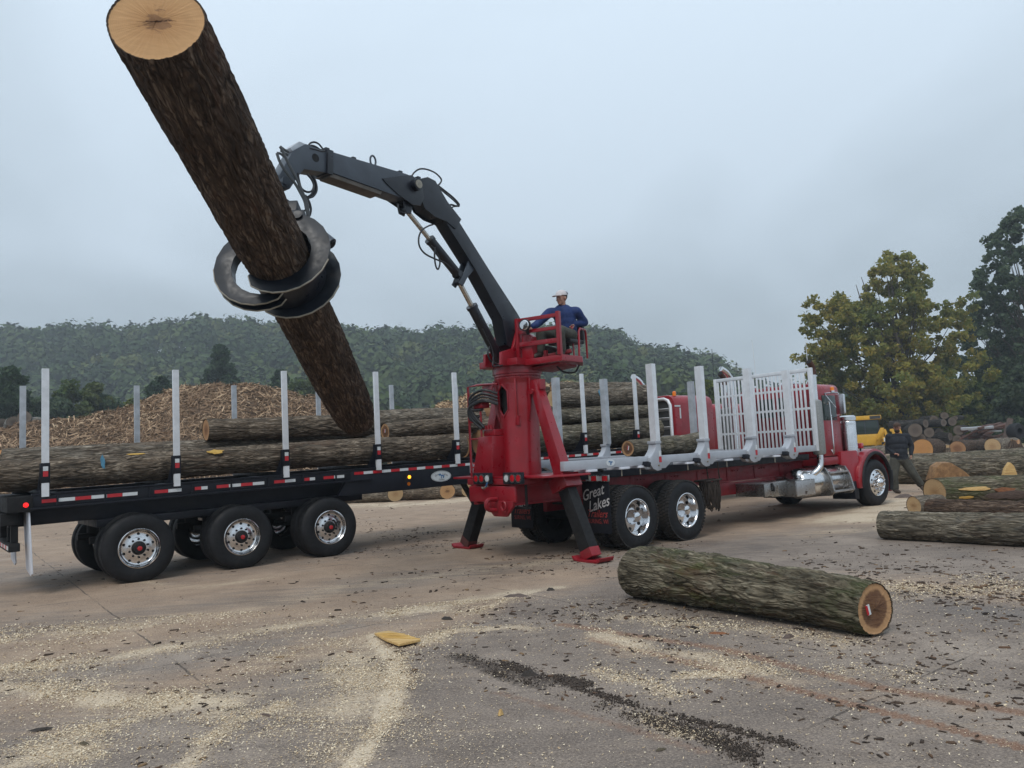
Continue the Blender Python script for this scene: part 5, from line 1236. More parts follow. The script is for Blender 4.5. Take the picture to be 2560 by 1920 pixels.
# grey bunk rails (near and far) with a stepped lower edge
NB = [0.58, 1.92, 3.42, 4.79]
for v0 in (0.02, 2.36):
    poly = [(-1.55, 1.49), (5.75, 1.485), (5.75, 1.36), (5.05, 1.36), (4.98, 1.27), (4.62, 1.27), (4.50, 1.35), (3.75, 1.35), (3.62, 1.26), (3.2, 1.26), (3.08, 1.36), (2.25, 1.36), (2.12, 1.27), (1.72, 1.27), (1.58, 1.36), (0.95, 1.36), (0.80, 1.27), (0.3, 1.27), (0.15, 1.345), (-1.55, 1.345)]
    MB().prism([K.P(a, v0, b) for a, b in poly], K.v * 0.10).build('bunk_rail', M['rack'], tk, 0.006)
def stake_base(u, v0, s):
    """cast foot flaring down to the rail; s=+1 near side"""
    prof = []
    for t_ in np.linspace(0, 1, 9):
        prof.append((0.058 + 0.17 * (1 - math.sin(t_ * math.pi / 2)) ** 1.4, 1.46 + 0.27 * t_))
    L_ = [(-a, b) for a, b in prof]; R_ = [(min(a, 0.068), b) for a, b in prof[::-1]]
    poly = [(-0.16, 1.275), (-0.235, 1.36)] + [(x - 0.0, y) for x, y in L_] + R_ + [(0.068, 1.36), (0.045, 1.245), (-0.06, 1.235)]
    va = v0 - 0.055 if s > 0 else v0 + 0.045
    mb = MB().prism([K.P(u + a, va, b) for a, b in poly], K.v * 0.16 * s if s > 0 else K.v * 0.13)
    ft = mb.build('stake_foot', M['rack'], tk, 0.008)
    MB().box(K, u - 0.078, u + 0.076, v0 - 0.065 if s > 0 else v0 + 0.035, v0 + 0.115 if s > 0 else v0 + 0.185, 1.69, 1.735).build('foot_collar', M['rack'], ft, 0.006)
    if s > 0:
        MB().box(K, u + 0.0, u + 0.060, v0 - 0.0600, v0 - 0.0555, 1.475, 1.57).build('white_reflector', M['tape_w'], ft); MB().box(K, u + 0.0, u + 0.060, v0 - 0.0600, v0 - 0.0555, 1.375, 1.472).build('red_reflector', M['tape_r'], ft)
        MB().cyl(K.P(u - 0.02, v0 - 0.055, 1.325), K.P(u - 0.02, v0 - 0.072, 1.325), 0.016, n=10).build('foot_bolt', M['worn'], ft)
    return ft
for u in NB:
    stake_base(u, 0.02, 1); stake_base(u, 2.36, -1)
    MB().box(K, u - 0.05, u + 0.04, 0.125, 2.355, 1.40, 1.478).build('cross_bunk', M['rack'], tk, 0.006)
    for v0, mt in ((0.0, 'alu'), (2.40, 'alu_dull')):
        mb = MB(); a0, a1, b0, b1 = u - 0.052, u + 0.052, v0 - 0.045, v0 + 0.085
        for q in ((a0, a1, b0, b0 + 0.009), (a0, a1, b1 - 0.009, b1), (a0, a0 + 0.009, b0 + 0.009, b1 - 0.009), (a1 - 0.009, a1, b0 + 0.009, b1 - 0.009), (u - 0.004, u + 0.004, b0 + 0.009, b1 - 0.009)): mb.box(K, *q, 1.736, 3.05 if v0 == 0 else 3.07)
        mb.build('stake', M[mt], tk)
    MB().prism([K.P(u - 0.33 + 0.055 * math.cos(t_), -0.10, 1.36 + 0.055 * math.sin(t_)) for t_ in (np.arange(4) + 0.3) * math.pi / 2], K.v * 0.13).build('binder_winch', M['black'], tk, 0.008)
for u in (-1.1, -0.35, 0.1, 1.35, 2.5, 4.1):
    MB().box(K, u, u + 0.22, -0.01, 0.30, 1.305, 1.342).build('clamp_plate', M['white'], tk, 0.006); MB().cyl(K.P(u + .05, 0.02, 1.33), K.P(u + .05, 0.02, 1.20), 0.010, n=8).build('clamp_bolt', M['worn'], tk)
oc2 = K.P(-0.55, 0.017, 1.425)
lg_ = MB().prism([oc2 + K.u * 0.10 * math.cos(t_) + A(0, 0, 0.055 * math.sin(t_)) for t_ in np.arange(28) * math.pi / 14], -K.v * 0.003).build('oval_decal', M['tape_w'], tk)
mb = MB()
for poly in ([(-0.05, 0.02), (-0.02, 0.032), (0.0, 0.018), (-0.01, 0.006), (-0.04, 0.008)], [(0.0, 0.022), (0.05, 0.018), (0.045, 0.004), (0.01, 0.0)], [(-0.005, 0.01), (0.02, 0.008), (0.01, -0.035), (-0.012, -0.035)]): mb.prism([oc2 - K.v * 0.004 + K.u * x + A(0, 0, y) for x, y in poly], -K.v * 0.002)
mb.build('emblem', M['blue'], lg_)
# headache rack
hr = []
mb = MB()
for (v0, v1, w0, w1) in ((0.0, 0.085, 1.365, 3.14), (2.41, 2.495, 1.365, 3.14)): mb.box(K, 5.76, 5.84, v0, v1, w0, w1)
mb.box(K, 5.762, 5.838, 0.086, 2.409, 3.06, 3.138); mb.box(K, 5.762, 5.838, 0.086, 2.409, 1.367, 1.445)
hd = mb.build('headache_rack', M['alu'], tk, 0.006)
for w0 in (1.80, 2.25, 2.68): MB().box(K, 5.785, 5.815, 0.086, 2.409, w0, w0 + 0.05).build('rack_crossbar', M['alu'], hd, 0.003)
for k in range(24):
    v0 = 0.165 + k * 0.0955; MB().box(K, 5.770, 5.783, v0, v0 + 0.046, 1.447, 3.058).build('rack_slat', M['alu'], hd, 0.002)
# exhausts on both sides of the cab
for v0 in (0.12, 2.40):
    MB().lathe([(0, 0.07), (0.02, 0.125), (0.06, 0.132), (1.12, 0.132), (1.16, 0.125), (1.19, 0.066)], K.P(6.05, v0, 1.27), A(0, 0, 1), 28).build('muffler', M['muffler'], tk)
    MB().cyl(K.P(6.05, v0, 2.45), K.P(6.05, v0, 3.02), 0.062, n=18).build('stack_pipe', M['chrome'], tk)
    mb = MB(); mb.tube([K.P(6.05, v0, 3.0), K.P(6.05, v0, 3.12), K.P(6.02, v0, 3.20), K.P(5.93, v0, 3.28)], 0.066, 16, 3); mb.build('stack_tip', M['rusty'], tk)
    c_ = K.P(5.925, v0, 3.284); d_ = unit(K.P(5.93, v0, 3.28) - K.P(6.02, v0, 3.20)); MB().cyl(c_ + d_ * 0.004, c_ + d_ * 0.006, 0.060, n=16).build('stack_mouth', M['dark'], tk)
    MB().tube([K.P(6.05, v0, 1.28), K.P(6.05, v0, 1.10), K.P(6.0, v0 + 0.02, 0.98), K.P(5.85, v0 + 0.12, 0.86), K.P(5.6, v0 + 0.35, 0.80)], 0.068, 14, 4).build('exhaust_elbow', M['chrome'], tk)
# cab
cb = roundbox(K, 6.32, 7.50, 0.34, 2.18, 1.20, 2.84, 0.13).build('cab', M['red'], tk, 0.04)
mb = MB()
for (v0, v1) in ((0.78, 1.20), (1.26, 1.68), (1.74, 2.08)): mb.prism([K.P(6.312, v0, 2.15), K.P(6.312, v1, 2.15), K.P(6.312, v1, 2.58), K.P(6.312, v0, 2.58)], K.u * 0.012)
for (v0, v1) in ((0.78, 1.20), (1.26, 1.68), (1.74, 2.08)): MB().box(K, 6.300, 6.316, v0, v1, 2.15, 2.58).build('rear_window', M['glass'], tk, 0.004)
MB().box(K, 6.72, 7.32, 0.328, 0.338, 2.02, 2.58).build('side_window', M['glass'], tk, 0.004)
MB().box(K, 6.34, 7.6, 0.28, 2.24, 1.02, 1.195).build('cab_sill', M['red'], tk, 0.02)
MB().box(K, 6.62, 7.40, 0.318, 0.337, 1.22, 2.00).build('door', M['red'], tk, 0.01)
for k in range(5):
    MB().lathe([(0, 0.045), (0.12, 0.055), (0.14, 0.02)], K.P(6.75, 0.55 + 0.36 * k, 2.90), -K.u, 14).build('roof_lamp', M['chrome'], tk)
    MB().cyl(K.P(6.70, 0.55 + 0.36 * k, 2.82), K.P(6.70, 0.55 + 0.36 * k, 2.88), 0.02, n=8).build('lamp_stem', M['chrome'], tk)
MB().tube([K.P(6.9, 0.7, 2.83), K.P(6.9, 0.7, 3.9)], 0.007, 5).build('antenna', M['alu'], tk); MB().tube([K.P(6.9, 2.05, 2.83), K.P(6.9, 2.1, 4.1)], 0.007, 5).build('antenna', M['alu'], tk)
# hood, fenders, front
hood_v = []
for u_, vh, wt in ((7.50, 0.66, 1.98), (7.9, 0.62, 1.94), (8.6, 0.52, 1.84), (9.02, 0.46, 1.74), (9.10, 0.43, 1.66)):
    hood_v.append([K.P(u_, 1.25 - vh, 0.85), K.P(u_, 1.25 - vh, wt - 0.22), K.P(u_, 1.25 - vh + 0.05, wt - 0.08), K.P(u_, 1.25 - vh + 0.18, wt), K.P(u_, 1.25 + vh - 0.18, wt), K.P(u_, 1.25 + vh - 0.05, wt - 0.08), K.P(u_, 1.25 + vh, wt - 0.22), K.P(u_, 1.25 + vh, 0.85)])
hf = [tuple(range(7, -1, -1)), tuple(32 + i for i in range(8))] + [(r_ * 8 + i, r_ * 8 + (i + 1) % 8, (r_ + 1) * 8 + (i + 1) % 8, (r_ + 1) * 8 + i) for r_ in range(4) for i in range(8)]
MB().add([q for r_ in hood_v for q in r_], hf).build('hood', M['red'], tk, 0.012, smooth=50)
MB().box(K, 9.105, 9.15, 0.86, 1.64, 0.85, 1.62).build('radiator_grille', M['chrome'], tk, 0.02)
MB().obox(K.P(8.78, 0.757, 1.60), unit(K.u + K.v * 0.15) * 0.045, K.v * 0.004, A(0, 0, 0.04)).build('hood_badge', M['text_w'], tk, 0.003); MB().lathe([(0, 0.05), (0.006, 0.045), (0.007, 0)], K.P(8.25, 0.672, 1.50), -K.v, 18).build('hood_emblem', M['lens_r'], tk)
for v0, s in ((0.0, 1), (2.5, -1)):
    outer = []; inner = []; u0 = 8.34
    for t_ in np.linspace(math.radians(-22), math.radians(188), 19):
        outer.append((u0 + 0.79 * math.cos(t_) * (1.0 if math.cos(t_) > 0 else 1.12), 0.56 + 0.76 * math.sin(t_))); inner.append((u0 + 0.69 * math.cos(t_), 0.53 + 0.66 * math.sin(t_)))
    mb = MB().prism([K.P(a, v0 + s * 0.02, b) for a, b in outer + inner[::-1]], K.v * s * 0.66)
    fe = mb.build('fender', M['red'], tk, 0.05)
    mb = MB(); mb.tube([K.P(a, v0 + s * 0.03, b) for a, b in [(u0 + 0.70 * math.cos(t_), 0.545 + 0.675 * math.sin(t_)) for t_ in np.linspace(math.radians(-20), math.radians(186), 22)]], 0.045, 8); mb.build('fender_lip', M['rubber'], fe)
    if s > 0:
        MB().prism([K.P(7.20, 0.24, 1.30), K.P(7.62, 0.08, 1.31), K.P(7.70, 0.06, 0.75), K.P(7.62, 0.06, 0.46), K.P(7.40, 0.10, 0.50), K.P(7.16, 0.24, 1.0)], K.v * 0.5).build('fender_panel', M['red'], tk, 0.03)
        MB().obox(K.P(8.02, 0.20, 1.40), K.u * 0.055, K.v * 0.055, A(0, 0, 0.06)).build('fender_lamp', M['lens_r'], tk, 0.012); MB().cyl(K.P(8.02, 0.20, 1.28), K.P(8.02, 0.20, 1.35), 0.02, n=8).build('lamp_stem', M['black'], tk)
    MB().box(K, u0 - 0.98, u0 - 0.80, v0 + s * 0.08 if s > 0 else v0 - 0.62, v0 + 0.62 if s > 0 else v0 - 0.08, 0.22, 0.62).build('mudflap', M['flap'], tk, 0.01)
    MB().box(K, u0 + 0.80, u0 + 0.88, v0 + s * 0.05 if s > 0 else v0 - 0.55, v0 + 0.55 if s > 0 else v0 - 0.05, 0.50, 0.78).build('bumper_end', M['black'], tk, 0.02)
MB().box(K, 9.16, 9.30, 0.10, 2.40, 0.42, 0.76).build('front_bumper', M['chrome'], tk, 0.02)
wheel(tk, K, 8.34, 0.02, 'steer', 1, 1.03, 1.35, -0.10); wheel(tk, K, 8.34, 2.48, 'steer', -1, 1.03, 1.35, -0.10)
for u in (0.0, 1.292):
    wheel(tk, K, u, 0.0, 'drive'); wheel(tk, K, u, 0.33, 'drive', only=('tyre', 'tread_blocks')); wheel(tk, K, u, 2.50, 'drive', -1); wheel(tk, K, u, 2.17, 'drive', -1, only=('tyre', 'tread_blocks'))
    MB().cyl(K.P(u, 0.08, 0.51), K.P(u, 2.42, 0.51), 0.085).build('axle', M['black_dull'], tk); MB().lathe([(-0.2, 0.10), (-0.12, 0.2), (0.12, 0.2), (0.2, 0.10)], K.P(u, 1.25, 0.53), K.u, 20).build('differential', M['red_dull'], tk)
MB().box(K, -0.5, 1.8, 0.74, 0.84, 0.60, 0.84).build('suspension', M['red_dull'], tk, 0.02); MB().box(K, -0.5, 1.8, 1.66, 1.76, 0.60, 0.84).build('suspension', M['red_dull'], tk, 0.02)
# tanks, boxes, air cleaner, mirrors
MB().lathe([(0, 0.06), (0.015, 0.16), (0.06, 0.26), (0.12, 0.305), (0.20, 0.322), (1.78, 0.322), (1.86, 0.29), (1.90, 0.0)], K.P(5.42, 0.44, 0.68), K.u, 40).build('fuel_tank', M['polish'], tk)
for u in (6.42, 7.02): MB().lathe([(0, 0.325), (0, 0.330), (0.07, 0.330), (0.07, 0.325)], K.P(u, 0.44, 0.68), K.u, 36).build('tank_strap', M['steel_dark'], tk)
for u in (6.28, 7.14): MB().prism([K.P(u, 0.36, 1.02), K.P(u, 0.16, 0.98), K.P(u, 0.06, 0.80), K.P(u, -0.02, 0.46), K.P(u, 0.06, 0.38), K.P(u, 0.40, 0.36)], K.u * 0.05).build('step_bracket', M['steel_dark'], tk, 0.006)
MB().box(K, 6.33, 7.14, 0.0, 0.16, 0.44, 0.475).build('step', M['tread'], tk, 0.004); MB().box(K, 6.33, 7.14, 0.07, 0.22, 0.845, 0.88).build('step', M['tread'], tk, 0.004)
b1_ = MB().box(K, 3.75, 4.24, 0.05, 0.72, 0.55, 0.79).build('step_box', M['steel_dark'], tk, 0.006); MB().box(K, 3.74, 4.25, 0.04, 0.73, 0.791, 0.802).build('box_lid', M['tread'], b1_, 0.003)
MB().tube([K.P(4.0, 0.045, 0.80), K.P(4.03, 0.02, 0.72), K.P(4.05, 0.03, 0.64)], 0.022, 6, 3).build('box_latch', M['hose'], b1_)
b2_ = MB().box(K, 4.88, 5.63, 0.05, 0.85, 0.46, 0.79).build('tool_box', M['steel_dark'], tk, 0.006); MB().box(K, 4.905, 5.61, 0.043, 0.0495, 0.48, 0.77).build('box_door', M['tread'], b2_, 0.003)
MB().box(K, 5.20, 5.27, 0.034, 0.042, 0.50, 0.56).build('door_latch', M['chrome'], b2_)
MB().box(K, 4.3, 4.88, 0.25, 0.85, 0.50, 0.80).build('battery_box', M['steel_dark'], tk, 0.006)
MB().lathe([(0, 0.15), (0.0, 0.175), (0.68, 0.175), (0.70, 0.165), (0.72, 0.185), (0.80, 0.185), (0.83, 0.15)], K.P(7.72, 0.30, 1.28), A(0, 0, 1), 28).build('air_cleaner', M['polish'], tk)
for w0 in (1.38, 1.62, 1.90): MB().lathe([(0, 0.177), (0, 0.181), (0.03, 0.181), (0.03, 0.177)], K.P(7.72, 0.30, w0), A(0, 0, 1), 28).build('cleaner_band', M['chrome'], tk)
mb = MB(); mb.tube([K.P(6.9, 0.30, 1.35), K.P(6.88, 0.24, 1.33), K.P(6.88, 0.24, 2.35), K.P(6.88, 0.30, 2.38)], 0.016, 7, 4); mb.build('grab_bar', M['chrome'], tk)
for v0, s in ((0.06, 1), (2.44, -1)):
    MB().obox(K.P(6.97, v0 - s * 0.02, 2.36), K.u * 0.04, K.v * 0.10, A(0, 0, 0.22)).build('mirror', M['polish'], tk, 0.015)
    mb = MB(); mb.tube([K.P(6.86, v0 + s * 0.28, 2.62), K.P(6.93, v0, 2.62), K.P(6.95, v0 - s * 0.02, 2.57)], 0.012, 6); mb.tube([K.P(7.1, v0 + s * 0.28, 2.05), K.P(6.98, v0, 2.10), K.P(6.97, v0 - s * 0.02, 2.16)], 0.012, 6); mb.tube([K.P(6.86, v0 + s * 0.28, 2.62), K.P(6.97, v0 - s * .02, 2.15)], 0.010, 6); mb.build('mirror_arm', M['chrome'], tk)
    MB().lathe([(0, 0.045), (0.07, 0.042), (0.085, 0.02), (0.086, 0)], K.P(6.76, v0 + s * 0.03, 2.665), A(0, 0, 1), 14).build('beacon', M['beacon'], tk); MB().cyl(K.P(6.76, v0 + s * 0.03, 2.62), K.P(6.76, v0 + s * 0.03, 2.665), 0.045, n=12).build('beacon_base', M['chrome'], tk)
# rear: hitch plate, lights, mudflaps
MB().box(K, -2.03, -1.98, 0.66, 1.84, 0.90, 1.15).build('rear_plate', M['red'], tk, 0.008)
rp = MB().prism([K.P(-2.05, 0.68, 0.92), K.P(-2.05, 1.44, 0.92), K.P(-2.05, 1.40, 0.86), K.P(-2.05, 1.18, 0.68), K.P(-2.05, 0.87, 0.68), K.P(-2.05, 0.70, 0.84)], K.u * 0.05).build('hitch_plate', M['red_dull'], tk, 0.008)
for v0 in (0.86, 1.28):
    MB().tube([K.P(-2.10, v0 + 0.055 * math.cos(t_), 0.85 + 0.07 * math.sin(t_)) for t_ in np.linspace(0, 2 * math.pi, 14)], 0.017, 7).build('tow_ring', M['red_dull'], rp)
MB().tube([K.P(-2.06, 1.08, 0.95), K.P(-2.22, 1.08, 0.95), K.P(-2.27, 1.08, 0.88), K.P(-2.22, 1.08, 0.80), K.P(-2.08, 1.08, 0.78)], 0.035, 8, 3).build('pintle_hook', M['red_dull'], rp)
MB().tube([K.P(-2.05, 1.46, 1.13), K.P(-2.10, 1.35, 1.12), K.P(-2.10, 1.25, 1.16)], 0.018, 6).build('air_fitting', M['worn'], rp); MB().cyl(K.P(-2.12, 1.26, 1.15), K.P(-2.12, 1.22, 1.21), 0.012, n=8).build('air_fitting', M['blue'], rp)
for v0, seq in ((1.28, 'rrw'), (0.50, 'rrw')):
    vs_ = [v0 + 0.15 * 2, v0 + 0.15, v0] if v0 > 1 else [v0, v0 + 0.145, v0 + 0.29]
    lb_ = MB().box(K, -2.07, -2.02, v0 - 0.085, v0 + 0.385, 1.185, 1.365).build('light_box', M['black'], tk, 0.012)
    for k, v1 in enumerate(vs_):
        kind = 'w' if k == 2 else 'r'
        MB().lathe([(0, 0.068), (0.012, 0.068), (0.012, 0.056), (0, 0.056)], K.P(-2.07, v1, 1.275), -K.u, 22).build('lamp_bezel', M['steel_dark'], lb_)
        MB().lathe([(0, 0.056), (0.012, 0.05), (0.016, 0.0)], K.P(-2.07, v1, 1.275), -K.u, 20).build('tail_lamp' if kind == 'r' else 'reverse_lamp', M['lens_' + kind], lb_)
for v0 in (0.0, 1.89):
    fl = MB().prism([K.P(-0.64, v0, 0.31), K.P(-0.64, v0 + 0.60, 0.31), K.P(-0.64, v0 + 0.61, 1.13), K.P(-0.64, v0, 1.13)], K.u * 0.012).build('mudflap', M['flap'], tk, 0.004)
    MB().box(K, -0.66, -0.62, v0 - 0.01, v0 + 0.62, 1.131, 1.235).build('flap_bar', M['steel_dark'], fl, 0.004)
    for k in range(5): MB().box(K, -0.6645, -0.6605, v0 + 0.005 + 0.12 * k, v0 + 0.122 + 0.12 * k, 1.145, 1.22).build('reflective_tape', M['tape_r' if k % 2 == 0 else 'tape_w'], fl)
    xd, yd = -K.v, A(0, 0, 1); fc = lambda dv, w: K.P(-0.6435, v0 + dv, w)
    text('Great', 0.24, fc(0.36, 0.875), xd, yd, M['text_w'], fl, shear=0.45, rot=0.26, bold=0.002, sx=0.9); text('Lakes', 0.24, fc(0.24, 0.70), xd, yd, M['text_w'], fl, shear=0.45, rot=0.26, bold=0.002, sx=0.9)
    text('Trailers', 0.17, fc(0.30, 0.565), xd, yd, M['text_r'], fl, shear=0.45, bold=0.001, sx=0.85); text('SURING, WI', 0.10, fc(0.28, 0.465), xd, yd, M['text_r'], fl, sx=0.85)
# chain net hanging under the frame
cn = empty('chain_net', K.P(2.2, 0.2, 0.5), K.a); tag(cn, 'dark rusty net bag of chains hanging below the truck frame', 'chain net')
for u in (1.98, 2.32): MB().tube([K.P(u, 0.06, 1.30), K.P(u + 0.06, 0.08, 0.98)], 0.012, 6).build('hanger', M['rust'], cn)
MB().tube([K.P(1.92, 0.06, 0.97), K.P(2.40, 0.06, 0.98), K.P(2.48, 0.30, 0.98), K.P(1.95, 0.32, 0.97), K.P(1.92, 0.06, 0.97)], 0.018, 6).build('hoop', M['rust'], cn)
mb = MB(); rr_ = random.Random(5)
for k in range(80):
    a0 = rr_.uniform(0, 6.28); u0, v0 = 2.20 + 0.24 * math.cos(a0), 0.19 + 0.13 * math.sin(a0); lowest = rr_.uniform(0.40, 0.50) + 0.22 * min(1, abs(u0 - 2.2) / 0.24) ** 2; a1 = a0 + rr_.uniform(-1.2, 1.2); u1, v1 = 2.22 + 0.22 * math.cos(a1), 0.19 + 0.12 * math.sin(a1)
    mb.tube([K.P(u0, v0, 0.97 - rr_.uniform(0, .05)), K.P(u0 * .8 + u1 * .2, v0 - 0.02, 0.75), K.P((u0 + u1) / 2, (v0 + v1) / 2, lowest), K.P(u1, v1, rr_.uniform(0.66, 0.95))], 0.011, 5, 4)
for k in range(6):
    w = 0.50 + 0.08 * k; mb.tube([K.P(2.21 + (0.17 + 0.07 * (k / 5)) * math.cos(t_), 0.19 + 0.13 * math.sin(t_), w + 0.02 * math.sin(5 * t_ + k)) for t_ in np.linspace(0, 6.28, 22)], 0.009, 5)
nb_ = mb.build('chain_bundle', M['rust'], cn); nb_['kind'] = 'stuff'
# ------------------------------------------------------------------ the knuckleboom loader on the truck's tail
MB_U, MB_V = -1.36, 1.25
MST = K.P(MB_U, MB_V, 0)
ld = empty('log_loader', K.P(MB_U, MB_V, 1.2), K.a)
tag(ld, 'red column log loader with dark knuckle boom and grapple on the truck tail', 'crane')
BD = unit(A(-2.83, -3.53, 0)); BN = A(-BD[1], BD[0], 0)
if BN @ (C0 - MST) < 0: BN = -BN
def S(s, n, z): return MST + BD * s + BN * n + A(0, 0, z)          # turret space: s ahead along the boom, n to the operator's side
def bpl(px, py, n=0.0):
    d = ray(px, py); t_ = ((MST + BN * n - C0) @ BN) / (d @ BN); return C0 + d * t_
# column with its lightening hole
nseg = 48; prof = [(1.30, 0.318), (1.6, 0.318), (2.15, 0.328), (2.45, 0.35), (2.84, 0.362), (2.86, 0.385), (2.90, 0.385)]
hole_dir = math.atan2(*( (C0 - MST)[1::-1])) - K.a + 0.42
vs, fs = [], []; hgrid = np.linspace(1.30, 2.90, 40)
rad = np.interp(hgrid, [p_[0] for p_ in prof], [p_[1] for p_ in prof])
an = np.arange(nseg * 2) * math.pi / nseg
for w, r in zip(hgrid, rad):
    for a in an: vs.append(MST + K.u * math.cos(a) * r + K.v * math.sin(a) * r + A(0, 0, w))
def in_hole(a, w):
    da = math.atan2(math.sin(a - hole_ang), math.cos(a - hole_ang)) * 0.352; dw = abs(w - 2.52); return dw < 0.255 and abs(da) < (0.105 if dw < 0.15 else 0.105 * (0.27 - dw) / 0.12)
to_hole = bpl(1258, 1003, 0.0) - MST
ph = ground(1258, 1003, 2.52); _d = unit((ph - MST) * A(1, 1, 0)); _b = _d @ K.u, _d @ K.v
# the picture ray through the hole's centre meets the column's skin here
_r = ray(1257, 1003); _o = C0 - MST; _A = _r[0] ** 2 + _r[1] ** 2; _B = _o[0] * _r[0] + _o[1] * _r[1]; _C = _o[0] ** 2 + _o[1] ** 2 - 0.352 ** 2; _t = (-_B - math.sqrt(max(0, _B * _B - _A * _C))) / _A
_p = _o + _r * _t; hole_ang = math.atan2(_p @ K.v, _p @ K.u)
n2 = nseg * 2
for k in range(len(hgrid) - 1):
    for i in range(n2):
        if not in_hole(an[i] + math.pi / n2, (hgrid[k] + hgrid[k + 1]) / 2): fs.append((k * n2 + i, k * n2 + (i + 1) % n2, (k + 1) * n2 + (i + 1) % n2, (k + 1) * n2 + i))
col_ = mesh_obj('column', np.array(vs), fs, M['red'], ld, smooth=60)
MB().cyl(MST + A(0, 0, 1.32), MST + A(0, 0, 2.88), 0.25, 0.28, 32).build('column_core', M['dark'], col_)
hp_ = []
for (da, dw) in ((0, 0.262), (0.108, 0.15), (0.108, -0.15), (0, -0.262), (-0.108, -0.15), (-0.108, 0.15), (0, 0.262)):
    a = hole_ang + da / 0.352; r = np.interp(2.52 + dw, hgrid, rad) + 0.004; hp_.append(MST + K.u * math.cos(a) * r + K.v * math.sin(a) * r + A(0, 0, 2.52 + dw))
MB().tube(hp_, 0.014, 6).build('hole_rim', M['red'], col_)
for a in (hole_ang + 0.75, hole_ang - 0.55, hole_ang + 1.35, hole_ang - 1.1):
    r = 0.345; c = MST + K.u * math.cos(a) * r + K.v * math.sin(a) * r; e = K.u * math.cos(a) + K.v * math.sin(a); tq = np.cross(e, A(0, 0, 1))
    MB().prism([c + e * 0.0 + A(0, 0, 2.86), c + e * 0.075 + A(0, 0, 2.86), c + e * 0.05 + A(0, 0, 2.35), c - e * 0.02 + A(0, 0, 2.15)], tq * 0.03).build('column_rib', M['red'], col_, 0.004)
# slew ring with bolts
MB().lathe([(2.905, 0.385), (2.915, 0.395), (2.945, 0.395), (2.95, 0.405), (2.955, 0.415), (3.06, 0.415), (3.07, 0.405), (3.07, 0.0)], MST, A(0, 0, 1), 64).build('slew_ring', M['red'], ld)
for k in range(40):
    a = 2 * math.pi * k / 40; c = MST + A(math.cos(a) * 0.375, math.sin(a) * 0.375, 0); MB().cyl(c + A(0, 0, 2.868), c + A(0, 0, 2.906), 0.014, n=6).build('ring_bolt', M['red_dull'], ld)
# base plate, frame brackets
MB().prism([K.P(-1.95, 0.1, 1.265), K.P(-1.60, -0.06, 1.265), K.P(-1.08, -0.06, 1.265), K.P(-0.85, 0.3, 1.265), K.P(-0.85, 2.2, 1.265), K.P(-1.08, 2.56, 1.265), K.P(-1.60, 2.56, 1.265), K.P(-1.95, 2.4, 1.265)], A(0, 0, 0.032)).build('base_plate', M['red'], ld, 0.006)
MB().box(K, -1.98, -0.9, 0.55, 1.95, 1.168, 1.262).build('base_frame', M['red_dull'], ld, 0.01)
for u in (-1.85, -1.0): MB().cyl(K.P(u, 0.60, 0.82), K.P(u, 0.60, 1.26), 0.022, n=8).build('tie_rod', M['black_dull'], ld); MB().box(K, u - 0.05, u + 0.05, 0.56, 0.9, 0.79, 0.82).build('tie_plate', M['black_dull'], ld)
# braces and outriggers on both sides
for s in (1, -1):
    V_ = lambda dv: MB_V - s * dv
    br = MB().beam(K.P(-1.36, V_(0.45), 2.80), K.P(-1.36, V_(0.98), 1.298), K.u, 0.15, 0.16, 0.18, 0.24).build('brace', M['red'], ld, 0.006)
    MB().beam(K.P(-1.36, V_(0.30), 2.74), K.P(-1.36, V_(0.62), 2.74), K.u, 0.13, 0.16).build('brace_head', M['red'], br, 0.006)
    MB().cyl(K.P(-1.48, V_(0.46), 2.63), K.P(-1.24, V_(0.46), 2.63), 0.045, n=16).build('brace_pin', M['red'], br)
    ot = MB().beam(K.P(-1.36, V_(0.98), 1.262), K.P(-1.36, V_(1.06), 1.06), K.u, 0.34, 0.36).build('outrigger_socket', M['red'], ld, 0.008)
    p0_, p1_ = K.P(-1.36, V_(1.03), 1.12), K.P(-1.36, V_(1.50 if s > 0 else 1.62), 0.075)
    lg = MB().beam(p0_, p1_, K.u, 0.19, 0.22).build('outrigger_leg', M['black_dull'], ld, 0.008)
    hc = p0_ + (p1_ - p0_) * 0.80; MB().cyl(hc - K.u * 0.097, hc - K.u * 0.0985, 0.045, n=18).build('leg_hole', M['dark'], lg)
    ft_ = p1_ - A(0, 0, 0.005)
    MB().beam(p0_ + (p1_ - p0_) * 0.90, p1_ + (p1_ - p0_) * 0.02, K.u, 0.20, 0.23).build('leg_shoe', M['red_old'] if s < 0 else M['red_dull'], lg, 0.006)
    mb = MB(); c = K.P(-1.36, V_(1.52 if s > 0 else 1.64), 0); mb.prism([c + K.v * a + A(0, 0, b) for a, b in ((-0.30, 0.075), (-0.27, 0.02), (-0.22, 0.0), (0.22, 0.0), (0.27, 0.02), (0.30, 0.075), (0.28, 0.08), (0.21, 0.035), (-0.21, 0.035), (-0.28, 0.08))], K.u * 0.30)
    mb.v = [tuple(np.array(x) - K.u * 0.15) for x in mb.v]; mb.build('foot', M['red_dull'], lg, 0.006)
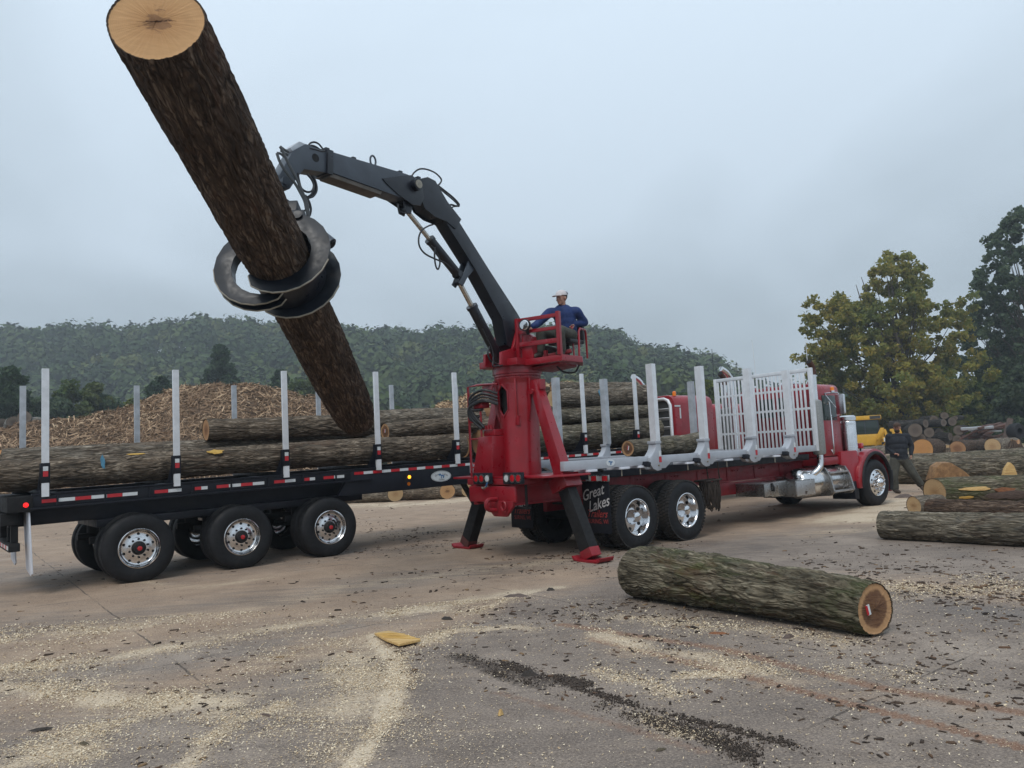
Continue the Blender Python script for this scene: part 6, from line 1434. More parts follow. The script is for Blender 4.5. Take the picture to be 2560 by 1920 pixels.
# oil tank and hose guard at the left of the column
MB().prism([K.P(-1.92, 1.34, 1.30), K.P(-1.92, 1.88, 1.30), K.P(-1.92, 1.66, 1.95), K.P(-1.92, 1.29, 1.95)], K.u * 0.45).build('oil_tank', M['red'], ld, 0.01)
MB().box(K, -1.86, -1.55, 1.32, 1.60, 1.955, 2.06).build('valve_bank', M['red'], ld, 0.01)
for k in range(4): MB().cyl(K.P(-1.86 - 0.02, 1.36 + 0.07 * k, 2.06), K.P(-1.86 - 0.02, 1.36 + 0.07 * k, 2.13), 0.02, n=8).build('valve', M['red_dull'], ld)
mb = MB(); mb.tube([K.P(-1.92, 1.90, 1.30), K.P(-1.92, 1.89, 2.80), K.P(-1.90, 1.66, 2.81), K.P(-1.75, 1.30, 2.80)], 0.022, 7); mb.tube([K.P(-1.90, 1.60, 1.95), K.P(-1.90, 1.60, 2.55)], 0.020, 6)
for w in (1.45, 1.92, 2.20): mb.tube([K.P(-1.92, 1.895, w), K.P(-1.90, 1.62, w)], 0.014, 6)
mb.build('hose_guard', M['red'], ld)
MB().prism([K.P(-1.80, 1.36, 2.79), K.P(-1.80, 1.66, 2.79), K.P(-1.80, 1.62, 2.62), K.P(-1.80, 1.45, 2.58)], K.u * 0.012).build('guard_gusset', M['red'], ld)
for k, (w0, w1, dv) in enumerate(((2.60, 2.10, 0.0), (2.55, 2.12, 0.06), (2.50, 2.08, 0.11), (2.48, 2.30, 0.15), (2.66, 2.4, 0.03))):
    MB().tube([K.P(-1.78, 1.28, w0 - 0.02), K.P(-1.95, 1.45, w0 + 0.05), K.P(-2.0, 1.72 + dv * 0.4, w0 - 0.05), K.P(-1.97, 1.72 + dv * 0.3, w0 - 0.25), K.P(-1.90, 1.52 + dv * 0.5, w1)], 0.024 - 0.003 * (k % 2), 7, 5).build('hose', M['hose'], ld)
MB().box(K, -1.95, -1.78, 1.50, 1.74, 2.42, 2.52).build('swivel_block', M['red_dull'], ld, 0.02)
MB().box(K, -1.62, -1.56, 0.98, 1.12, 2.10, 2.26).build('latch_plate', M['red'], ld, 0.008)
MB().tube([K.P(-1.0, 0.35, 1.32), K.P(-0.7, 0.30, 1.36), K.P(-0.4, 0.35, 1.30)], 0.03, 7, 4).build('hose', M['hose'], ld)
# turret and boom foot
for n in (-0.21, 0.13):
    MB().prism([S(-0.35, n, 3.07), S(0.62, n, 3.07), S(0.60, n, 3.28), S(0.30, n, 3.36), S(0.18, n, 3.62), S(0.02, n, 3.86), S(-0.14, n, 3.80), S(-0.30, n, 3.4)], BN * 0.05).build('turret_cheek', M['red'], ld, 0.006)
MB().obox(S(0.05, -0.02, 3.12), BD * 0.42, BN * 0.40, A(0, 0, 0.055)).build('turret_base', M['red'], ld, 0.008)
# main boom
def bbeam(name, pts, n0, n1, mat, parent=ld, bevel=0.006):
    return MB().prism([S(s, n0, z) for s, z in pts], BN * (n1 - n0)).build(name, mat, parent, bevel)
hw = 0.115
mbm = bbeam('main_boom', [(-0.06, 3.36), (-0.12, 3.78), (0.06, 3.98), (0.72, 4.60), (1.40, 5.27), (1.66, 5.50), (1.84, 5.36), (1.62, 5.12), (1.06, 4.56), (0.46, 3.84), (0.36, 3.42), (0.16, 3.28)], -hw, hw, M['boom'])
for n in (-hw - 0.004, hw + 0.0015):
    bbeam('boom_side_plate', [(1.36, 5.30), (1.66, 5.52), (1.90, 5.78), (2.06, 5.80), (2.30, 5.70), (2.34, 5.56), (2.24, 5.46), (2.14, 5.30), (1.94, 5.22), (1.70, 5.20), (1.5, 5.12)], n, n + 0.0025 + (0.016 if n > 0 else 0.002), M['boom'], mbm, 0.003)
bbeam('boom_head', [(1.60, 5.44), (1.90, 5.77), (2.06, 5.79), (2.30, 5.69), (2.33, 5.57), (2.22, 5.45), (2.12, 5.31), (1.84, 5.24)], -0.10, 0.10, M['boom'], mbm)
MB().cyl(S(2.34, -0.20, 5.60), S(2.34, 0.22, 5.60), 0.085, n=28).build('knuckle_boss', M['boom'], ld); MB().cyl(S(2.34, 0.221, 5.60), S(2.34, 0.232, 5.60), 0.062, n=24).build('knuckle_pin', M['worn'], ld)
# stick boom with the inner extension and its nose
stk = bbeam('stick_boom', [(2.18, 5.72), (2.48, 5.74), (3.80, 5.70), (3.86, 5.42), (2.98, 5.38), (2.60, 5.36), (2.24, 5.38)], -0.125, 0.125, M['boom_grey'])
bbeam('stick_wear_strip', [(2.95, 5.377), (3.84, 5.415), (3.84, 5.36), (2.98, 5.32)], -0.11, 0.11, pm('boom_brown_underside', (0.10, 0.085, 0.07), 0.6, 0.2, 0.2, 5.0), stk, 0.004)
for n in (-0.145, 0.128): bbeam('stick_side_plate', [(2.16, 5.46), (2.20, 5.68), (2.40, 5.74), (2.60, 5.68), (2.96, 5.55), (2.90, 5.50), (2.66, 5.38), (2.40, 5.30), (2.24, 5.32)], n, n + 0.016, M['boom'], stk, 0.004)
bbeam('stick_collar', [(3.79, 5.715), (3.875, 5.715), (3.90, 5.385), (3.81, 5.385)], -0.135, 0.135, M['boom'], stk, 0.004)
nos = bbeam('boom_nose', [(3.876, 5.685), (4.20, 5.70), (4.40, 5.55), (4.60, 5.20), (4.56, 5.06), (4.46, 5.05), (4.36, 5.20), (4.24, 5.36), (3.90, 5.40)], -0.105, 0.105, M['boom_grey'])
MB().cyl(S(4.06, 0.106, 5.555), S(4.06, 0.108, 5.555), 0.055, n=20).build('nose_hole', M['dark'], nos)
bbeam('nose_cap', [(4.20, 5.701), (4.29, 5.71), (4.43, 5.59), (4.40, 5.551)], -0.095, 0.095, M['alu_dull'], nos, 0.004)
MB().cyl(S(4.53, -0.14, 5.13), S(4.53, 0.14, 5.13), 0.055, n=18).build('tip_pin', M['boom_grey'], nos)
lp_ = MB(); lp_.tube([S(3.00 + 0.05 * math.cos(t_), 0.0, 5.83 + 0.075 * math.sin(t_)) for t_ in np.linspace(-0.9, math.pi + 0.9, 12)], 0.014, 6); lp_.build('lifting_eye', M['boom_grey'], stk)
# cylinders
def cylinder(name, p0, p1, frac, rb, rr):
    p0 = np.asarray(p0); p1 = np.asarray(p1); m = p0 + (p1 - p0) * frac; d = unit(p1 - p0)
    c = MB().lathe([(0, rb * 0.7), (0.03, rb), (np.linalg.norm(m - p0) - 0.05, rb), (np.linalg.norm(m - p0) - 0.05, rb * 1.14), (np.linalg.norm(m - p0), rb * 1.14), (np.linalg.norm(m - p0), 0)], p0, d, 24).build(name, M['boom'], ld)
    MB().cyl(m, p1, rr, n=16).build('piston_rod', M['rod'], c); MB().cyl(p0 - BN * 0.07, p0 + BN * 0.07, rb * 0.75, n=16).build('cylinder_eye', M['boom'], c); MB().cyl(p1 - BN * 0.06, p1 + BN * 0.06, rr * 1.5, n=14).build('rod_eye', M['boom'], c)
    return c
cylinder('lift_cylinder', S(0.44, 0.0, 3.18), S(1.34, 0.0, 4.35), 0.70, 0.082, 0.040)
cylinder('stick_cylinder', S(1.36, 0.0, 4.46), S(2.41, 0.0, 5.26), 0.56, 0.072, 0.034)
for n in (-0.085, 0.06): bbeam('cylinder_ear', [(1.28, 4.50), (1.42, 4.30), (1.34, 4.26), (1.22, 4.42), (1.02, 4.60), (1.16, 4.72)], n, n + 0.025, M['boom_grey'], mbm, 0.003)
for n in (-0.08, 0.055): bbeam('stick_ear', [(2.32, 5.37), (2.52, 5.37), (2.48, 5.20), (2.38, 5.18)], n, n + 0.025, M['boom'], stk, 0.003)
# hoses
def hose(pts, r=0.013, mat='hose', n=0.16, dn=0.0):
    k = len(pts); MB().tube([bpl(x, y, n + dn * i / max(1, k - 1)) for i, (x, y) in enumerate(pts)], r, 6, 6).build('hose', M[mat], ld)
TP = lambda L: [(640 + x * 0.15371, 340 + y * 0.15371) for x, y in L]
BM_ = lambda L: [(980 + x * 0.18987, 360 + y * 0.18987) for x, y in L]
C2_ = lambda L: [(500 + x * 0.3255, 330 + y * 0.3255) for x, y in L]
hose(BM_([(255, 450), (280, 390), (350, 335), (440, 330), (560, 375), (640, 450), (645, 500), (590, 570), (575, 640), (610, 730)]), 0.013, n=0.05)
hose(BM_([(330, 465), (430, 480), (560, 520), (700, 620), (820, 720), (885, 800), (840, 815), (770, 800), (730, 850), (760, 950), (790, 985)]), 0.015, n=0.0)
hose(BM_([(340, 478), (430, 490), (560, 530), (690, 640), (810, 740), (880, 815), (860, 820), (800, 830), (765, 870), (785, 950), (800, 990)]), 0.012, n=0.06)
hose(BM_([(85, 790), (85, 850), (130, 900), (210, 910)]), 0.012)
hose(BM_([(540, 1060), (480, 1080), (400, 1130), (355, 1220), (360, 1340), (430, 1440), (560, 1510), (700, 1570), (790, 1650)]), 0.013, n=0.10)
hose(BM_([(520, 1340), (570, 1400), (620, 1500), (630, 1580), (605, 1650), (575, 1600), (560, 1480), (565, 1360)]), 0.013, n=0.10)
hose(BM_([(790, 985), (1000, 1330), (1160, 1600), (1300, 1830)]), 0.013, n=0.02); hose(BM_([(800, 985), (1015, 1320), (1185, 1600), (1330, 1840)]), 0.010, n=0.10)
hose(TP([(1140, 250), (1350, 320), (1600, 390), (1900, 480), (2200, 570)]) + BM_([(60, 370), (260, 450), (330, 470)]), 0.014, n=0.0)
hose(TP([(1130, 265), (1330, 335), (1590, 405)]) + C2_([(1400, 290), (1640, 350)]), 0.012, n=0.07)
hose(TP([(840, 180), (880, 120), (950, 100), (1020, 130), (1080, 200), (1120, 240)]), 0.013, n=0.0); hose(TP([(850, 190), (900, 155), (970, 175), (1040, 220), (1110, 245)]), 0.013, n=0.05); hose(TP([(870, 200), (960, 220), (1060, 250), (1120, 250)]), 0.013, n=0.10)
hose(TP([(390, 170), (430, 240), (490, 370), (560, 510), (630, 640), (690, 760), (740, 880), (800, 1010), (840, 1130), (850, 1290), (860, 1450), (890, 1580)]), 0.018, 'hose_grey', 0.22)
hose(TP([(340, 280), (380, 400), (450, 530), (540, 650), (640, 780), (720, 920), (790, 1060), (820, 1200), (850, 1320), (870, 1470)]), 0.018, 'hose_grey', 0.22)
hose(TP([(395, 170), (460, 220), (530, 260)]), 0.015, 'hose_grey', 0.15); hose(TP([(400, 235), (450, 270), (520, 310)]), 0.015, 'hose_grey', 0.12); hose(TP([(345, 275), (400, 290), (460, 340)]), 0.015, 'hose_grey', 0.12)
hose(TP([(680, 600), (700, 720), (740, 850), (830, 910), (910, 890), (940, 800), (900, 700), (830, 620)]), 0.014, n=0.16)
hose(TP([(850, 630), (930, 740), (940, 870), (890, 960), (800, 1000), (760, 950)]), 0.014, n=0.12); hose(TP([(930, 640), (980, 780), (985, 890), (930, 980), (850, 1010)]), 0.014, n=0.14); hose(TP([(900, 640), (950, 760), (960, 880), (900, 970)]), 0.014, n=0.10)
hose(TP([(700, 1235), (780, 1220), (840, 1180), (880, 1130), (850, 1040), (800, 960)]), 0.014, n=0.16); hose(TP([(770, 1345), (860, 1310), (890, 1230), (890, 1160), (870, 1100), (820, 1020)]), 0.014, n=0.18)
OPc = lambda L: [(1100 + x * 0.20796, 700 + y * 0.20796) for x, y in L]
hose(OPc([(510, 590), (560, 700), (610, 800), (640, 900), (640, 980), (700, 1020)]), 0.015, n=0.14); hose(OPc([(600, 800), (575, 870), (600, 960), (660, 1010), (740, 1030)]), 0.015, n=0.12); hose(OPc([(640, 980), (635, 1035), (680, 1035), (750, 1025)]), 0.013, n=0.18)
for (x, y) in BM_([(330, 460), (790, 985), (1165, 1625), (90, 385)]) + TP([(1130, 235), (1565, 385)]): MB().obox(bpl(x, y, 0.05), BD * 0.03, BN * 0.05, A(0, 0, 0.025)).build('hose_clamp', M['boom'], ld, 0.004)
# operator's platform
pf = MB().prism([S(0.25, 0.24, 3.055), S(0.25, 1.10, 3.055), S(-0.30, 1.12, 3.055), S(-0.72, 0.85, 3.055), S(-0.72, 0.24, 3.055)], A(0, 0, 0.10)).build('platform', M['red'], ld, 0.008)
MB().prism([S(0.10, 0.30, 2.99), S(0.10, 0.95, 3.03), S(-0.60, 0.8, 3.03), S(-0.60, 0.30, 2.99)], A(0, 0, 0.03)).build('platform_support', M['red_dull'], pf, 0.006)
rl = MB(); rl.beam(S(0.235, 0.24, 3.155), S(0.235, 0.24, 3.84), BN, 0.06, 0.06); rl.beam(S(0.235, 1.06, 3.155), S(0.235, 1.06, 3.84), BN, 0.065, 0.06)
for z0, h_ in ((3.785, 0.06), (3.585, 0.055), (3.385, 0.075)): rl.beam(S(0.236, 0.271, z0 + 0.02), S(0.236, 1.027, z0), A(0, 0, 1), h_, 0.035)
rl.build('front_guard_rail', M['red'], pf, 0.005)
MB().tube([S(-0.66, 0.98, 3.155), S(-0.62, 1.0, 3.56), S(-0.57, 1.02, 3.62), S(-0.36, 1.06, 3.62), S(-0.31, 1.07, 3.56), S(-0.30, 1.06, 3.155)], 0.018, 7).build('side_hoop', M['red'], pf)
MB().tube([S(-0.36, 0.92, 3.155), S(-0.39, 0.885, 3.70)], 0.016, 7).build('control_lever', M['red'], pf)
MB().lathe([(0, 0.07), (0.05, 0.10), (0.05, 0.10), (0.09, 0.095)], S(0.285, 0.47, 3.69), BD * 1 + A(0, -0.4, 0), 24).build('work_lamp', M['hose'], pf); _wd = unit(BD + A(0, -0.4, 0)); MB().lathe([(0, 0.082), (0.012, 0.07), (0.018, 0)], S(0.285, 0.47, 3.69) + _wd * 0.09, _wd, 24).build('lamp_glass', M['chrome'], pf)
MB().beam(S(0.255, 0.47, 3.55), S(0.28, 0.47, 3.62), BN, 0.04, 0.03).build('lamp_bracket', M['hose'], pf)
MB().prism([S(0.22, 0.28, 3.155), S(0.22, 0.52, 3.155), S(0.22, 0.50, 3.5), S(0.22, 0.42, 3.58), S(0.22, 0.30, 3.58)], -BD * 0.18).build('valve_cover', M['red'], pf, 0.02)
MB().beam(S(0.0, 0.55, 3.18), S(-0.25, 0.95, 3.26), A(0, 0, 1), 0.06, 0.12).build('foot_pedal', M['red_dull'], pf, 0.01); MB().beam(S(0.05, 0.65, 3.16), S(0.05, 0.65, 3.28), BN, 0.05, 0.05).build('pedal_post', M['red_dull'], pf)
# seat
MB().cyl(S(-0.42, 0.74, 3.156), S(-0.42, 0.74, 3.40), 0.05, n=14).build('seat_post', M['black_dull'], pf)
MB().obox(S(-0.42, 0.74, 3.43), BD * 0.21, BN * 0.23, A(0, 0, 0.035)).build('seat', M['hose'], pf, 0.03); MB().obox(S(-0.66, 0.74, 3.60), BD * 0.035, BN * 0.20, A(0, 0, 0.15)).build('seat_back', M['hose'], pf, 0.03)
for k in range(6): MB().tube([S(0.10 - 0.05 * k, 0.40, 3.30), S(-0.05 - 0.05 * k, 0.62, 3.36 - 0.02 * k), S(-0.20 - 0.04 * k, 0.80, 3.24), S(-0.35, 0.70, 3.17)], 0.014, 6, 4).build('hose', M['hose'], pf)
MB().tube([S(-0.05, 0.75, 3.05), S(-0.20, 0.80, 2.93), S(-0.45, 0.85, 2.93), S(-0.58, 0.86, 3.05)], 0.016, 6, 5).build('hose', M['hose'], pf)
MB().beam(S(0.20, -0.30, 3.40), S(-0.05, -0.32, 3.75), BN, 0.05, 0.16).build('guard_plate', M['red'], ld, 0.005)
# ---- grapple
HC = LB + (LT - LB) * 0.428; LAX = unit(LT - LB); TIPP = S(4.58, 0.0, 5.06)
lk = MB().beam(S(4.53, 0, 5.15), TIPP + A(0.0, 0, -0.10), BN, 0.12, 0.10).build('swivel_link', M['grapple'], ld, 0.01)
RTC = TIPP + A(0.05, 0.02, -0.24)
MB().lathe([(-0.11, 0.085), (-0.08, 0.12), (0.05, 0.12), (0.09, 0.07), (0.14, 0.06)], RTC, unit(TIPP - HC), 20).build('rotator', M['grapple'], lk)
LAT = unit(np.cross(LAX, A(0, 0, 1))); LAT = LAT if LAT[0] > 0 else -LAT      # across the log, to the right
UPV = np.cross(LAT, LAX); UPV = UPV if UPV[2] > 0 else -UPV
GH = HC + UPV * 0.54 - LAX * 0.05
gh = MB().obox(GH, LAT * 0.30, LAX * 0.20, UPV * 0.075).build('grapple_frame', M['grapple'], ld, 0.02)
MB().beam(RTC - A(0, 0, 0.08), GH + UPV * 0.05, LAT, 0.22, 0.18, 0.34, 0.26).build('grapple_yoke', M['grapple'], gh, 0.012)
def tong(sgn, off, wdt, reach, mat, name):
    """curved plate from a hinge above the log round its side to the far underside"""
    prof_o, prof_i = [], []
    for k, t_ in enumerate(np.linspace(0, 1, 15)):
        a = math.radians(74 - 74 * t_ - reach * t_); rr_i = 0.375 + (0.075 if sgn > 0 else 0.20) * math.sin(math.pi * min(1, t_ * 1.0)) * (1 - 0.3 * t_); th = 0.045 + (0.175 if sgn > 0 else 0.165) * math.sin(math.pi * (0.34 + 0.58 * t_)); rr_o = rr_i + th
        if t_ > 0.97: rr_o = rr_i + 0.025
        prof_i.append(HC + LAX * off + LAT * sgn * math.cos(a) * rr_i + UPV * math.sin(a) * rr_i); prof_o.append(HC + LAX * off + LAT * sgn * math.cos(a) * rr_o + UPV * math.sin(a) * rr_o)
    return prof_i, prof_o
for sgn, offs, rch, nm in ((1, (-0.27, 0.245), 128, 'wide_jaw'), (-1, (-0.075, 0.05), 108, 'narrow_jaw')):
    ins = []
    mb = MB()
    for off in offs:
        pi_, po_ = tong(sgn, off, 0.02, rch, None, nm); mb.prism(pi_ + po_[::-1], LAX * 0.026); ins.append((pi_, po_))
    jw = mb.build(nm, M['grapple'], ld, 0.003)
    # the wrapper plate between the side plates, and the tip blade
    mb = MB(); a_i, b_i = ins[0][0], ins[1][0]; n_ = len(a_i)
    vs_ = [x + LAX * 0.026 for x in a_i] + list(b_i) + [x + LAX * 0.026 + (y - x) * 0.22 for x, y in zip(a_i, ins[0][1])] + [x + (y - x) * 0.22 for x, y in zip(b_i, ins[1][1])]
    fs_ = []
    for k in range(3, n_ - 1): fs_ += [(k, k + 1, n_ + k + 1, n_ + k), (2 * n_ + k, 3 * n_ + k, 3 * n_ + k + 1, 2 * n_ + k + 1)]
    fs_ += [(3, n_ + 3, 3 * n_ + 3, 2 * n_ + 3), (n_ - 1, 2 * n_ - 1 + 2 * n_, 2 * n_ + n_ - 1) if False else (n_ - 1, 2 * n_ + n_ - 1, 3 * n_ + n_ - 1, n_ + n_ - 1)]
    mb.add(vs_, fs_); mb.build('jaw_wrapper', M['boom'], jw, smooth=60)
    mb = MB()
    for off_i, (pi_, po_) in enumerate(ins): mb.tube([p_ + LAX * 0.013 for p_ in po_[6:]], 0.013, 5)
    mb.build('worn_edge', M['worn'], jw)
    hg = HC + LAT * sgn * 0.24 + UPV * 0.50; MB().cyl(hg - LAX * 0.30, hg + LAX * 0.30, 0.055, n=18).build('jaw_pin', M['grapple'], jw)
# grapple cylinder lying to the right of the log
g0_, g1c = GH + LAT * 0.10 + UPV * 0.16 - LAX * 0.05, HC + LAT * 0.60 + UPV * 0.26
cg_ = MB().cyl(g0_, g0_ + (g1c - g0_) * 0.97, 0.075, n=20).build('grapple_cylinder', M['boom_grey'], ld); MB().cyl(g0_ + (g1c - g0_) * 0.97, g1c, 0.05, n=12).build('cylinder_end', M['dark'], cg_)
MB().obox(g0_, LAT * 0.10, LAX * 0.13, UPV * 0.08).build('cylinder_bracket', M['grapple'], cg_, 0.015)
# ------------------------------------------------------------------ people
def skin_geo(nodes, edges, levels=2):
    """nodes: name -> (pos, radius); the first is the root"""
    names = list(nodes); ix = {n: i for i, n in enumerate(names)}
    me = bpy.data.meshes.new('sk'); me.from_pydata([tuple(nodes[n][0]) for n in names], [(ix[a], ix[b]) for a, b in edges], [])
    o = bpy.data.objects.new('sk', me); COL.objects.link(o); o.modifiers.new('s', 'SKIN')
    sv = me.skin_vertices[0].data
    for i, n in enumerate(names):
        r = nodes[n][1]; sv[i].radius = (r, r) if np.isscalar(r) else r; sv[i].use_root = (i == 0)
    if levels: o.modifiers.new('d', 'SUBSURF').levels = levels
    bpy.context.view_layer.update(); dg = bpy.context.evaluated_depsgraph_get(); ev = o.evaluated_get(dg).to_mesh()
    v = np.array([x.co[:] for x in ev.vertices]); f = [tuple(p_.vertices) for p_ in ev.polygons]
    bpy.data.objects.remove(o); return v, f
def fuse(name, parts, mat, parent, voxel=0.012, smooth_it=3, loc=None):
    """one continuous surface out of overlapping pieces"""
    mb = MB()
    for v, f in parts: mb.add(v, f)
    me = bpy.data.meshes.new('fu'); me.from_pydata(mb.v, [], mb.f); o = bpy.data.objects.new('fu', me); COL.objects.link(o)
    m = o.modifiers.new('r', 'REMESH'); m.mode = 'VOXEL'; m.voxel_size = voxel
    s_ = o.modifiers.new('m', 'SMOOTH'); s_.iterations = smooth_it; s_.factor = 0.5
    bpy.context.view_layer.update(); dg = bpy.context.evaluated_depsgraph_get(); ev = o.evaluated_get(dg).to_mesh()
    v = np.array([x.co[:] for x in ev.vertices]); f = [tuple(p_.vertices) for p_ in ev.polygons]
    bpy.data.objects.remove(o)
    return mesh_obj(name, v, f, mat, parent, loc=loc, smooth=180)
def ell(c, ax, ay, az, n=14, m=10):
    vs = [np.asarray(c) + az * math.cos(math.pi * j / m) + math.sin(math.pi * j / m) * (ax * math.cos(2 * math.pi * i / n) + ay * math.sin(2 * math.pi * i / n)) for j in range(m + 1) for i in range(n)]
    fs = [(j * n + i, j * n + (i + 1) % n, (j + 1) * n + (i + 1) % n, (j + 1) * n + i) for j in range(m) for i in range(n)]
    return vs, fs
def hand_geo(wrist, dirn, palm_n, thumb_side, curl=0.5, sc=1.0):
    """palm, four curled fingers of unequal length and a thumb from the palm's side"""
    d = unit(dirn); pn = unit(palm_n - d * (palm_n @ d)); sd = np.cross(d, pn) * thumb_side
    out = []; w = np.asarray(wrist); L = 0.095 * sc
    out.append(skin_geo({'a': (w - d * 0.02, (0.026 * sc, 0.022 * sc)), 'b': (w + d * 0.03 * sc, (0.034 * sc, 0.020 * sc)), 'c': (w + d * L, (0.038 * sc, 0.017 * sc))}, [('a', 'b'), ('b', 'c')], 1))
    for k, ln in enumerate((0.072, 0.082, 0.076, 0.060)):
        b0 = w + d * (L - 0.008) + sd * (0.030 - 0.020 * k) * sc; p_ = [b0]; a = 0.25
        for q in (0.45, 0.32, 0.23):
            a += curl * 1.1; p_.append(p_[-1] + (d * math.cos(a) + pn * math.sin(a)) * ln * q * sc)
        out.append(skin_geo({i: (x, 0.0088 * sc) for i, x in enumerate(p_)}, [(0, 1), (1, 2), (2, 3)], 1))
    t0 = w + d * 0.028 * sc + sd * 0.026 * sc; out.append(skin_geo({0: (t0, 0.012 * sc), 1: (t0 + (d * 0.5 + sd * 0.55 + pn * 0.4) * 0.042 * sc, 0.011 * sc), 2: (t0 + (d * 0.95 + sd * 0.45 + pn * 0.9) * 0.062 * sc, 0.009 * sc)}, [(0, 1), (1, 2)], 1))
    return out
def head_geo(c, fwd, up, sc=1.0):
    f = unit(fwd); u = unit(up - f * (up @ f)); s_ = np.cross(f, u); P = lambda a, b, d: np.asarray(c) + (f * a + s_ * b + u * d) * sc
    g = [ell(P(-0.01, 0, 0.025), f * 0.098 * sc, s_ * 0.077 * sc, u * 0.100 * sc), ell(P(0.028, 0, -0.045), f * 0.062 * sc, s_ * 0.058 * sc, u * 0.072 * sc), ell(P(0.052, 0, -0.092), f * 0.034 * sc, s_ * 0.034 * sc, u * 0.024 * sc),
         ell(P(0.092, 0, -0.022), f * 0.026 * sc, s_ * 0.014 * sc, u * 0.026 * sc), ell(P(0.080, 0, 0.018), f * 0.020 * sc, s_ * 0.045 * sc, u * 0.014 * sc), ell(P(0.076, 0, -0.066), f * 0.018 * sc, s_ * 0.024 * sc, u * 0.010 * sc),
         ell(P(0.058, 0.040, -0.028), f * 0.026 * sc, s_ * 0.022 * sc, u * 0.026 * sc), ell(P(0.058, -0.040, -0.028), f * 0.026 * sc, s_ * 0.022 * sc, u * 0.026 * sc),
         ell(P(-0.012, 0.080, -0.008), f * 0.020 * sc, s_ * 0.010 * sc, u * 0.032 * sc), ell(P(-0.012, -0.080, -0.008), f * 0.020 * sc, s_ * 0.010 * sc, u * 0.032 * sc)]
    return g, P
def person(root_loc, label, J, headc, headf, headup, shirt, pants, hands, bulk=1.0, sc=1.0, cap=None, beard=False, collar=None, lb=1.0):
    """J: joint name -> world position"""
    g, HP = head_geo(headc, headf, headup, sc); chest_f = J['chest_f']
    ac = unit(J['shR'] - J['shL']); upv = unit(J['neck'] - J['pel']); fw = unit(np.cross(upv, ac)); fw = fw if fw @ chest_f > 0 else -fw
    def limb(pts, rad):
        mb = MB().tube(pts, rad, 12, 4)
        out = [(mb.v, mb.f)]
        for p_, r in zip(pts, rad): out.append(ell(p_, A(r, 0, 0), A(0, r, 0), A(0, 0, r), 12, 8))
        return out
    def torso(k, drop=0.0):
        w = lambda c, a, f_, u_: ell(c, ac * a * bulk * k, fw * f_ * bulk * k, upv * u_ * k, 18, 12)
        mid = (J['chest'] + J['waist']) / 2; return [w(J['chest'], 0.175, 0.118, 0.18), w(mid, 0.168, 0.122, 0.17), w(J['waist'], 0.160, 0.124, 0.18), w((J['waist'] + J['pel']) / 2, 0.160, 0.122, 0.13), w(J['pel'] + upv * 0.02, 0.160, 0.120, 0.12), w(J['neck'] - upv * 0.075, 0.145, 0.075, 0.065)]
    parts = torso(0.93) + g + limb([J['chest'] + upv * 0.1, J['neck'], HP(-0.015, 0, -0.03)], [0.07 * sc, 0.056 * sc, 0.054 * sc])
    for sd in 'LR':
        parts += limb([J['sh' + sd], J['el' + sd], J['wr' + sd]], [0.055 * sc, 0.040 * sc, 0.028 * sc]) + limb([J['hip' + sd], J['kn' + sd], J['an' + sd]], [0.085 * sc, 0.055 * sc, 0.040 * sc]) + limb([J['an' + sd], J['toe' + sd]], [0.040 * sc, 0.032 * sc])
        if sd in hands: parts += hand_geo(J['wr' + sd], *hands[sd])
    body = fuse('person', parts, M['skin'], None, 0.008, 3, loc=root_loc); tag(body, label, 'person')
    jk = torso(1.12); lo = [ell(J['pel'] - upv * 0.02, ac * 0.172 * bulk, fw * 0.132 * bulk, upv * 0.12, 16, 10)]
    for sd in 'LR':
        sh, el, wr, hp, kn, an_ = (J[q + sd] for q in ('sh', 'el', 'wr', 'hip', 'kn', 'an'))
        jk += limb([J['chest'] * 0.35 + sh * 0.65 + upv * 0.02, sh, (sh + el) / 2, el, el * 0.5 + wr * 0.5, el * 0.10 + wr * 0.90], [0.088 * sc, 0.084 * sc, 0.073 * sc, 0.066 * sc, 0.057 * sc, 0.047 * sc])
        lo += limb([J['pel'] * 0.4 + hp * 0.6, hp, (hp + kn) / 2, kn, (kn + an_) / 2, kn * 0.12 + an_ * 0.88], [0.115 * sc * lb, 0.112 * sc * lb, 0.097 * sc * lb, 0.083 * sc * lb, 0.078 * sc * lb, 0.076 * sc * lb])
        fuse('boot', limb([kn * 0.2 + an_ * 0.8, an_ - A(0, 0, 0.02), an_ * 0.5 + J['toe' + sd] * 0.5 - A(0, 0, 0.012), J['toe' + sd]], [0.056 * sc, 0.055 * sc, 0.052 * sc, 0.040 * sc]), M['boot'], body, 0.012, 1)
    fuse('jacket', jk, M[shirt], body, 0.011, 2); fuse('trousers', lo, M[pants], body, 0.011, 2)
    f = unit(headf); u = unit(headup - f * (headup @ f)); s_ = np.cross(f, u)
    for q in (-1, 1): MB().add(*ell(HP(0.082, 0.032 * q, 0.0), f * 0.008, s_ * 0.012, u * 0.006, 10, 6)).build('eye', M['eye'], body)
    hair = MB().add(*ell(HP(-0.026, 0, 0.035), f * 0.092 * sc, s_ * 0.083 * sc, u * 0.090 * sc)); hair.build('hair', M['hair'], body)
    if cap:
        cp = MB(); vs, fs = [], []
        for j in range(9):
            t_ = j / 8 * math.pi / 2
            for i in range(24): a = 2 * math.pi * i / 24; vs.append(HP(-0.010 + 0.112 * math.cos(a) * math.cos(t_) * (0.98 if math.cos(a) > 0 else 0.95), 0.094 * math.sin(a) * math.cos(t_), 0.040 + 0.098 * math.sin(t_) ** 0.9))
        for j in range(8):
            for i in range(24): fs.append((j * 24 + i, j * 24 + (i + 1) % 24, (j + 1) * 24 + (i + 1) % 24, (j + 1) * 24 + i))
        cp.add(vs, fs); co_ = cp.build('cap', M[cap], body)
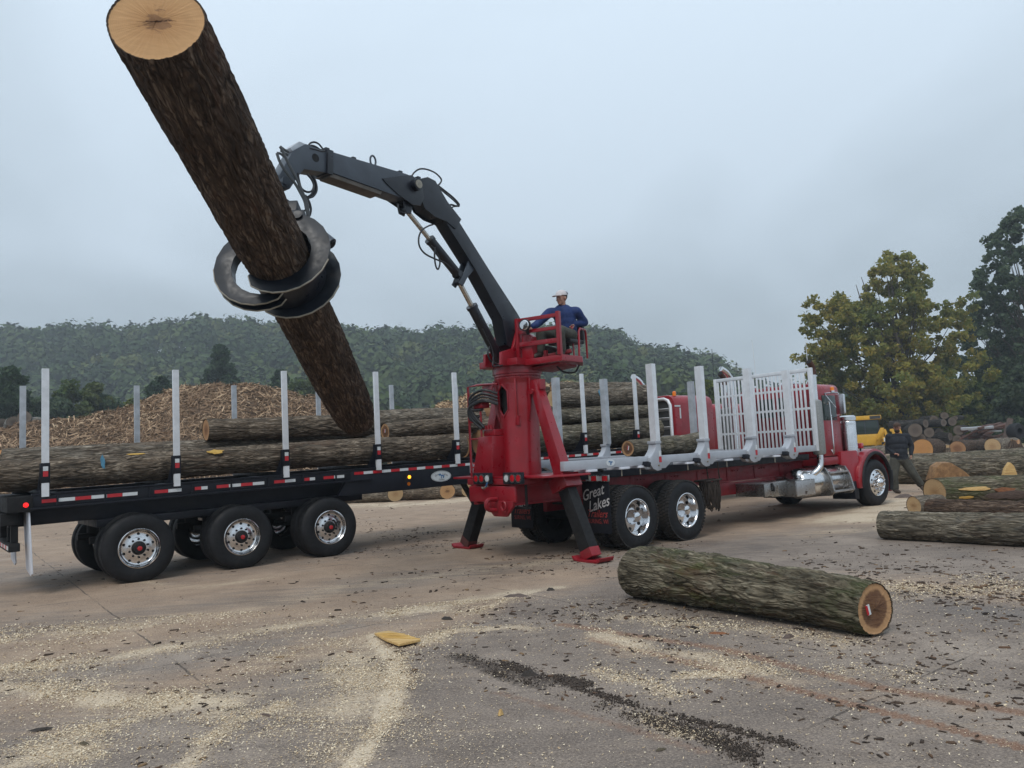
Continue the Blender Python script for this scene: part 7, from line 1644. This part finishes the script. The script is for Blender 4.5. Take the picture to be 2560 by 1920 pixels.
        br = [HP(0.085 + 0.105 * math.sqrt(max(0, 1 - (y / 0.085) ** 2)), y, 0.040 - 0.012 * math.sqrt(max(0, 1 - (y / 0.085) ** 2)) - 0.012 * (y / 0.085) ** 2) for y in np.linspace(-0.085, 0.085, 13)]
        MB().prism(br, u * 0.009).build('cap_peak', M[cap], co_)
        if cap == 'cap': MB().add(*ell(HP(-0.052, 0, 0.072), f * 0.074 * sc, s_ * 0.091 * sc, u * 0.052 * sc)).build('cap_mesh', M['capdark'], co_)
    if beard: MB().add(*ell(HP(0.040, 0, -0.082), f * 0.062 * sc, s_ * 0.066 * sc, u * 0.046 * sc)).build('beard', M['hair'], body)
    if collar is not None: MB().add(*ell(J['neck'] + collar * 0.035 - A(0, 0, 0.045), f * 0.045, s_ * 0.045, A(0, 0, 0.06), 12, 8)).build('undershirt', M['collar'], body)
    return body
# the operator on the loader
cf_ = unit(BD * 0.68 + BN * 0.73)
JO = {'pel': S(-0.46, 0.74, 3.555), 'waist': S(-0.44, 0.75, 3.70), 'chest': S(-0.39, 0.75, 3.88), 'neck': S(-0.35, 0.755, 4.03), 'chest_f': cf_,
      'shL': S(-0.52, 0.915, 3.935), 'elL': S(-0.715, 0.93, 3.77), 'wrL': S(-0.46, 0.875, 3.73), 'shR': S(-0.20, 0.585, 3.93), 'elR': S(-0.02, 0.46, 3.75), 'wrR': S(0.13, 0.44, 3.68),
      'hipL': S(-0.42, 0.84, 3.54), 'knL': S(-0.03, 0.90, 3.575), 'anL': S(-0.04, 0.90, 3.235), 'toeL': S(0.10, 0.92, 3.195), 'hipR': S(-0.42, 0.62, 3.54), 'knR': S(-0.02, 0.54, 3.60), 'anR': S(0.03, 0.52, 3.25), 'toeR': S(0.16, 0.52, 3.20)}
person(tuple(S(-0.46, 0.74, 3.46)), 'operator in navy jacket and white cap seated on the loader', JO, S(-0.315, 0.765, 4.165), BD * 1.0 - BN * 0.12 + A(0, 0, -0.06), A(0, 0, 1), 'shirt_blue', 'pants',
       {'L': (BD * 0.35 + A(0, 0, -0.6), -BN * 0.3 + BD * 0.5, -1, 0.75), 'R': (BD * 0.7 + A(0, 0, -0.4), A(0, 0, -1), 1, 0.7)}, 0.98, 1.0, 'cap', collar=cf_)
# the man walking at the right
WG = ground(2240, 1233); w_r = unit(A(0.89, -0.45, 0)); w_c = unit(A(-0.45, -0.89, 0)); kx = 0.0111
def W(px, h, d=0.0): return WG + w_r * ((px - 2240) * kx) + w_c * d + A(0, 0, h)
JW = {'pel': W(2255, 0.93), 'waist': W(2254, 1.12, 0.02), 'chest': W(2255, 1.40, 0.01), 'neck': W(2255.5, 1.64, 0.01), 'chest_f': unit(-w_r * 0.4 + w_c),
      'shL': W(2235.5, 1.545, 0.03), 'elL': W(2232, 1.25, -0.02), 'wrL': W(2246, 1.08, 0.20), 'shR': W(2275, 1.54, -0.04), 'elR': W(2284, 1.26, -0.08), 'wrR': W(2281, 1.03, 0.02),
      'hipL': W(2245.5, 0.90, 0.03), 'knL': W(2239, 0.49, 0.10), 'anL': W(2239, 0.10, 0.02), 'toeL': W(2248, 0.045, 0.20), 'hipR': W(2265, 0.90, -0.03), 'knR': W(2282, 0.52, -0.06), 'anR': W(2297, 0.19, -0.20), 'toeR': W(2302.5, 0.06, -0.06)}
person(tuple(WG), 'bearded man in dark hoodie and olive trousers walking past the logs', JW, W(2256, 1.785, 0.04), w_c - w_r * 0.12, A(0, 0, 1), 'shirt_dark', 'pants',
       {'L': (w_r * 0.9 + w_c * 0.4 + A(0, 0, -0.1), w_c * -0.2 - w_r * .2 + A(0, 0, -1), 1, 0.9), 'R': (A(0, 0, -1) + w_r * 0.05, -w_r, -1, 0.5)}, 1.30, 1.08, 'capbrown', True, lb=1.22)

# ------------------------------------------------------------------ yellow bulldozer in the background
bz = gp(2168, 60); bz[2] = 0; vd = unit(A(bz[0], bz[1], 0)); rd = A(vd[1], -vd[0], 0)
class DZ:
    P = staticmethod(lambda u, v, w: bz + rd * u * 0.86 + vd * v * 0.86 + A(0, 0, w * 0.92))
dz = empty('bulldozer', bz); tag(dz, 'yellow bulldozer with rear ripper parked behind the truck cab', 'bulldozer')
MB().box(DZ, -1.75, 0.9, -0.2, 1.6, 2.92, 3.28).build('roof', M['yellow'], dz, 0.05); MB().box(DZ, -0.05, 0.85, -0.21, -0.2, 2.97, 3.24).build('roof_grille', M['mesh_dark'], dz)
MB().box(DZ, -1.6, 0.62, -0.05, 1.5, 1.72, 2.915).build('cab_glass', M['glass'], dz, 0.03)
for u in (-1.62, -0.55, 0.56): MB().box(DZ, u, u + 0.09, -0.08, -0.055, 1.72, 2.915).build('cab_pillar', M['ink'], dz)
MB().box(DZ, -1.9, 1.0, -0.1, 3.4, 0.75, 1.71).build('body', M['yellow'], dz, 0.08)
MB().prism([DZ.P(0.3, -0.3, 1.2), DZ.P(0.9, -0.3, 1.25), DZ.P(1.05, -0.3, 2.2), DZ.P(0.75, -0.3, 2.2), DZ.P(0.5, -0.3, 1.75)], vd * 0.5).build('fender', M['yellow'], dz, 0.03)
for u in (-2.1, 0.75):
    MB().prism([DZ.P(u, a, b) for a, b in ((-0.6, 0.55), (-0.35, 0.95), (0.2, 1.05), (3.2, 1.0), (3.6, 0.6), (3.3, 0.05), (2.8, 0.0), (0.1, 0.0), (-0.4, 0.12))], rd * 0.62).build('track', M['black_dull'], dz, 0.04)
MB().box(DZ, 0.85, 2.45, -1.5, -1.1, 1.00, 1.42).build('ripper_beam', M['yellow'], dz, 0.04)
MB().obox(DZ.P(1.10, -1.505, 1.2), rd * 0.14, vd * 0.008, A(0, 0, 0.14)).build('number_plate', M['tape_w'], dz)
for u in (1.05, 1.65, 2.2):
    MB().prism([DZ.P(u, -1.3, 1.42), DZ.P(u + 0.28, -1.3, 1.42), DZ.P(u + 0.12, -1.3, 2.05), DZ.P(u - 0.02, -1.3, 2.08)], vd * 0.12).build('ripper_arm', M['yellow'], dz, 0.02); MB().beam(DZ.P(u + 0.2, -1.3, 1.0), DZ.P(u + 0.1, -1.6, 0.15), rd, 0.14, 0.2).build('ripper_shank', M['black_dull'], dz, 0.01)
for (a, b) in (((0.15, -0.3, 0.55), (1.05, -1.2, 1.9)), ((0.5, -0.3, 0.4), (1.5, -1.3, 1.25)), ((1.5, -1.1, 2.0), (2.4, -1.3, 1.3))): MB().beam(DZ.P(*a), DZ.P(*b), vd, 0.14, 0.16).build('lift_arm', M['yellow'], dz, 0.015)

# ------------------------------------------------------------------ small things lying about
pts = [ground(x, y, 0.02) for x, y in ((936, 1588), (972, 1582), (1012, 1591), (1052, 1604), (1030, 1609), (997, 1616), (965, 1604))]
bd_ = MB().prism(pts, A(0, 0, 0.022)).build('wood_slab', M['plank'], None, 0.004); tag(bd_, 'fresh yellow split slab lying on the concrete in the foreground', 'slab')
for k in range(4):
    a = pts[0] * (0.78 - 0.2 * k) + pts[6] * (0.22 + 0.2 * k); b = pts[1] * (0.78 - 0.2 * k) * 0 + (pts[2] * (1 - k / 3.2) + pts[3] * (k / 3.2)); MB().tube([a + A(0, 0, 0.024), (a + b) / 2 + A(0, 0, 0.026), b + A(0, 0, 0.022)], 0.004, 4).build('grain_ridge', M['splinter'], bd_)
def flake(name, label, px_, py_, L, W_, H_, mat, seed, cat='bark'):
    rs = np.random.RandomState(seed); c = ground(px_, py_); a = rs.uniform(-0.5, 0.5); e1 = A(math.cos(a), math.sin(a), 0); e2 = A(-math.sin(a), math.cos(a), 0); n = 11
    pts = [c + e1 * L * math.cos(t_) * rs.uniform(0.7, 1.1) + e2 * W_ * math.sin(t_) * rs.uniform(0.7, 1.1) + A(0, 0, 0.004) for t_ in np.arange(n) * 2 * math.pi / n]
    mb = MB(); top = [p_ * 0.45 + c * 0.55 + A(0, 0, H_ * rs.uniform(0.7, 1.1)) for p_ in pts]; mb.add(pts + top, [tuple(range(n - 1, -1, -1)), tuple(range(n, 2 * n))] + [(i, (i + 1) % n, n + (i + 1) % n, n + i) for i in range(n)])
    return tag(mb.build(name, mat, None, 0.003), label, cat)
M['mud'] = pm('dark_mud', (0.032, 0.026, 0.022), 0.9, 0, 0.4, 20.0, bump=1.0, bscale=60)
flake('bark_slab', 'greyish bark slab lying in sawdust left of the mossy log', 1290, 1492, 0.16, 0.10, 0.03, M['bark_slab'], 1); flake('bark_slab', 'flat bark slab on the ground by the walking man', 2262, 1243, 0.30, 0.22, 0.09, M['bark_slab'], 2)
flake('mud_lump', 'dark crumbly mud lump on the black mud trail', 1322, 1690, 0.075, 0.05, 0.04, M['mud'], 3, 'mud'); flake('mud_lump', 'dark lump in sawdust right of the grey bark slab', 1376, 1477, 0.06, 0.05, 0.035, M['mud'], 4, 'mud')
flake('bark_piece', 'orange-brown bark piece in front of the mossy log', 1797, 1586, 0.105, 0.03, 0.02, M['raw'], 5); flake('bark_piece', 'dark bark piece between mossy log and tyre rut', 1972, 1595, 0.07, 0.03, 0.03, M['bark_slab'], 6)
flake('bark_piece', 'dark curl of bark on the sawdust right of the yellow slab', 1117, 1549, 0.075, 0.03, 0.03, M['mud'], 7); flake('bark_piece', 'small mossy bark crumb at the bottom centre right', 1652, 1876, 0.035, 0.018, 0.012, BK['moss'], 8)
flake('wood_chunk', 'short dark stick on the concrete at lower left', 665, 1790, 0.075, 0.014, 0.014, M['bark_slab'], 9); flake('wood_chunk', 'dark bark stick at the lower left edge', 105, 1825, 0.09, 0.018, 0.015, M['mud'], 10)
flake('wood_chunk', 'mossy green stub of wood at lower left', 210, 1862, 0.05, 0.018, 0.018, BK['moss'], 11); flake('wood_chunk', 'pale splinter standing at the lower centre', 1252, 1788, 0.02, 0.03, 0.035, M['plank'], 12)
